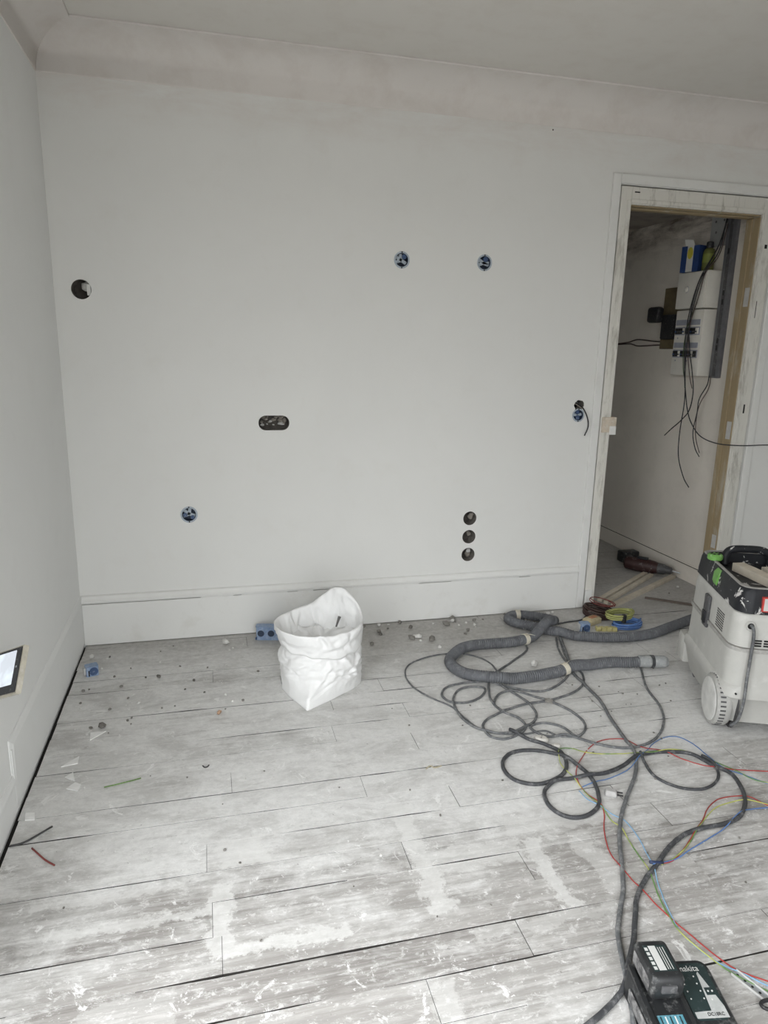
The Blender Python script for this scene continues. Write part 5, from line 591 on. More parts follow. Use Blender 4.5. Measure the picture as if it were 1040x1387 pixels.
# nail slots and old hinge cut-outs in the frame
for (x, z, w, h) in ((2.735, 2.203, 0.030, 0.006), (3.545, 1.62, 0.004, 0.09), (3.555, 1.10, 0.010, 0.05), (3.53, 1.04, 0.004, 0.03), (3.548, 1.98, 0.016, 0.02)):
    bm = B(); slab(bm, x, x+w, -0.0066, -0.0058, z, z+h); obj('nail_slot', bm, M_BLACKGAP, dr)
for (z, h) in ((1.68, 0.10), (0.95, 0.10), (0.30, 0.08)):
    bm = B(); slab(bm, IX1-0.0072, IX1-0.0062, 0.010, 0.045, z, z+h, 0.0004); obj('filler_patch', bm, M_FILL, dr)
bm = B(); slab(bm, 3.6565, RX-0.001, -0.016, -0.0003, 0.0, 0.2135, 0.0015); br = struct(obj('baseboard_back_right', bm, M_TRIM))
bm = B(); extrude_profile(bm, [(3.6565, -d, 0.2135+h) for d, h in CAPP], [(RX-0.001, -d, 0.2135+h) for d, h in CAPP]); obj('cap_moulding', bm, M_TRIM, br, True, 40)

# ------------------------------------------------------------------ electrical boxes in the back wall
M_BLUE = pm('blue_plastic', (0.05, 0.09, 0.19), 0.5, 0.35, (0.40, 0.45, 0.50), scale=40)
M_NAVY = pm('dark_blue_plastic', (0.028, 0.042, 0.075), 0.5, scale=40)
M_LBLUE = pm('dusty_blue_plastic', (0.25, 0.34, 0.50), 0.55, 0.5, (0.50, 0.56, 0.64), scale=40)
M_GREYPL = pm('grey_plastic_fin', (0.40, 0.46, 0.52), 0.55, 0.3, scale=50)
RX90 = Matrix.Rotation(PI/2, 3, 'X')     # local z -> -y (out of the wall)
def flush_box(x, z, r, label, arms, dots):
    t = thing('flush_socket_box', label, 'socket box', (x, 0, z), group='blue boxes set in the back wall')
    bm = B(); lathe(bm, [(r-0.002, -0.046), (r, -0.044), (r, -0.002), (r+0.004, -0.0005), (r+0.004, 0.0015), (r-0.003, 0.0015), (r-0.004, -0.002), (r-0.005, -0.038)], 28, mat=RX90)
    obj('cup', bm, M_NAVY, t, True, 40)
    bm = B(); lathe(bm, [(r-0.003, 0.0012), (r+0.0045, 0.0012), (r+0.0045, 0.0022), (r-0.003, 0.0022)], 28, mat=RX90, closed=True); obj('dusty_rim', bm, M_GREYPL, t, True, 40)
    bm = B()
    for a in arms: box(bm, (math.cos(a)*r*0.38, 0.018, math.sin(a)*r*0.38), (r*0.92, 0.016, r*0.46), Matrix.Rotation(-a, 3, 'Y'), bev=0.002)
    obj('divider', bm, M_GREYPL, t)
    for (dx, dz, dr_) in dots:
        bm = B(); cyl(bm, (dx*r, 0.030, dz*r), (dx*r, 0.006, dz*r), dr_*r, 14); obj('cable_knockout', bm, M_BLUE, t)
    for s in (-1, 1):
        bm = B(); cyl(bm, (0, 0.003, s*(r+0.001)), (0, -0.003, s*(r+0.001)), 0.0035, 10); obj('screw', bm, M_BLACKGAP, t)
    return t
D = math.radians
flush_box(1.534, 1.826, 0.034, 'blue flush socket box high on back wall, left of the upper pair', (D(200), D(150), D(-30), D(100)), ((0.40, 0.45, 0.34),))
flush_box(1.952, 1.833, 0.034, 'blue flush socket box high on back wall, nearer the doorway', (D(200), D(150), D(-20), D(0)), ((0.25, 0.48, 0.36),))
flush_box(0.513, 0.626, 0.035, 'blue flush socket box with grey cross, low on back wall near left corner', (D(80), D(200), D(-20), D(140)), ((0.45, -0.45, 0.28), (-0.52, -0.1, 0.3)))
flush_box(2.528, 1.092, 0.031, 'blue flush box under ragged hole beside the door casing', (D(10), D(175), D(100)), ((-0.05, 0.5, 0.35), (0.05, -0.42, 0.38)))
M_BLACK = pm('black_cable', (0.022, 0.022, 0.024), 0.45, 0.15, scale=60)
bm = B(); tube(bm, spline([(2.515, 0.05, 1.150), (2.525, 0.0, 1.148), (2.545, -0.022, 1.125), (2.571, -0.026, 1.075), (2.578, -0.024, 1.03), (2.562, -0.022, 0.985)], 6), 0.0035, 8)
tag(obj('black_cable_stub', bm, M_BLACK, None, True), 'short black cable curling out of the ragged hole by the door', 'cable')
M_COPPER = pm('grey_wire_ends', (0.42, 0.38, 0.32), 0.5, scale=60)
for i in range(3):
    bm = B(); tube(bm, spline([(2.506+i*0.004, 0.05, 1.155), (2.512+i*0.006, 0.004, 1.150-i*0.004), (2.532+i*0.006, -0.006, 1.134-i*0.003)], 5), 0.0014, 6)
    tag(obj('bare_wire_end', bm, M_COPPER, None, True), 'thin bare wire end poking from ragged hole beside door', 'wire', 'wire ends in the ragged hole')

# ------------------------------------------------------------------ white rubble bag
def make_bag():
    cx, cy = 1.052, -0.605
    M_BAG, nt, bs = nodes_of('white_woven_bag'); v = objc(nt)
    c = mixc(nt, ramp(nt, noi(nt, v, 9, 5, 0.6), 0.35, 0.7), (0.86, 0.86, 0.85), (0.80, 0.80, 0.79)); lk(nt, c, bs.inputs['Base Color'])
    bs.inputs['Roughness'].default_value = 0.5; bump(nt, bs, noi(nt, v, 30, 4, 0.6, 0.6), 0.35, 0.005)
    t = thing('rubble_bag', 'white woven rubble bag with rolled-down rim standing by back wall', 'bag', (cx, cy, 0))
    base = [(-0.092, -0.236), (0.02, -0.165), (0.13, -0.085), (0.172, -0.035), (0.160, 0.07), (0.07, 0.145), (-0.06, 0.14), (-0.150, 0.07), (-0.172, -0.02), (-0.150, -0.10)]
    def poly_r(a):
        d = Vector((math.cos(a), math.sin(a))); best = 0.15
        for i in range(len(base)):
            p = Vector(base[i]); q = Vector(base[(i+1) % len(base)]); e = q-p
            den = d.x*e.y-d.y*e.x
            if abs(den) < 1e-9: continue
            s = (p.x*e.y-p.y*e.x)/den; u = (p.x*d.y-p.y*d.x)/den
            if s > 0 and -1e-6 <= u <= 1+1e-6: best = s
        return best
    def ell(a, rx, ry): return 1/math.sqrt((math.cos(a)/rx)**2+(math.sin(a)/ry)**2)
    N = 180; bm = B(); rings = []
    A = [2*PI*k/N for k in range(N)]
    rc = random.Random(31)
    CREASE = []
    for i in range(34):      # folds in the cloth: angle, height, tilt, half length, width, depth
        CREASE.append((rc.uniform(0, 2*PI), rc.uniform(0.03, 0.20), rc.choice((rc.uniform(-0.5, 0.5), rc.uniform(0.6, 1.2), rc.uniform(-1.2, -0.6))), rc.uniform(0.025, 0.075), rc.uniform(0.004, 0.010), rc.choice((-1, 1, -1))*rc.uniform(0.003, 0.0075)))
    CREASE += [(D(255), 0.105, 0.10, 0.10, 0.008, -0.007), (D(285), 0.085, -0.12, 0.11, 0.007, 0.006), (D(235), 0.15, 0.25, 0.06, 0.010, 0.007), (D(310), 0.13, -0.9, 0.06, 0.012, 0.009), (D(325), 0.14, 0.8, 0.05, 0.010, -0.009), (D(270), 0.165, 0.05, 0.12, 0.009, -0.006)]
    def fold(a, z, cre):
        f = 0.0
        for (a0, z0, tl, hl, w, dp) in cre:
            da = (a-a0+PI) % (2*PI)-PI
            if abs(da) > 1.2: continue
            u = da*0.165; v_ = z-z0; s_ = u*math.cos(tl)+v_*math.sin(tl); t_ = -u*math.sin(tl)+v_*math.cos(tl)
            e_ = max(0, abs(s_)-hl)/0.02
            f += dp*math.exp(-(t_/w)**2-e_*e_)
        return f
    def bumpf(a, z, amp, layer=0.0):
        d = Vector((math.cos(a)*1.6, math.sin(a)*1.6, z*11+layer))
        return amp*(noise.noise(d*1.5)+0.5*(1-2*abs(noise.noise(d*2.7+Vector((9, 3, 1)))))-0.25)
    def rimz(a):
        # left front dips, the back right corner stands highest
        x = math.cos(a)
        peak = math.exp(-((a-math.radians(50)+PI) % (2*PI)-PI)**2/0.34)
        return 0.290+0.090*peak+0.010*math.sin(a+0.5)+0.004*noise.noise(Vector((math.cos(a)*4, math.sin(a)*4, 8)))
    KEY = [(0.0, 0.0, .17, .15, 0.0), (0.012, 0.04, .172, .15, 0.001), (0.03, 0.22, .175, .152, 0.003), (0.05, 0.42, .178, .154, 0.005), (0.075, 0.66, .180, .156, 0.007), (0.10, 0.85, .180, .157, .008), (0.125, 1, .178, .156, .009), (0.15, 1, .174, .154, .010), (0.172, 1, .168, .150, .010), (0.19, 1, .162, .146, .008), (0.212, 1, .158, .142, .006)]
    def key(z):
        for p, q in zip(KEY, KEY[1:]):
            if z <= q[0]:
                t_ = (z-p[0])/(q[0]-p[0]); return [u+(w-u)*t_ for u, w in zip(p, q)]
        return KEY[-1]
    for j in range(46):
        z = 0.212*j/45; _, f, rx, ry, amp = key(z); ring = []
        for a in A:
            fade = min(1, z/0.04)
            r = poly_r(a)*(1-f)+ell(a, rx, ry)*f+bumpf(a, z, amp)+fold(a, z, CREASE)*fade
            ring.append(bm.verts.new((math.cos(a)*r, math.sin(a)*r, z)))
        rings.append(ring)
    for a, b in zip(rings, rings[1:]):
        for k in range(N): bm.faces.new((a[k], a[(k+1) % N], b[(k+1) % N], b[k]))
    bm.faces.new(rings[0][::-1])
    obj('sack_body', bm, M_BAG, t, True)
    # folded cuff: outer skin from its lower lip up over the rim and down inside
    CR2 = [(rc.uniform(0, 2*PI), rc.uniform(0.19, 0.30), rc.choice((rc.uniform(-0.35, 0.35), rc.uniform(-1.4, 1.4))), rc.uniform(0.02, 0.07), rc.uniform(0.005, 0.010), rc.choice((-1, 1))*rc.uniform(0.003, 0.006)) for i in range(26)]
    CR2 += [(D(262), 0.265, -1.1, 0.03, 0.010, -0.012), (D(268), 0.27, -1.0, 0.03, 0.007, 0.010), (D(300), 0.245, 0.25, 0.10, 0.006, 0.006), (D(305), 0.225, 0.22, 0.10, 0.006, -0.006), (D(225), 0.225, 0.0, 0.08, 0.006, -0.005)]
    CR3 = [(rc.uniform(0, 2*PI), rc.uniform(0.2, 0.34), rc.uniform(0.5, 2.2), rc.uniform(0.03, 0.07), rc.uniform(0.006, 0.012), rc.choice((-1, 1))*rc.uniform(0.004, 0.010)) for i in range(26)]
    bm = B(); rings = []
    S = [(-1, -0.004), (-1, 0.004)]+[(-1+0.08*i, 0.0065-0.0025*(i/12)) for i in range(1, 12)]+[(-0.03, 0.002), (0, -0.001), (0.04, -0.005)]+[(0.08+0.08*i, -0.008-0.0016*i) for i in range(12)]
    for j, (s, off) in enumerate(S):
        ring = []
        for a in A:
            rz = rimz(a); lip = 0.184+0.010*math.sin(2*a+1.0)+0.010*noise.noise(Vector((math.cos(a)*2.5, math.sin(a)*2.5, 4)))
            z = rz+s*(rz-lip) if s <= 0 else rz-s*(rz-0.16)
            up = 1+s if s <= 0 else 1.0
            rr = ell(a, 0.168+0.012*up, 0.150+0.008*up)
            if s <= 0: rr += bumpf(a, z, 0.005, 3.0)+fold(a, z, CR2)*min(1, (1+s)*6, -s*8+0.15)
            else: rr = rr*(1-0.10*s)+bumpf(a, z, 0.008, 7.0)+fold(a, z, CR3)*min(1, s*6)
            if math.cos(a) < -0.75: rr += 0.016*up*(1 if s <= 0 else 1-s)*(-math.cos(a)-0.75)*4     # the left ear of the rim flares out
            ring.append(bm.verts.new((math.cos(a)*(rr+off), math.sin(a)*(rr+off), z)))
        rings.append(ring)
    for a, b in zip(rings, rings[1:]):
        for k in range(N): bm.faces.new((a[k], a[(k+1) % N], b[(k+1) % N], b[k]))
    obj('folded_cuff', bm, M_BAG, t, True)
    # crumpled plastic lying inside
    bm = B(); prev = None; c0 = bm.verts.new((0, 0, 0.215))
    for f in (0.2, 0.4, 0.6, 0.8, 1.0):
        ring = []
        for a in A:
            r = ell(a, 0.150, 0.132)*f
            z = 0.205+0.045*noise.noise(Vector((math.cos(a)*r*16, math.sin(a)*r*16, 2)))+0.02*noise.noise(Vector((math.cos(a)*r*50, math.sin(a)*r*50, 5)))
            ring.append(bm.verts.new((math.cos(a)*r, math.sin(a)*r, z)))
        for k in range(N):
            if prev is None: bm.faces.new((c0, ring[k], ring[(k+1) % N]))
            else: bm.faces.new((prev[k], prev[(k+1) % N], ring[(k+1) % N], ring[k]))
        prev = ring
    obj('crumpled_liner', bm, M_BAG, t, True)
    return t
make_bag()
bm = B(); tube(bm, spline([(1.125, -0.565, 0.235), (1.135, -0.56, 0.262), (1.142, -0.552, 0.275)], 5), lambda i: 0.0035+0.0004*i, 8)
tag(obj('bent_nail', bm, pm('rusty_grey_metal', (0.13, 0.125, 0.12), 0.6, scale=60), None, True), 'small grey metal bit sticking out of the rubble bag', 'nail')

# loose blue boxes on the floor
def loose_gang_box():
    t = thing('triple_flush_box', 'pale blue three-gang flush box lying behind the white bag', 'socket box', (0.885, -0.10, 0), (0, 0, D(-12)))
    bm = B(); loft(bm, [(0.002, rrect(-0.075, 0.075, -0.022, 0.022, 0.008)), (0.0, rrect(-0.073, 0.073, -0.02, 0.02, 0.008)), (0.066, rrect(-0.075, 0.075, -0.022, 0.022, 0.008)), (0.07, rrect(-0.077, 0.077, -0.024, 0.024, 0.01))][1:]); obj('body', bm, M_LBLUE, t, True, 35)
    for i in range(3):
        x = -0.05+i*0.05
        bm = B(); cyl(bm, (x, -0.0215, 0.038), (x, -0.0265, 0.038), 0.021, 20); o = obj('ring', bm, M_LBLUE, t, True, 35)
        bm = B(); cyl(bm, (x, -0.024, 0.038), (x, -0.0272, 0.038), 0.0165, 20); obj('opening', bm, M_NAVY, o, True, 35)
    for x in (-0.073, 0.073):
        bm = B(); box(bm, (x, -0.026, 0.012), (0.008, 0.01, 0.012), bev=0.002); obj('screw_lug', bm, M_BLUE, t)
loose_gang_box()
def loose_box(x, y, rz, label, dark=True):
    t = thing('single_flush_box', label, 'socket box', (x, y, 0), (0, 0, rz))
    M = Matrix.Rotation(PI/2, 3, 'X'); r = 0.021
    bm = B(); loft(bm, [(0.0, rrect(-0.026, 0.026, -0.022, 0.022, 0.008)), (0.044, rrect(-0.026, 0.026, -0.022, 0.022, 0.008))]); obj('body', bm, M_LBLUE, t, True, 35)
    bm = B(); cyl(bm, (0.004, -0.021, 0.023), (0.004, -0.026, 0.023), 0.018, 20); obj('opening', bm, M_BLUE, t, True, 35)
    bm = B(); box(bm, (-0.030, 0.0, 0.022), (0.009, 0.026, 0.034), bev=0.003); obj('clamp_tab', bm, M_FILL, t)
    bm = B(); box(bm, (-0.0155, -0.0225, 0.016), (0.005, 0.003, 0.026), bev=0.001); obj('slot', bm, M_BLACKGAP, t)
loose_box(0.083, -0.33, D(20), 'small blue flush box on floor in the left corner')

# ------------------------------------------------------------------ hose, cords and wires on the floor
M_HOSE = pm('dusty_grey_hose', (0.125, 0.13, 0.14), 0.65, 0.3, (0.32, 0.32, 0.32), scale=30, var=0.2)
M_CGREY = pm('grey_rubber_cord', (0.115, 0.12, 0.125), 0.6, 0.5, (0.36, 0.36, 0.35), scale=28, var=0.25)
M_CBLK = pm('black_rubber_cord', (0.05, 0.052, 0.056), 0.6, 0.4, (0.30, 0.30, 0.30), scale=24, var=0.25)
def hose_mesh(pts, r):
    P = spline(pts, 3); L = [0]
    for a, b in zip(P, P[1:]): L.append(L[-1]+(b-a).length)
    n = int(L[-1]/0.0052); Q = []; j = 0
    for i in range(n+1):
        s = L[-1]*i/n
        while j < len(L)-2 and L[j+1] < s: j += 1
        Q.append(P[j].lerp(P[j+1], (s-L[j])/max(1e-9, L[j+1]-L[j])))
    bm = B(); tube(bm, Q, lambda i: r if i % 2 else r-0.0034, 16); return bm, Q
r, pts = PATHS['hose']
ht = thing('vacuum_hose', 'thick ribbed grey vacuum hose looped across the floor beside the vacuum cleaner', 'hose')
bm, HQ = hose_mesh(pts, r); obj('ribbed_tube', bm, M_HOSE, ht, True, 60)
M_CUFF = pm('translucent_grey_cuff', (0.30, 0.31, 0.31), 0.45, 0.4, scale=40)
e = HQ[-1]; d = (HQ[-1]-HQ[-6]).normalized(); d.z = 0; d.normalize()
bm = B(); Mx = d.to_track_quat('Z', 'Y').to_matrix()
lathe(bm, [(0.022, -0.02), (0.028, -0.018), (0.029, 0.03), (0.026, 0.034), (0.026, 0.05), (0.0285, 0.054), (0.028, 0.10), (0.024, 0.104), (0.022, 0.112)], 20, e, Mx); obj('end_cuff', bm, M_CUFF, ht, True, 35)
bm = B(); lathe(bm, [(0.0292, 0.036), (0.0292, 0.05)], 20, e, Mx); obj('cuff_ring', bm, M_CBLK, ht, True, 35)
M_TAPE = pm('cream_tape', (0.62, 0.58, 0.48), 0.6, scale=40)
def near_idx(x, y):
    return min(range(len(HQ)), key=lambda i: (HQ[i].x-x)**2+(HQ[i].y-y)**2)
def tape_wrap(i, flag, width=3):
    q = HQ[i]; dd = (HQ[i+2]-HQ[i-2]).normalized(); Mt = dd.to_track_quat('Z', 'Y').to_matrix(); bm = B(); h = 0.005*width/2
    lathe(bm, [(r+0.0002, -h), (r+0.0018, -h*0.8), (r+0.0018, h*0.8), (r+0.0002, h)], 18, q, Mt, closed=False)
    side = dd.cross(Vector((0, 0, 1))).normalized()
    if flag:
        a = q+Vector((0, 0, r)); f = [a+dd*h*0.8, a-dd*h*0.8, a-dd*h*0.8+side*flag+Vector((0, 0, 0.012)), a+dd*h*0.9+side*flag*0.8+Vector((0, 0, 0.02))]
        vs = [bm.verts.new(p) for p in f]+[bm.verts.new(p+Vector((0, 0, 0.0012))) for p in f]
        bm.faces.new(vs[:4][::-1]); bm.faces.new(vs[4:])
        for k in range(4): bm.faces.new((vs[k], vs[(k+1) % 4], vs[4+(k+1) % 4], vs[4+k]))
    o = obj('tape_wrap', bm, M_TAPE, ht, False); o['label'] = 'cream tape wrapped round the hose'
SEG = len(HQ)
for (x, y, fl) in TAPES: tape_wrap(near_idx(x, y), fl*1.6, 5)
def cord(key, name, mat, label, cat, n=8):
    rr_, p = PATHS[key]; bm = B(); tube(bm, spline(p, 2), rr_, n); return tag(obj(name, bm, mat, None, True), label, cat)
cord('thin_grey_cord', 'thin_grey_cord', M_CGREY, 'thin grey cord making the wide loop left of the hose bend', 'cord')
cord('accessory_cord', 'grey_power_cord', M_CGREY, 'grey power cord running under the hose into the tangled coil', 'cord')
cord('coiled_grey_cord', 'grey_power_cord', M_CGREY, 'grey power cord coiled in a small double loop below the hose', 'cord')
cord('looped_grey_cord', 'grey_power_cord', M_CGREY, 'grey power cord curving from the hose cuff back to the coil', 'cord')
cord('long_grey_cord', 'grey_extension_cord', M_CGREY, 'long grey cord running straight down to the battery charger', 'cord')
cord('black_extension_cord', 'black_extension_cord', M_CBLK, 'thick black cord with two round loops snaking past the battery charger', 'cord', 10)
cord('dark_cord', 'dark_cord', M_CBLK, 'dark cord making one wide loop beside the crossing wires at right', 'cord')
def wire(key, name, col, label, r_=None):
    rr_, p = PATHS[key]; bm = B(); tube(bm, spline(p, 2), rr_, 6)
    return tag(obj(name, bm, pm(name+'_insulation', col, 0.45, scale=12, var=0.1), None, True), label, 'wire')
wire('red_wire', 'red_wire', (0.40, 0.045, 0.04), 'long red wire arching over the cords and running past the battery charger')
wire('blue_wire', 'blue_wire', (0.10, 0.20, 0.42), 'blue wire arching over the cord crossing toward the vacuum side')
wire('pale_blue_wire', 'pale_blue_wire', (0.24, 0.42, 0.60), 'pale blue wire running diagonally down beside the red wire')
M_EARTH, nt, bs = nodes_of('green_yellow_insulation'); v = pos(nt)
lk(nt, mixc(nt, ramp(nt, noi(nt, v, 9, 2), 0.44, 0.54), (0.13, 0.26, 0.07), (0.50, 0.52, 0.14)), bs.inputs['Base Color']); bs.inputs['Roughness'].default_value = 0.45
for key, lab in (('earth_wire', 'long green and yellow earth wire with a pointed bend near the small white plug'), ('short_earth_wire', 'short green and yellow wire in the taped bundle at right edge')):
    rr_, p = PATHS[key]; bm = B(); tube(bm, spline(p, 2), rr_, 6); tag(obj('earth_wire', bm, M_EARTH, None, True), lab, 'wire')
wire('short_red_wire', 'short_red_wire', (0.36, 0.05, 0.04), 'short red wire looping in from right edge to the black taped end')
wire('short_blue_wire', 'short_blue_wire', (0.10, 0.20, 0.45), 'short blue wire of the taped bundle at right edge')
p = [Vector(q) for q in PATHS['short_red_wire'][1][-3:]]; p.append(p[-1]+(p[-1]-p[-2]).normalized()*0.016)
bm = B(); tube(bm, [q+Vector((0, 0, 0.002)) for q in p], 0.0044, 8)
wt = tag(obj('taped_wire_end', bm, pm('navy_tape', (0.03, 0.045, 0.10), 0.5, scale=40), None, True), 'dark navy tape wrapped round the ends of the short wires', 'tape')
# ------------------------------------------------------------------ vacuum cleaner
M_VGREY = pm('vacuum_grey_plastic', (0.50, 0.495, 0.465), 0.5, 0.25, (0.64, 0.63, 0.60), scale=9, var=0.07)
M_VBLK = pm('scuffed_black_plastic', (0.020, 0.021, 0.024), 0.42, 0.0, (0.60, 0.59, 0.57), scale=11, var=0.3, chips=0.5, spec=0.22)
M_VDARK = pm('dark_grey_plastic', (0.075, 0.075, 0.078), 0.5, 0.3, (0.38, 0.38, 0.37), scale=30)
M_GREEN = pm('green_plastic', (0.15, 0.36, 0.08), 0.45, 0.25, (0.62, 0.66, 0.58), scale=30)
M_TYRE = pm('grey_tyre_rubber', (0.40, 0.395, 0.375), 0.7, 0.3, scale=25)
M_HUB = pm('pale_hub_plastic', (0.60, 0.595, 0.57), 0.55, 0.25, (0.70, 0.69, 0.67), scale=25)
M_WORN = pm('worn_grey_edge', (0.36, 0.35, 0.33), 0.6, 0.4, scale=30)
M_WHITE = pm('white_print', (0.58, 0.58, 0.56), 0.6, scale=30, var=0.05)
M_RED = pm('red_print', (0.50, 0.06, 0.05), 0.5, scale=30)
M_PITCH = pm('black_print', (0.012, 0.012, 0.012), 0.5, scale=30)
def vacuum():
    t = thing('vacuum_cleaner', 'grey and black construction vacuum cleaner on wheels at right edge', 'vacuum cleaner', VAC_LOC, (0, 0, -VAC_ROT))
    def sec(z, hx, yr, yf, r=0.05): return (z, rrect(-hx, hx, yr, yf, r, 6))
    bm = B(); loft(bm, [sec(0.045, 0.150, -0.235, 0.24, .05), sec(0.05, 0.156, -0.243, 0.25, .05), sec(0.150, 0.174, -0.262, 0.300, .06), sec(0.158, 0.180, -0.270, 0.312, .06), sec(0.196, 0.178, -0.268, 0.306, .06), sec(0.204, 0.171, -0.262, 0.290, .06), sec(0.345, 0.172, -0.268, 0.272, .06)])
    tank = obj('tank', bm, M_VGREY, t, True, 40); 
    cb = []
    for s in (-1, 1):
        bm = B(); cyl(bm, (s*0.118, WY, 0.105), (s*0.26, WY, 0.105), 0.122, 40); cb.append(bm)
    cut(tank, cb)
    for s in (-1, 1):
        bm = B(); cyl(bm, (s*0.117, WY, 0.105), (s*0.119, WY, 0.105), 0.11, 32); obj('wheel_well', bm, M_VDARK, t)
    bm = B(); loft(bm, [sec(0.346, 0.168, -0.262, 0.268, .06), sec(0.348, 0.178, -0.274, 0.278, .06), sec(0.362, 0.178, -0.274, 0.278, .06), sec(0.364, 0.168, -0.262, 0.268, .06)]); obj('seam_band', bm, M_WORN, t, True, 40)
    bm = B(); loft(bm, [sec(0.365, 0.172, -0.268, 0.272, .06), sec(0.46, 0.170, -0.266, 0.268, .055), sec(0.490, 0.167, -0.262, 0.262, .055), sec(0.494, 0.163, -0.258, 0.258, .055)]); obj('motor_head', bm, M_VGREY, t, True, 40)
    # lid: black shell with a tray recessed in its top
    bm = B()
    rings = loft(bm, [sec(0.4945, 0.165, -0.260, 0.272, .055), sec(0.498, 0.169, -0.264, 0.278, .055), sec(0.572, 0.160, -0.254, 0.270, .05), sec(0.588, 0.153, -0.246, 0.262, .045), sec(0.590, 0.148, -0.241, 0.257, .04), sec(0.588, 0.138, -0.229, 0.245, .035), sec(0.545, 0.134, -0.224, 0.240, .03)])
    lid = obj('lid', bm, M_VBLK, t, True, 40)
    bm = B(); rings = loft(bm, [sec(0.5885, 0.1535, -0.2465, 0.2625, .045), sec(0.5915, 0.149, -0.242, 0.258, .042), sec(0.5915, 0.142, -0.234, 0.250, .04), sec(0.5885, 0.1375, -0.2285, 0.2445, .036)], False, False); obj('lid_rim', bm, M_WORN, lid, True, 40)
    # carrying handle bridging the front of the tray
    bm = B(); tube(bm, spline([(-0.075, 0.195, 0.548), (-0.071, 0.205, 0.590), (-0.045, 0.21, 0.612), (0.03, 0.212, 0.616), (0.08, 0.21, 0.612), (0.107, 0.205, 0.590), (0.111, 0.195, 0.548)], 5), 0.016, 12); obj('carry_handle', bm, M_VBLK, lid, True, 50)
    # green dial and toggle
    bm = B(); lathe(bm, [(0.026, 0.0), (0.030, 0.004), (0.030, 0.02), (0.024, 0.026)], 18, (-0.142, 0.12, 0.588)); g = obj('green_dial', bm, M_GREEN, t, True, 40)
    for k in range(6):
        a = 2*PI*k/6; bm = B(); cyl(bm, (-0.142+0.016*math.cos(a), 0.12+0.016*math.sin(a), 0.612), (-0.142+0.016*math.cos(a), 0.12+0.016*math.sin(a), 0.616), 0.005, 8); obj('dial_pip', bm, M_PITCH, g)
    bm = B(); loft(bm, [(z, [(x*0+(-0.169+s)+dx, y) for x, y, dx in pts]) for (z, s, pts) in (
        (0.512, 0.004, [(0, -0.012, 0), (0, 0.022, 0), (0, 0.022, 0.012), (0, -0.012, 0.012)]), (0.53, 0.000, [(0, -0.018, -0.004), (0, 0.026, -0.004), (0, 0.026, 0.012), (0, -0.018, 0.012)]),
        (0.565, 0.004, [(0, -0.022, -0.004), (0, 0.030, -0.004), (0, 0.030, 0.014), (0, -0.022, 0.014)]), (0.582, 0.012, [(0, -0.018, 0), (0, 0.026, 0), (0, 0.026, 0.012), (0, -0.018, 0.012)]))]); obj('green_latch', bm, M_GREEN, t, True, 40)
    # dark tank latch on the side
    bm = B(); box(bm, (-0.177, 0.03, 0.395), (0.014, 0.056, 0.135), bev=0.006); la = obj('tank_latch', bm, M_VDARK, t, True, 40)
    bm = B(); box(bm, (-0.186, 0.03, 0.370), (0.008, 0.036, 0.05), bev=0.003); obj('latch_grip', bm, M_VBLK, la, True, 40)
    for s in (1,):
        bm = B(); box(bm, (0.177, 0.03, 0.395), (0.014, 0.056, 0.135), bev=0.006); obj('tank_latch', bm, M_VDARK, t, True, 40)
    # side grille: rows of small slots
    bm = B()
    for i in range(7):
        for j in range(8): box(bm, (-0.1712+0.0002*j, -0.075-0.012*i, 0.378+0.0095*j), (0.003, 0.008, 0.0048))
    g = obj('side_grille', bm, M_PITCH, t); g['kind'] = 'stuff'
    # rear: cord outlet, slots, class label
    bm = B()
    for i in range(6):
        for j in range(3): box(bm, (-0.085+0.034*i, -0.2695, 0.376+0.010*j), (0.026, 0.003, 0.0055))
    g = obj('rear_grille', bm, M_PITCH, t); g['kind'] = 'stuff'
    bm = B(); lathe(bm, [(0.016, 0.0), (0.019, 0.004), (0.017, 0.006), (0.012, 0.005)], 18, (-0.118, -0.2655, 0.452), RX90); obj('cord_outlet', bm, M_VGREY, t, True, 40)
    bm = B(); cyl(bm, (-0.118, -0.272, 0.452), (-0.118, -0.2725, 0.452), 0.0115, 16); obj('outlet_hole', bm, M_PITCH, t)
    bm = B(); tube(bm, spline([(-0.118, -0.262, 0.454), (-0.117, -0.282, 0.454), (-0.111, -0.289, 0.43), (-0.109, -0.2865, 0.36), (-0.111, -0.288, 0.25), (-0.112, -0.292, 0.16), (-0.120, -0.285, 0.08), (-0.132, -0.258, 0.040)], 6), 0.0058, 8); obj('power_cord', bm, M_CGREY, t, True)
    lp = math.radians(5)
    bm = B(); slab(bm, -0.088, -0.022, -0.2665, -0.255, 0.508, 0.564, 0.0005); lb = obj('class_label', bm, M_RED, t)
    bm = B(); slab(bm, -0.082, -0.028, -0.2675, -0.2663, 0.513, 0.559); obj('label_field', bm, M_WHITE, lb)
    text('label_letter', 'L', 0.048, M_PITCH, lb, Matrix.Translation((-0.055, -0.2682, 0.536)) @ Matrix.Rotation(PI/2, 4, 'X'), bold=True)
    for (x, z) in ((-0.135, 0.178), (-0.105, 0.178)):
        bm = B(); cyl(bm, (x, -0.268, z), (x, -0.2735, z), 0.0036, 10); obj('screw', bm, M_PITCH, t)
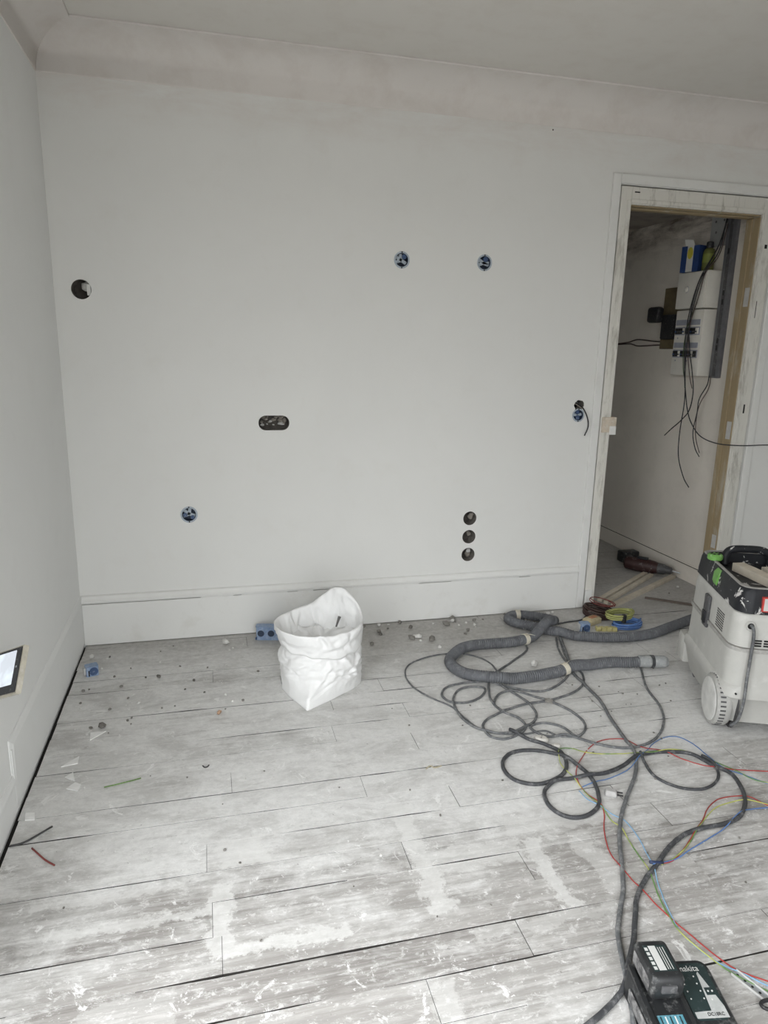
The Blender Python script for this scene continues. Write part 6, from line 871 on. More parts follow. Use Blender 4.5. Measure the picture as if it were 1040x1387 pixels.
    # wheels
    for s in (-1, 1):
        bm = B(); Mw = Matrix.Rotation(-s*PI/2, 3, 'Y').to_3x3() if False else Matrix.Rotation(s*PI/2, 3, 'Y')
        R_ = 0.100; prof = [(0.070, 0.012), (0.074, 0.022), (0.086, 0.026), (0.095, 0.024), (R_, 0.012), (R_, -0.02), (0.094, -0.03), (0.07, -0.03)]
        lathe(bm, prof, 40, (s*0.165, WY, R_+0.0005), Mw)
        w = obj('wheel', bm, M_TYRE, t, True, 35)
        bm = B(); lathe(bm, [(0.086, 0.020), (0.084, 0.0275), (0.078, 0.030), (0.060, 0.031), (0.02, 0.033)], 36, (s*0.165, WY, R_+0.0005), Mw); obj('hub_cap', bm, M_HUB, w, True, 35)
        bm = B()
        for k in range(36):
            a = 2*PI*k/36; c = Vector((s*0.165, WY, R_+0.0005)); d_ = Vector((0, math.cos(a), math.sin(a)))
            box(bm, c+d_*(R_-0.0022)+Vector((s*0.004, 0, 0)), (0.020, 0.0065, 0.006), Matrix.Rotation(a, 3, 'X') @ Matrix.Rotation(-PI/2, 3, 'X'))
        o = obj('tread_grooves', bm, M_VDARK, w); o['kind'] = 'stuff'
        cyl_b = B(); cyl(cyl_b, (s*0.10, WY, R_), (s*0.15, WY, R_), 0.014, 12); obj('axle', cyl_b, M_VDARK, t)
    for s in (-1, 1):
        bm = B(); cyl(bm, (s*0.115-0.012, 0.235, 0.0335), (s*0.115+0.012, 0.235, 0.0335), 0.033, 24); c = obj('caster', bm, M_VDARK, t, True, 40)
        bm = B(); box(bm, (s*0.115, 0.232, 0.064), (0.036, 0.044, 0.04), bev=0.006); obj('caster_fork', bm, M_VBLK, c, True, 40)
    # front foot with hose port
    bm = B(); box(bm, (-0.152, 0.300, 0.120), (0.056, 0.100, 0.13), bev=0.016); obj('front_foot', bm, M_VGREY, t, True, 40)
    bm = B(); Mh = Vector((0, 1, 0)).to_track_quat('Z', 'Y').to_matrix(); lathe(bm, [(0.045, 0), (0.045, 0.025), (0.036, 0.028), (0.030, 0.020)], 24, (0.02, 0.272, 0.26), Mh); obj('hose_port', bm, M_VBLK, t, True, 40)
    return t
VAC_ROT = D(22); WY = -0.165; VAC_LOC = (2.735, -1.16, 0)
vacuum()
M_WOOD = pm('pale_offcut_wood', (0.62, 0.56, 0.46), 0.7, 0.15, (0.70, 0.68, 0.64), scale=20)
def vac_world(x, y, z):
    c, s = math.cos(-VAC_ROT), math.sin(-VAC_ROT); return (VAC_LOC[0]+x*c-y*s, VAC_LOC[1]+x*s+y*c, z)
def offcut(name, c, size, rz, label, rx=0.0, cat='wood strip', group=None, mat=None):
    bm = B(); box(bm, (0, 0, 0), size, bev=0.0015); o = obj(name, bm, mat or M_WOOD, None); o.location = c; o.rotation_euler = (rx, 0, rz)
    return tag(o, label, cat, group)
offcut('wood_offcut', vac_world(-0.005, -0.005, 0.563), (0.052, 0.27, 0.034), -VAC_ROT+D(18), 'thick pale wood offcut in the tray of the vacuum lid, nearest its rim')
offcut('wood_offcut', vac_world(0.085, -0.01, 0.558), (0.04, 0.26, 0.024), -VAC_ROT+D(10), 'thinner pale wood offcut in the vacuum lid tray at right edge')

# ------------------------------------------------------------------ battery charger and battery
M_CHBLK = pm('charger_black', (0.020, 0.021, 0.022), 0.4, 0.22, (0.34, 0.34, 0.33), scale=26, var=0.3)
M_CHGREEN = pm('charger_panel_dark_green', (0.020, 0.034, 0.034), 0.35, 0.15, (0.25, 0.27, 0.27), scale=40)
M_CHGREY = pm('charger_panel_grey', (0.40, 0.41, 0.40), 0.45, 0.3, (0.55, 0.55, 0.54), scale=40)
M_TEAL = pm('teal_label', (0.08, 0.24, 0.30), 0.45, 0.35, (0.40, 0.50, 0.54), scale=60)
M_SCUFF = pm('scuffed_side_plastic', (0.05, 0.05, 0.052), 0.5, 0.75, (0.44, 0.43, 0.42), scale=18)
def charger():
    rz = CH_ROT
    t = thing('battery_charger', 'black power-tool battery charger with grey panel on the floor, lower right', 'charger', CH_LOC, (0, 0, rz))
    # body: high at the back, sloping to the front
    bm = B()
    def ring(z, x0, x1, y0, y1, r, zf=None):
        pts = rrect(x0, x1, y0, y1, r, 5)
        if zf is None: return (z, pts)
        return (z, [(x, y, z+(zf-z)*(y1-y)/(y1-y0)) for x, y in pts])
    loft(bm, [ring(0.0, -0.095, 0.090, -0.095, 0.082, 0.02), ring(0.006, -0.100, 0.095, -0.10, 0.086, 0.022), ring(0.066, -0.096, 0.093, -0.10, 0.084, 0.024, 0.045), ring(0.074, -0.090, 0.087, -0.094, 0.078, 0.02, 0.052)])
    obj('housing', bm, M_CHBLK, t, True, 40)
    sl = math.atan2(0.074-0.052, 0.172); ROT = Matrix.Rotation(sl, 4, 'X')
    def top(x, y): return Vector((x, y, 0.052+(y+0.094)/0.172*0.022))
    def plate(poly, lift, th, mat, name, parent=t):
        bm = B(); a = [bm.verts.new(top(x, y)+Vector((0, 0, lift))) for x, y in poly]; b = [bm.verts.new(top(x, y)+Vector((0, 0, lift+th))) for x, y in poly]; n = len(poly)
        for k in range(n): bm.faces.new((a[k], a[(k+1) % n], b[(k+1) % n], b[k]))
        bm.faces.new(a[::-1]); bm.faces.new(b); return obj(name, bm, mat, parent)
    panel = plate(rrect(0.004, 0.080, -0.052, 0.070, 0.012, 4), 0.0002, 0.002, M_CHGREEN, 'display_panel')
    plate([(0.053, 0.046), (0.057, 0.050), (0.0785, -0.026), (0.0785, -0.049), (0.008, -0.049), (0.008, -0.036), (0.046, -0.034)], 0.0023, 0.0006, M_CHGREY, 'grey_field', panel)
    plate([(0.053, -0.002), (0.074, -0.002), (0.074, 0.014), (0.053, 0.014)], 0.003, 0.0005, M_CHGREEN, 'symbol_block', panel)
    for (x, y) in ((0.059, 0.006), (0.068, 0.006), (0.059, -0.012)):
        plate([(x+0.0022*math.cos(a), y+0.0022*math.sin(a)) for a in [PI/3*k for k in range(6)]], 0.0036, 0.0004, M_WHITE, 'symbol', panel)
    for i, (x, y) in enumerate([(0.014, 0.04-0.016*j) for j in range(4)]+[(0.043, 0.04-0.016*j) for j in range(4)]):
        plate([(x+0.0018*math.cos(a), y+0.0018*math.sin(a)) for a in [PI/3*k for k in range(6)]], 0.0023, 0.0005, M_WHITE, 'indicator', panel)
    c = top(0.038, 0.0575); text('maker_lettering', 'makita', 0.0185, M_WHITE, panel, Matrix.Translation(c+Vector((0, 0, 0.0028))) @ ROT, 0.0003, False)
    c = top(0.052, -0.042); text('model_lettering', 'DC18RC', 0.010, M_PITCH, panel, Matrix.Translation(c+Vector((0, 0, 0.0034))) @ ROT, 0.0003, False)
    # ribs beside the battery slot and scuffed left flank
    for x in (-0.090, -0.006):
        plate([(x-0.005, -0.075), (x+0.005, -0.075), (x+0.005, 0.07), (x-0.005, 0.07)], 0.0, 0.008, M_CHBLK, 'slot_rail')
    tl = plate([(-0.076, -0.085), (-0.020, -0.085), (-0.020, -0.038), (-0.076, -0.038)], 0.0002, 0.0015, M_TEAL, 'teal_label')
    for k in range(5): plate([(-0.071+0.0105*k, -0.082), (-0.068+0.0105*k, -0.082), (-0.068+0.0105*k, -0.041), (-0.071+0.0105*k, -0.041)], 0.0018, 0.0003, M_WHITE if k % 2 else M_CHGREEN, 'label_print', tl)
    bm = B(); box(bm, (-0.1005, -0.02, 0.032), (0.004, 0.12, 0.03), bev=0.0015); obj('side_vent', bm, M_SCUFF, t)
    return t
CH_ROT = D(-10); CH_LOC = (1.572, -2.325, 0)
charger()
def ch_world(x, y, z):
    c, s = math.cos(CH_ROT), math.sin(CH_ROT); return (CH_LOC[0]+x*c-y*s, CH_LOC[1]+x*s+y*c, z)
def battery():
    t = thing('tool_battery', 'black slide-on tool battery with white print sitting on the charger', 'battery', ch_world(-0.048, 0.022, 0.0815), (0, 0, CH_ROT))
    bm = B(); loft(bm, [(0.0, rrect(-0.034, 0.034, -0.040, 0.056, 0.008, 4)), (0.006, rrect(-0.037, 0.037, -0.044, 0.058, 0.01, 4)), (0.044, rrect(-0.037, 0.037, -0.044, 0.058, 0.01, 4)), (0.052, rrect(-0.034, 0.034, -0.038, 0.055, 0.009, 4)), (0.054, rrect(-0.030, 0.030, -0.033, 0.051, 0.008, 4))]); obj('case', bm, M_CHBLK, t, True, 40)
    bm = B(); slab(bm, -0.024, 0.027, -0.024, 0.042, 0.054, 0.0546); lb = obj('label_plate', bm, M_CHGREEN, t)
    bm = B(); slab(bm, -0.012, 0.004, -0.022, 0.040, 0.0546, 0.0550); obj('white_field', bm, M_WHITE, lb)
    for k in range(5): 
        bm = B(); slab(bm, -0.022, -0.015, -0.020+0.012*k, -0.012+0.012*k, 0.0546, 0.0549); obj('print_line', bm, M_WHITE, lb)
    for x in (0.008, 0.013, 0.019): 
        bm = B(); slab(bm, x, x+0.0015, -0.020, 0.036, 0.0546, 0.0549); obj('print_line', bm, M_WHITE, lb)
    bm = B(); box(bm, (0.0, -0.046, 0.030), (0.034, 0.006, 0.018), bev=0.002); obj('release_button', bm, M_VDARK, t, True, 40)
    bm = B(); slab(bm, -0.0385, -0.0368, -0.03, 0.045, 0.010, 0.040, 0.0006); obj('worn_side', bm, M_SCUFF, t)
    return t
battery()
# perforated metal strip and black ring at the lower right
M_STEEL = pm('galvanised_steel', (0.46, 0.48, 0.50), 0.4, 0.3, scale=40, metal=0.6)
t = thing('perforated_strip', 'short perforated steel strip lying right of the battery charger', 'metal strip', (1.792, -2.302, 0), (0, 0, D(-72)))
bm = B(); slab(bm, -0.055, 0.055, -0.010, 0.010, 0.0, 0.002); obj('web', bm, M_STEEL, t)
for s in (-1, 1):
    bm = B(); slab(bm, -0.055, 0.055, s*0.0105-0.0012, s*0.0105+0.0012, 0.0, 0.006, 0.0005); obj('flange', bm, M_WHITE, t)
for k in range(6):
    bm = B(); cyl(bm, (-0.045+0.018*k, 0, 0.002), (-0.045+0.018*k, 0, 0.0026), 0.003, 10); obj('perforation', bm, M_PITCH, t)
bm = B(); cs_ = [Vector((1.795+0.024*math.cos(a)*1.1, -2.348+0.013*math.sin(a)-0.2*0.024*math.cos(a), 0.0085)) for a in [2*PI*k/32 for k in range(32)]]
rings = tube(bm, cs_, 0.0042, 8, False)
for k in range(8): bm.faces.new((rings[-1][k], rings[-1][(k+1) % 8], rings[0][(k+1) % 8], rings[0][k]))
tag(obj('black_rubber_ring', bm, M_BLACK, None, True), 'small black ring lying against the perforated steel strip', 'ring')

# white connector and small plug among the cords
t = thing('white_plug', 'dirty white round plug lying between the cord loops', 'plug', (1.783, -1.238, 0), (0, 0, D(-35)))
M_DWHITE = pm('dirty_white_plastic', (0.56, 0.54, 0.50), 0.6, 0.2, scale=40)
bm = B(); lathe(bm, [(0.014, 0), (0.021, 0.003), (0.021, 0.013), (0.015, 0.018)], 20); bmesh.ops.scale(bm, vec=(1.25, 0.85, 1), verts=bm.verts[:]); obj('body', bm, M_DWHITE, t, True, 40)
for y in (-0.006, 0.006):
    bm = B(); cyl(bm, (0, y, 0.0178), (0, y, 0.0186), 0.0025, 8); obj('pin_hole', bm, M_PITCH, t)
t = thing('white_connector', 'small dirty white connector beside the round plug', 'connector', (1.818, -1.292, 0), (0, 0, D(-30)))
bm = B(); box(bm, (0, 0, 0.008), (0.026, 0.019, 0.016), bev=0.005); obj('body', bm, M_DWHITE, t, True, 40)
bm = B(); cyl(bm, (-0.018, 0, 0.008), (-0.012, 0, 0.008), 0.005, 10); obj('neck', bm, M_DWHITE, t, True, 40)
t = thing('two_pin_plug', 'pale two-pin plug with dark pins at the end of the black cord loop', 'plug', (1.862, -1.585, 0), (0, 0, D(-28)))
bm = B(); loft(bm, [(0.0, rrect(-0.020, 0.016, -0.013, 0.013, 0.006)), (0.004, rrect(-0.022, 0.018, -0.015, 0.015, 0.007)), (0.016, rrect(-0.020, 0.016, -0.013, 0.013, 0.007)), (0.02, rrect(-0.016, 0.012, -0.009, 0.009, 0.005))]); obj('body', bm, pm('dusty_plug_grey', (0.42, 0.41, 0.40), 0.6, 0.3, scale=40), t, True, 40)
for y in (-0.008, 0.008):
    bm = B(); cyl(bm, (0.016, y, 0.009), (0.036, y, 0.009), 0.0024, 8); obj('pin', bm, M_PITCH, t)

# ------------------------------------------------------------------ heap of tape rolls and cable by the door post
M_YG = pm('yellow_green_tape', (0.36, 0.37, 0.13), 0.5, 0.3, (0.55, 0.54, 0.42), scale=40)
M_BT = pm('blue_tape', (0.10, 0.20, 0.46), 0.5, 0.25, (0.45, 0.50, 0.60), scale=40)
def roll(name, loc, ro, ri, h, mat, label, rot=(0, 0, 0)):
    t = thing(name, label, 'tape roll' if 'tape' in name else 'cable coil', loc, rot)
    bm = B(); lathe(bm, [(ri+0.004, 0), (ro-0.004, 0), (ro, 0.004), (ro, h-0.004), (ro-0.004, h), (ri+0.004, h)], 32, closed=True); obj('tape', bm, mat, t, True, 40)
    bm = B(); lathe(bm, [(ri, 0.001), (ri+0.004, 0.001), (ri+0.004, h-0.001), (ri, h-0.001)], 32, closed=True); obj('core', bm, M_KEEP, t, True, 40); return t
def wire_ring(name, loc, R1, turns, rw, mat, label, rot=(0, 0, 0), h=0.03, squash=0.8, seed=1):
    rs = random.Random(seed); pts = []
    n = turns*28
    for i in range(n+1):
        a = 2*PI*i/28; k = i/28
        rr_ = R1*(1+0.05*math.sin(k*2.3+seed))-0.006*(k % 2); pts.append((rr_*math.cos(a), rr_*squash*math.sin(a), rw+h*(k/turns)+0.003*math.sin(a*1.5+seed)))
    t = thing(name, label, 'cable coil', loc, rot)
    bm = B(); tube(bm, pts, rw, 7); obj('coil', bm, mat, t, True); return t
wire_ring('blue_wire_coil', (2.735, -0.325, 0), 0.085, 6, 0.0045, M_BT, 'coil of blue wire lying lowest in the heap by the door post', (0, 0, 0.1), 0.034, 0.62, 2)
gcoil = wire_ring('green_wire_coil', (2.705, -0.295, 0.046), 0.088, 5, 0.0045, M_YG, 'coil of yellow-green wire stacked on the blue coil by the door', (0, 0, 0.3), 0.030, 0.62, 3)
# bands tying the green coil
bm = B(); box(bm, (-0.0283, -0.0509, 0.018), (0.018, 0.022, 0.046), -0.1, bev=0.004); obj('coil_band', bm, M_BLACK, gcoil)['label'] = 'black band tying the coil'
wire_ring('brown_wire_coil', (2.655, -0.155, 0), 0.082, 8, 0.005, pm('dark_brown_cable', (0.045, 0.024, 0.02), 0.45, scale=40), 'dark brown and black cable coil leaning on the door post plinth', (D(8), D(10), -0.5), 0.055, 0.62, 4)
wire_ring('red_wire_coil', (2.675, -0.165, 0.083), 0.072, 2, 0.0024, pm('dark_red_cable', (0.16, 0.035, 0.03), 0.45, scale=40), 'thin dark red wire loop resting on the brown cable coil', (D(8), D(10), -0.5), 0.01, 0.62, 5)
loose_box(2.487, -0.315, D(-8), 'pale blue flush box on the floor left of the wire coils')
t = thing('yellow_connector_strip', 'pale yellow connector strip in front of the wire coils', 'connector', (2.60, -0.342, 0), (0, 0, D(-14)))
M_YEL = pm('pale_yellow_plastic', (0.56, 0.50, 0.22), 0.55, 0.35, (0.64, 0.61, 0.50), scale=40)
for k in range(4):
    bm = B(); box(bm, (-0.042+0.028*k, 0, 0.011), (0.026, 0.028, 0.022), bev=0.003); o = obj('terminal', bm, M_YEL, t)
    bm = B(); cyl(bm, (-0.042+0.028*k, 0, 0.0216), (-0.042+0.028*k, 0, 0.0226), 0.004, 10); obj('screw', bm, M_STEEL, o)
t = thing('yellow_junction_lid', 'cream and orange junction lid tucked behind the pale blue box', 'lid', (2.585, -0.225, 0), (0, 0, 0.4))
bm = B(); loft(bm, [(0.0, rrect(-0.05, 0.05, -0.03, 0.03, 0.01)), (0.022, rrect(-0.05, 0.05, -0.03, 0.03, 0.01)), (0.03, rrect(-0.042, 0.042, -0.022, 0.022, 0.01))]); obj('shell', bm, pm('cream_plastic', (0.50, 0.43, 0.27), 0.55, 0.3, scale=40), t, True, 40)
bm = B(); slab(bm, -0.02, 0.03, -0.012, 0.012, 0.030, 0.034, 0.001); obj('orange_tab', bm, pm('orange_plastic', (0.48, 0.24, 0.14), 0.5, scale=40), t)
# black wires trailing from the heap to the hose
for i, pts in enumerate((((2.60, -0.14, 0.004), (2.54, -0.19, 0.004), (2.46, -0.20, 0.004), (2.38, -0.215, 0.004)), ((2.60, -0.18, 0.004), (2.53, -0.25, 0.004), (2.47, -0.35, 0.004), (2.44, -0.40, 0.004)))):
    bm = B(); tube(bm, spline(pts, 6), 0.004, 7); tag(obj('trailing_wire', bm, M_CBLK, None, True), ('black wire trailing left along the skirting from the coils', 'black wire running from the coils toward the hose crossing')[i], 'wire')

# pale wood strips lying through the doorway
def strip(a, b, w, h, label, z=0.0):
    a = Vector(a); b = Vector(b); d_ = b-a; L_ = d_.length
    bm = B(); box(bm, (0, 0, 0), (L_, w, h), bev=0.001); o = obj('wood_strip', bm, M_WOOD, None)
    o.location = ((a.x+b.x)/2, (a.y+b.y)/2, z+h/2); o.rotation_euler = (0, 0, math.atan2(d_.y, d_.x)); return tag(o, label, 'wood strip', 'pale wood strips through the doorway')
strip((2.80, 0.06), (3.375, 0.455), 0.030, 0.018, 'pale wood strip through the doorway, leftmost of the three')
strip((2.815, 0.015), (3.395, 0.418), 0.026, 0.018, 'pale wood strip through the doorway, between the other two')
strip((2.835, -0.035), (3.525, 0.368), 0.034, 0.018, 'pale wood strip reaching farthest right through the doorway')
# dark batten lying by the vacuum
strip_o = offcut('thin_batten', (3.20, -0.03, 0.006), (0.26, 0.012, 0.012), D(-38), 'thin dark batten on the floor in the doorway behind vacuum', mat=pm('dark_batten', (0.16, 0.13, 0.11), 0.8, scale=30))

# ------------------------------------------------------------------ reciprocating tool lying in the hall
def tool():
    t = thing('cordless_tool', 'dark cordless power tool with red grip lying on the hall floor', 'power tool', (3.39, 0.50, 0), (0, 0, D(-50)))
    t.scale = (1.15, 1.15, 1.15)
    bm = B(); X = Vector((1, 0, 0)).to_track_quat('Z', 'Y').to_matrix()
    lathe(bm, [(0.022, -0.11), (0.036, -0.10), (0.040, -0.04), (0.040, 0.03), (0.036, 0.06), (0.030, 0.08)], 20, (0, 0, 0.041), X); obj('motor_housing', bm, pm('dark_red_housing', (0.040, 0.016, 0.015), 0.5, 0.15, scale=20), t, True, 40)
    bm = B(); lathe(bm, [(0.031, 0.08), (0.030, 0.11), (0.023, 0.125), (0.021, 0.15), (0.012, 0.158)], 18, (0, 0, 0.041), X); obj('chuck', bm, M_VDARK, t, True, 40)
    bm = B(); cyl(bm, (0.155, 0, 0.041), (0.20, 0, 0.036), 0.004, 8); obj('bit', bm, M_STEEL, t)
    bm = B(); tube(bm, spline([(-0.04, 0.01, 0.04), (-0.075, 0.05, 0.036), (-0.105, 0.10, 0.034), (-0.125, 0.135, 0.034)], 5), 0.021, 12); obj('grip', bm, M_VDARK, t, True, 40)
    bm = B(); box(bm, (-0.14, 0.165, 0.034), (0.115, 0.062, 0.066), 0.9, bev=0.008); o = obj('battery_pack', bm, M_CHBLK, t, True, 40)
    bm = B(); box(bm, (-0.166, 0.130, 0.040), (0.004, 0.040, 0.032), 0.9-PI/2+PI/2, bev=0.001); obj('pack_label', bm, M_CHGREY, o)
    bm = B(); box(bm, (-0.01, 0.0, 0.084), (0.06, 0.03, 0.012), bev=0.004); obj('top_switch', bm, M_VBLK, t, True, 40)
tool()

# ------------------------------------------------------------------ electrical panel and wiring on the hall wall
M_PANEL = pm('cream_panel_plastic', (0.76, 0.735, 0.67), 0.45, 0.15, scale=10, var=0.05)
M_LABELSTRIP = pm('grey_label_strip', (0.34, 0.35, 0.40), 0.5, scale=30)
def panel_box():
    t = thing('meter_breaker_box', 'cream main breaker box with round knob, upper half of hall panel', 'breaker box', (HX1, 0.44, 1.685))
    bm = B(); slab(bm, -0.106, -0.0005, -0.13, 0.13, 0.003, 0.215, 0.006); obj('case', bm, M_PANEL, t, True, 40)
    bm = B(); slab(bm, -0.114, -0.105, -0.126, 0.128, 0.004, 0.213, 0.004); dd = obj('front_cover', bm, M_PANEL, t, True, 40)
    bm = B(); lathe(bm, [(0.017, 0), (0.017, 0.006), (0.012, 0.010)], 22, (-0.114, 0.035, 0.115), Matrix.Rotation(-PI/2, 3, 'Y')); k = obj('knob', bm, M_PANEL, dd, True, 40)
    bm = B(); lathe(bm, [(0.0195, 0), (0.0195, 0.0012)], 22, (-0.1138, 0.035, 0.115), Matrix.Rotation(-PI/2, 3, 'Y')); obj('knob_shadow_ring', bm, M_LABELSTRIP, dd, True, 40)
    t = thing('consumer_unit', 'cream consumer unit with two rows of breakers under the knob box', 'consumer unit', (HX1, 0.44, 1.292))
    bm = B(); slab(bm, -0.098, -0.0005, -0.125, 0.128, 0.0, 0.389, 0.005); cs = obj('case', bm, M_PANEL, t, True, 40)
    for z, zl in ((0.245, 0.300), (0.110, 0.165)):
        bm = B(); slab(bm, -0.102, -0.0975, -0.105, 0.115, zl, zl+0.032, 0.001); obj('label_strip', bm, M_LABELSTRIP, t)
        bm = B(); slab(bm, -0.100, -0.0975, -0.108, 0.118, z-0.004, z+0.044); w = obj('breaker_window', bm, M_LABELSTRIP, t)
        for k in range(9):
            y = 0.098-k*0.0235
            bm = B(); box(bm, (-0.104, y, z+0.02), (0.012, 0.019, 0.034), bev=0.001); b_ = obj('breaker', bm, M_PITCH if (k*7+int(z*100)) % 5 else M_PANEL, t)
            bm = B(); box(bm, (-0.112, y, z+0.016), (0.008, 0.010, 0.009), bev=0.001); obj('toggle', bm, M_VDARK if k % 3 else M_BLUE, b_)
        for y in (0.09, -0.02):
            bm = B(); cyl(bm, (-0.0975, y, z-0.022), (-0.0995, y, z-0.022), 0.005, 10); obj('cover_screw', bm, M_LABELSTRIP, t)
panel_box()
# plastic trunking beside it
t = thing('cable_trunking', 'grey vertical cable trunking between the hall panel and the door jamb', 'trunking', (HX1, 0.263, 1.285))
M_TRUNK = pm('grey_trunking', (0.14, 0.14, 0.15), 0.4, 0.2, (0.28, 0.28, 0.30), scale=14, var=0.25)
bm = B(); slab(bm, -0.022, -0.0005, -0.040, 0.040, 0, 0.96, 0.003); obj('channel', bm, M_TRUNK, t)
bm = B(); slab(bm, -0.0245, -0.022, -0.012, 0.012, 0.01, 0.95, 0.001); obj('cover_strip', bm, M_VDARK, t)
for z in (0.16, 0.20, 0.42, 0.47, 0.70):
    bm = B(); slab(bm, -0.0262, -0.0244, -0.006, 0.006, z, z+0.03); obj('slot', bm, M_PITCH, t)
# board behind and black transformer to the left
t = thing('backing_board', 'brown wooden backing board behind the hall panel', 'board', (HX1, 0.70, 1.45))
bm = B(); slab(bm, -0.012, -0.0005, -0.126, 0.128, 0.0, 0.385, 0.002); obj('board', bm, pm('dark_stained_board', (0.16, 0.125, 0.07), 0.7, scale=14, var=0.25), t)
t = thing('black_adapter', 'black plug-in adapter on the brown board left of panel', 'adapter', (HX1-0.012, 0.74, 1.565))
bm = B(); slab(bm, -0.05, -0.0003, -0.11, 0.03, -0.055, 0.10, 0.010); obj('base', bm, M_BLACK, t, True, 40)
bm = B(); slab(bm, -0.105, -0.05, 0.0, 0.115, 0.05, 0.150, 0.018); obj('plug_body', bm, M_BLACK, t, True, 40)
# things standing on the panel
t = thing('blue_carton', 'blue, white and yellow carton standing on the hall panel', 'carton', (3.512, 0.505, 1.9025), (0, 0, D(14)))
M_CB = pm('carton_blue', (0.022, 0.055, 0.17), 0.5, scale=20); M_CW = pm('carton_white', (0.60, 0.60, 0.57), 0.6, scale=20, var=0.06); M_CY = pm('carton_yellow', (0.55, 0.48, 0.06), 0.5, scale=20)
bm = B(); slab(bm, -0.05, 0.05, -0.062, 0.062, 0, 0.150, 0.001); obj('carton_body', bm, M_CB, t)
bm = B(); slab(bm, -0.0512, -0.0500, -0.024, 0.020, 0.0, 0.150); f = obj('white_band', bm, M_CW, t)
bm = B(); prism(bm, [(0.022*math.cos(a)*0.9, 0.034*math.sin(a)) for a in [2*PI*k/20 for k in range(20)]], 0, 0.0008); bmesh.ops.transform(bm, matrix=Matrix.Translation((-0.0512, -0.002, 0.108)) @ Matrix.Rotation(-PI/2, 4, 'Y') @ Matrix.Rotation(PI/2, 4, 'Z'), verts=bm.verts[:]); obj('yellow_spot', bm, M_CY, f)
bm = B(); bmf = [(-0.05, -0.03, 0.150), (-0.05, 0.035, 0.150), (-0.055, 0.045, 0.19), (-0.053, -0.012, 0.182)]
vs = [bm.verts.new(q) for q in bmf]+[bm.verts.new((q[0]+0.001, q[1], q[2])) for q in bmf]
bm.faces.new(vs[:4]); bm.faces.new(vs[4:][::-1])
for k in range(4): bm.faces.new((vs[k], vs[(k+1) % 4], vs[4+(k+1) % 4], vs[4+k]))
obj('open_flap', bm, M_CW, t)
bm = B(); bmf = [(0.0, 0.062, 0.07), (0.03, 0.062, 0.15), (0.02, 0.10, 0.06)]
vs = [bm.verts.new(q) for q in bmf]+[bm.verts.new((q[0], q[1], q[2]-0.002)) for q in bmf]
bm.faces.new(vs[:3]); bm.faces.new(vs[3:][::-1])
for k in range(3): bm.faces.new((vs[k], vs[(k+1) % 3], vs[3+(k+1) % 3], vs[3+k]))
obj('side_flap', bm, M_VDARK, t)
t = thing('olive_bottle', 'olive green bottle with black cap behind the blue carton', 'bottle', (3.520, 0.395, 1.9025))
bm = B(); lathe(bm, [(0.030, 0), (0.033, 0.004), (0.033, 0.105), (0.026, 0.122), (0.016, 0.128)], 20); obj('body', bm, pm('olive_plastic', (0.16, 0.17, 0.05), 0.5, scale=20), t, True, 40)
bm = B(); lathe(bm, [(0.019, 0.128), (0.020, 0.132), (0.019, 0.160), (0.014, 0.164)], 18); obj('cap', bm, M_BLACK, t, True, 40)
bm = B(); lathe(bm, [(0.0334, 0.045), (0.0334, 0.095)], 20); obj('label_wrap', bm, pm('green_wrap', (0.22, 0.26, 0.06), 0.5, scale=20), t, True, 40)
# junction plate above
t = thing('junction_plate', 'grey metal junction plate high on the hall wall above the panel', 'plate', (HX1, 0.385, 2.04))
bm = B(); slab(bm, -0.012, -0.0005, -0.07, 0.07, 0, 0.17, 0.003); obj('plate', bm, pm('grey_plate_metal', (0.36, 0.365, 0.36), 0.5, scale=20), t)
for (y, z) in ((0.03, 0.14), (0.02, 0.08), (-0.04, 0.14)):
    bm = B(); cyl(bm, (-0.012, y, z), (-0.0135, y, z), 0.007, 12); obj('knockout', bm, M_VDARK, t)
# hanging wires in front of the panel
def hang(pts, r_, mat, name, label):
    bm = B(); tube(bm, spline(pts, 7), r_, 7); return tag(obj(name, bm, mat, None, True), label, 'wire', 'wires hanging from the hall panel')
XW = HX1-0.125
M_WBRN = pm('brown_wire', (0.075, 0.045, 0.04), 0.5, scale=30); M_WGRN = pm('dull_green_wire', (0.07, 0.11, 0.05), 0.5, scale=30)
hang([(HX1-0.03, 0.295, 2.19), (HX1-0.06, 0.30, 2.05), (XW, 0.33, 1.86), (XW-0.005, 0.375, 1.70), (XW-0.005, 0.395, 1.55), (XW-0.005, 0.385, 1.35), (XW, 0.36, 1.15), (XW, 0.37, 0.95), (XW, 0.355, 0.80), (XW+0.01, 0.30, 0.68), (XW+0.015, 0.245, 0.625)], 0.0032, M_BLACK, 'black_hanging_wire', 'black wire hanging lowest below the hall panel, ending by the jamb')
hang([(HX1-0.03, 0.30, 2.19), (HX1-0.06, 0.31, 2.03), (XW-0.002, 0.345, 1.86), (XW-0.010, 0.395, 1.68), (XW-0.010, 0.405, 1.5), (XW-0.010, 0.375, 1.3), (XW-0.004, 0.35, 1.18), (XW-0.01, 0.31, 1.09), (XW-0.02, 0.25, 1.02), (XW-0.04, 0.13, 0.955), (XW-0.06, -0.04, 0.935), (XW+0.05, -0.10, 0.93), (XW+0.25, -0.06, 0.925), (XW+0.5, -0.05, 0.92)], 0.0032, M_BLACK, 'black_hanging_wire', 'black wire swinging out across the door jamb to the right')
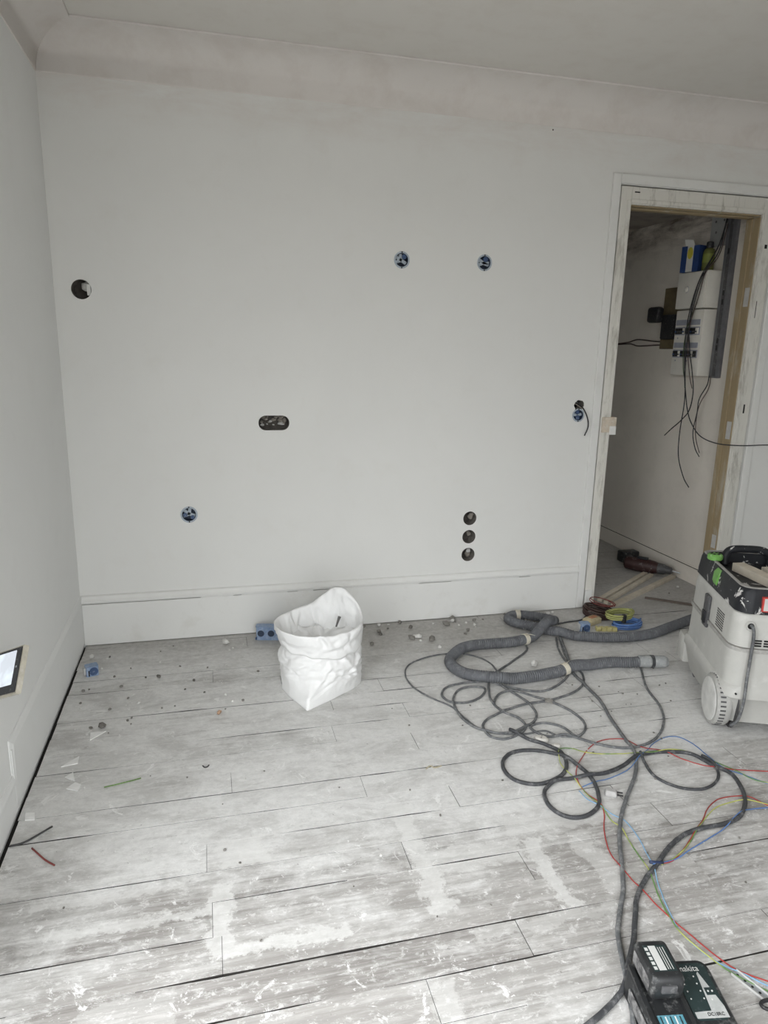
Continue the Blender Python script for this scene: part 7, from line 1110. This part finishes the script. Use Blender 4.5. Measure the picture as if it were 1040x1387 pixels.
hang([(HX1-0.03, 0.305, 2.19), (HX1-0.05, 0.315, 2.0), (XW-0.004, 0.35, 1.84), (XW-0.012, 0.385, 1.62), (XW-0.015, 0.35, 1.45), (XW-0.010, 0.31, 1.32), (XW-0.005, 0.285, 1.2), (XW-0.006, 0.30, 1.09), (XW-0.012, 0.36, 1.02), (XW-0.016, 0.43, 0.965), (XW-0.018, 0.49, 0.915)], 0.0032, M_BLACK, 'black_hanging_wire', 'black wire crossing down to the left below the hall panel')
hang([(HX1-0.02, 0.30, 1.30), (HX1-0.035, 0.29, 1.24), (XW+0.03, 0.268, 1.16), (XW+0.02, 0.26, 1.08), (XW+0.02, 0.275, 0.96), (XW+0.02, 0.24, 0.87), (XW+0.03, 0.205, 0.82)], 0.003, M_BLACK, 'black_hanging_wire', 'short black wire dropping from the foot of the grey trunking')
hang([(HX1-0.02, 0.285, 1.30), (HX1-0.03, 0.28, 1.22), (XW+0.04, 0.27, 1.13), (XW+0.04, 0.285, 1.04), (XW+0.04, 0.27, 0.93), (XW+0.04, 0.22, 0.84)], 0.0026, M_WBRN, 'brown_hanging_wire', 'thin brown wire beside the one dropping from the trunking')
hang([(HX1-0.03, 0.29, 2.15), (HX1-0.06, 0.295, 1.98), (XW, 0.31, 1.88), (XW-0.004, 0.34, 1.75), (XW-0.008, 0.38, 1.60), (XW-0.01, 0.372, 1.45), (XW-0.006, 0.335, 1.30), (XW-0.004, 0.30, 1.22)], 0.0026, M_WBRN, 'brown_hanging_wire', 'brown wire looping across the front of the consumer unit')
hang([(XW+0.005, 0.36, 1.72), (XW-0.006, 0.405, 1.58), (XW-0.008, 0.415, 1.45), (XW-0.008, 0.395, 1.33), (XW-0.004, 0.378, 1.27), (XW-0.002, 0.37, 1.22)], 0.0026, M_WGRN, 'green_hanging_wire', 'dull green wire bowing in front of the lower breakers')
for i, dz in enumerate((0.0, -0.022)):
    bm = B(); tube(bm, spline([(HX1-0.006, 0.64, 1.50+dz), (HX1-0.008, 0.85, 1.497+dz), (HX1-0.01, 1.06, 1.512+dz*2.0), (HX1-0.008, 1.14, 1.505+dz*1.2), (HX1-0.006, 1.22, 1.492+dz*0.4), (HX1-0.004, 1.55, 1.47)], 6), 0.004, 7)
    tag(obj('wall_cable', bm, M_WBRN, None, True), ('upper of two brown cables running left along the hall wall', 'lower of two brown cables running left along the hall wall')[i], 'cable')

# ------------------------------------------------------------------ small tablet held out from the left wall
def tablet():
    C = CAM_LOC+Vector((-0.2715, 1.0250, -0.4291))*1.86
    e1 = Vector((-0.0911, -0.6164, -0.7821)).normalized(); e2 = Vector((-0.6820, 0.6109, -0.4021)); e2 = (e2-e1*e2.dot(e1)).normalized(); n = e2.cross(e1).normalized()
    if n.dot(CAM_LOC-C) < 0: n = -n
    t = thing('tablet', 'small tablet with bright screen in scuffed beige case at left edge', 'tablet', C)
    H_, W_ = 0.125, 0.150
    def slabq(u0, u1, v0, v1, d0, d1, mat, name, parent=t):
        bm = B(); vs = []
        for d_ in (d0, d1):
            for (u, v_) in ((u0, v0), (u1, v0), (u1, v1), (u0, v1)): vs.append(bm.verts.new(e2*u+e1*v_+n*d_))
        bm.faces.new(vs[:4]); bm.faces.new(vs[4:][::-1])
        for k in range(4): bm.faces.new((vs[k], vs[(k+1) % 4], vs[4+(k+1) % 4], vs[4+k]))
        bmesh.ops.bevel(bm, geom=bm.edges[:], offset=0.0012, segments=2, affect='EDGES')
        return obj(name, bm, mat, parent)
    M_CASE = pm('scuffed_beige_case', (0.50, 0.47, 0.39), 0.55, 0.5, (0.66, 0.64, 0.60), scale=40)
    slabq(-0.004, W_, -0.004, H_, -0.016, -0.001, M_CASE, 'case')
    slabq(0.0, W_-0.003, 0.0, H_-0.004, -0.001, 0.001, M_BLACK, 'bezel')
    ms, nt, bs = nodes_of('lit_screen'); c = mixc(nt, ramp(nt, noi(nt, objc(nt), 14, 3), 0.4, 0.6), (0.80, 0.88, 0.96), (0.62, 0.66, 0.72))
    lk(nt, c, bs.inputs['Base Color']); bs.inputs['Roughness'].default_value = 0.15; lk(nt, c, bs.inputs['Emission Color']); bs.inputs['Emission Strength'].default_value = 0.22
    slabq(0.024, W_-0.010, 0.007, H_-0.026, 0.001, 0.0018, ms, 'screen')
    slabq(0.010, 0.016, 0.050, 0.056, 0.001, 0.0016, M_STEEL, 'button')
    # bracket back to the wall, beyond the picture's left edge
    bm = B(); p = e2*(W_-0.02)+e1*(H_*0.5)-n*0.016; q = Vector((0.0005-C.x, p.y+0.01, p.z)); cyl(bm, p, q, 0.008, 12); obj('bracket', bm, M_VDARK, t, True, 40)
tablet()

# ------------------------------------------------------------------ scraps, offcuts and rubble on the floor
M_PAPER = pm('plaster_scrap', (0.85, 0.845, 0.83), 0.8, scale=40, var=0.06)
def scrap(poly, label, th=0.004, tilt=None, cat='plaster scrap', mat=None):
    cx = sum(p[0] for p in poly)/len(poly); cy = sum(p[1] for p in poly)/len(poly)
    bm = B(); n = len(poly); tilt = tilt or [0]*n
    a = [bm.verts.new((x-cx, y-cy, dz)) for (x, y), dz in zip(poly, tilt)]; b = [bm.verts.new((x-cx, y-cy, dz+th)) for (x, y), dz in zip(poly, tilt)]
    for k in range(n): bm.faces.new((a[k], a[(k+1) % n], b[(k+1) % n], b[k]))
    bm.faces.new(a[::-1]); bm.faces.new(b)
    o = obj('plaster_scrap', bm, mat or M_PAPER, None); o.location = (cx, cy, 0); return tag(o, label, cat, 'plaster scraps by the left wall')
scrap([(0.156, -0.885), (0.205, -0.833), (0.150, -0.832)], 'white triangular plaster scrap farthest from the camera by left wall', 0.003)
scrap([(0.086, -1.040), (0.138, -1.030), (0.136, -0.985)], 'long pointed white plaster scrap, second triangle along the left wall', 0.003)
scrap([(0.110, -1.105), (0.132, -1.082), (0.146, -1.135)], 'small white triangular scrap right at a floor joint near left wall', 0.003)
scrap([(0.126, -1.172), (0.148, -1.142), (0.170, -1.160), (0.164, -1.192)], 'four-sided white plaster scrap just below the small triangle', 0.003)
scrap([(0.034, -1.310), (0.028, -1.274), (0.055, -1.279), (0.062, -1.314)], 'small square white scrap close to the left baseboard', 0.003)
scrap([(0.040, -1.70), (0.052, -1.69), (0.050, -1.66), (0.040, -1.655)], 'narrow white chip at the left edge of the floor', 0.004)
def bit(pts, r_, col, name, label):
    bm = B(); tube(bm, spline(pts, 6), r_, 7); return tag(obj(name, bm, pm(name+'_mat', col, 0.5, scale=30), None, True), label, 'wire')
bit([(0.244, -1.190, 0.002), (0.30, -1.182, 0.004), (0.356, -1.164, 0.002)], 0.002, (0.13, 0.24, 0.06), 'green_wire_offcut', 'short green wire offcut on the bare boards at left')
bit([(0.020, -1.4235, 0.003), (0.045, -1.420, 0.003), (0.070, -1.409, 0.005), (0.122, -1.366, 0.008)], 0.003, (0.05, 0.05, 0.05), 'black_wire_offcut', 'short black wire offcut against the left baseboard')
bit([(0.083, -1.446, 0.0025), (0.105, -1.475, 0.004), (0.130, -1.505, 0.003), (0.159, -1.532, 0.0025)], 0.0025, (0.22, 0.05, 0.045), 'red_wire_offcut', 'short dark red wire offcut near the left wall')
bit([(0.556, -1.135, 0.002), (0.563, -1.146, 0.002), (0.572, -1.144, 0.002), (0.577, -1.135, 0.002)], 0.0022, (0.05, 0.05, 0.05), 'wire_crumb', 'tiny curled black wire crumb in the middle of floor')
bit([(1.306, -1.318, 0.002), (1.325, -1.306, 0.004), (1.338, -1.318, 0.003), (1.365, -1.312, 0.003)], 0.0024, (0.40, 0.36, 0.26), 'twig', 'small tan twig lying on a joint in mid floor')
M_CHIP = pm('pale_plaster_chip', (0.66, 0.65, 0.62), 0.9, scale=60, var=0.15); M_CHIPD = pm('dark_mortar_chip', (0.16, 0.15, 0.135), 0.9, scale=60, var=0.25); M_CHIPM = pm('grey_mortar_chip', (0.22, 0.21, 0.19), 0.9, scale=60, var=0.2)
def chip(x, y, s, mat, seed, label, group, name='rubble_chip', flat=0.75, cat='rubble'):
    o = obj(name, stone(s, seed, flat), mat, None); o.location = (x, y, 0); o.rotation_euler = (0, 0, seed*1.7); return tag(o, label, cat, group)
chip(0.662, -0.118, 0.021, M_CHIP, 1, 'pale plaster lump near back wall left of the bag', None)
chip(0.058, -0.155, 0.016, M_CHIP, 2, 'pale plaster lump in the far left corner', None)
chip(0.188, -0.798, 0.017, M_CHIPD, 3, 'dark crumb beside the farthest triangular scrap', None)
chip(2.040, -0.650, 0.022, M_CHIP, 4, 'pale plaster lump between the two runs of hose', None)
chip(1.946, -0.979, 0.017, M_CHIPM, 5, 'grey lump lying on the coiled grey cords', None)
chip(0.618, -0.789, 0.012, pm('brick_crumb', (0.42, 0.27, 0.18), 0.9, scale=60), 6, 'small orange brick crumb on the floor left of the bag', None)
chip(0.368, -0.422, 0.012, M_CHIPD, 7, 'dark double crumb on the boards near left corner', None)
chip(1.566, -0.246, 0.020, M_CHIPM, 8, 'grey rubble lump right of the bag, nearest it', None)
chip(1.662, -0.284, 0.021, M_CHIPM, 9, 'grey rubble lump farthest forward between bag and hose', None)
chip(1.855, -0.045, 0.021, M_CHIPM, 10, 'grey rubble lump against the back wall skirting', None)
chip(1.797, -0.108, 0.019, M_CHIPM, 11, 'grey rubble lump just in front of the skirting lump', None)
chip(1.94, -0.147, 0.011, M_CHIP, 12, 'small white chip on the dust near the hose end', None)
rs = random.Random(77)
def scatter(n, fx, fy, smin, smax, mats, label, group, seed0):
    k = 0; tries = 0
    while k < n and tries < 4000:
        tries += 1; x, y = fx(), fy()
        if math.hypot(x-1.05, y+0.61) < 0.27 or not (0.03 < x < 4.4) or y > -0.03: continue
        chip(x, y, rs.uniform(smin, smax), rs.choice(mats), seed0+k, label, group); k += 1
scatter(46, lambda: rs.uniform(1.25, 2.45), lambda: -abs(rs.gauss(0, 0.13))-0.03, 0.005, 0.015, [M_CHIPM, M_CHIPD, M_CHIPM, M_CHIP], 'small grey rubble crumb strewn along skirting between bag and door', 'rubble crumbs along the back wall', 200)
scatter(44, lambda: rs.uniform(0.05, 0.95), lambda: -rs.uniform(0.04, 0.8), 0.0035, 0.008, [M_CHIPD, M_CHIPM, M_CHIP], 'tiny crumb on the dusty boards left of the bag', 'crumbs in the left corner', 300)
scatter(50, lambda: rs.uniform(0.15, 2.3), lambda: -rs.uniform(0.8, 2.1), 0.0025, 0.005, [M_CHIPD, M_CHIPD, M_CHIPM, M_CHIP], 'tiny crumb scattered over the open floor', 'crumbs on the open floor', 400)
scatter(14, lambda: rs.uniform(2.1, 2.6), lambda: -rs.uniform(0.75, 1.1), 0.003, 0.006, [M_CHIPD, M_CHIPM], 'tiny crumb on the floor between cords and vacuum', 'crumbs by the vacuum', 500)
for i, (x, y, s, m_) in enumerate(((2.95, 0.72, 0.016, M_CHIP), (3.42, 0.18, 0.012, M_CHIP), (3.15, 0.32, 0.007, M_CHIP), (3.3, 0.1, 0.006, M_CHIPM), (3.0, 0.45, 0.006, M_CHIP))):
    chip(x, y, s, m_, 600+i, ('white plaster lump on the hall floor left of the power tool', 'white plaster chip by the hall skirting near vacuum', 'small white chip in the doorway between wood strips and skirting', 'small grey chip on the doorway boards', 'small white chip on the hall floor before the strips')[i], None)
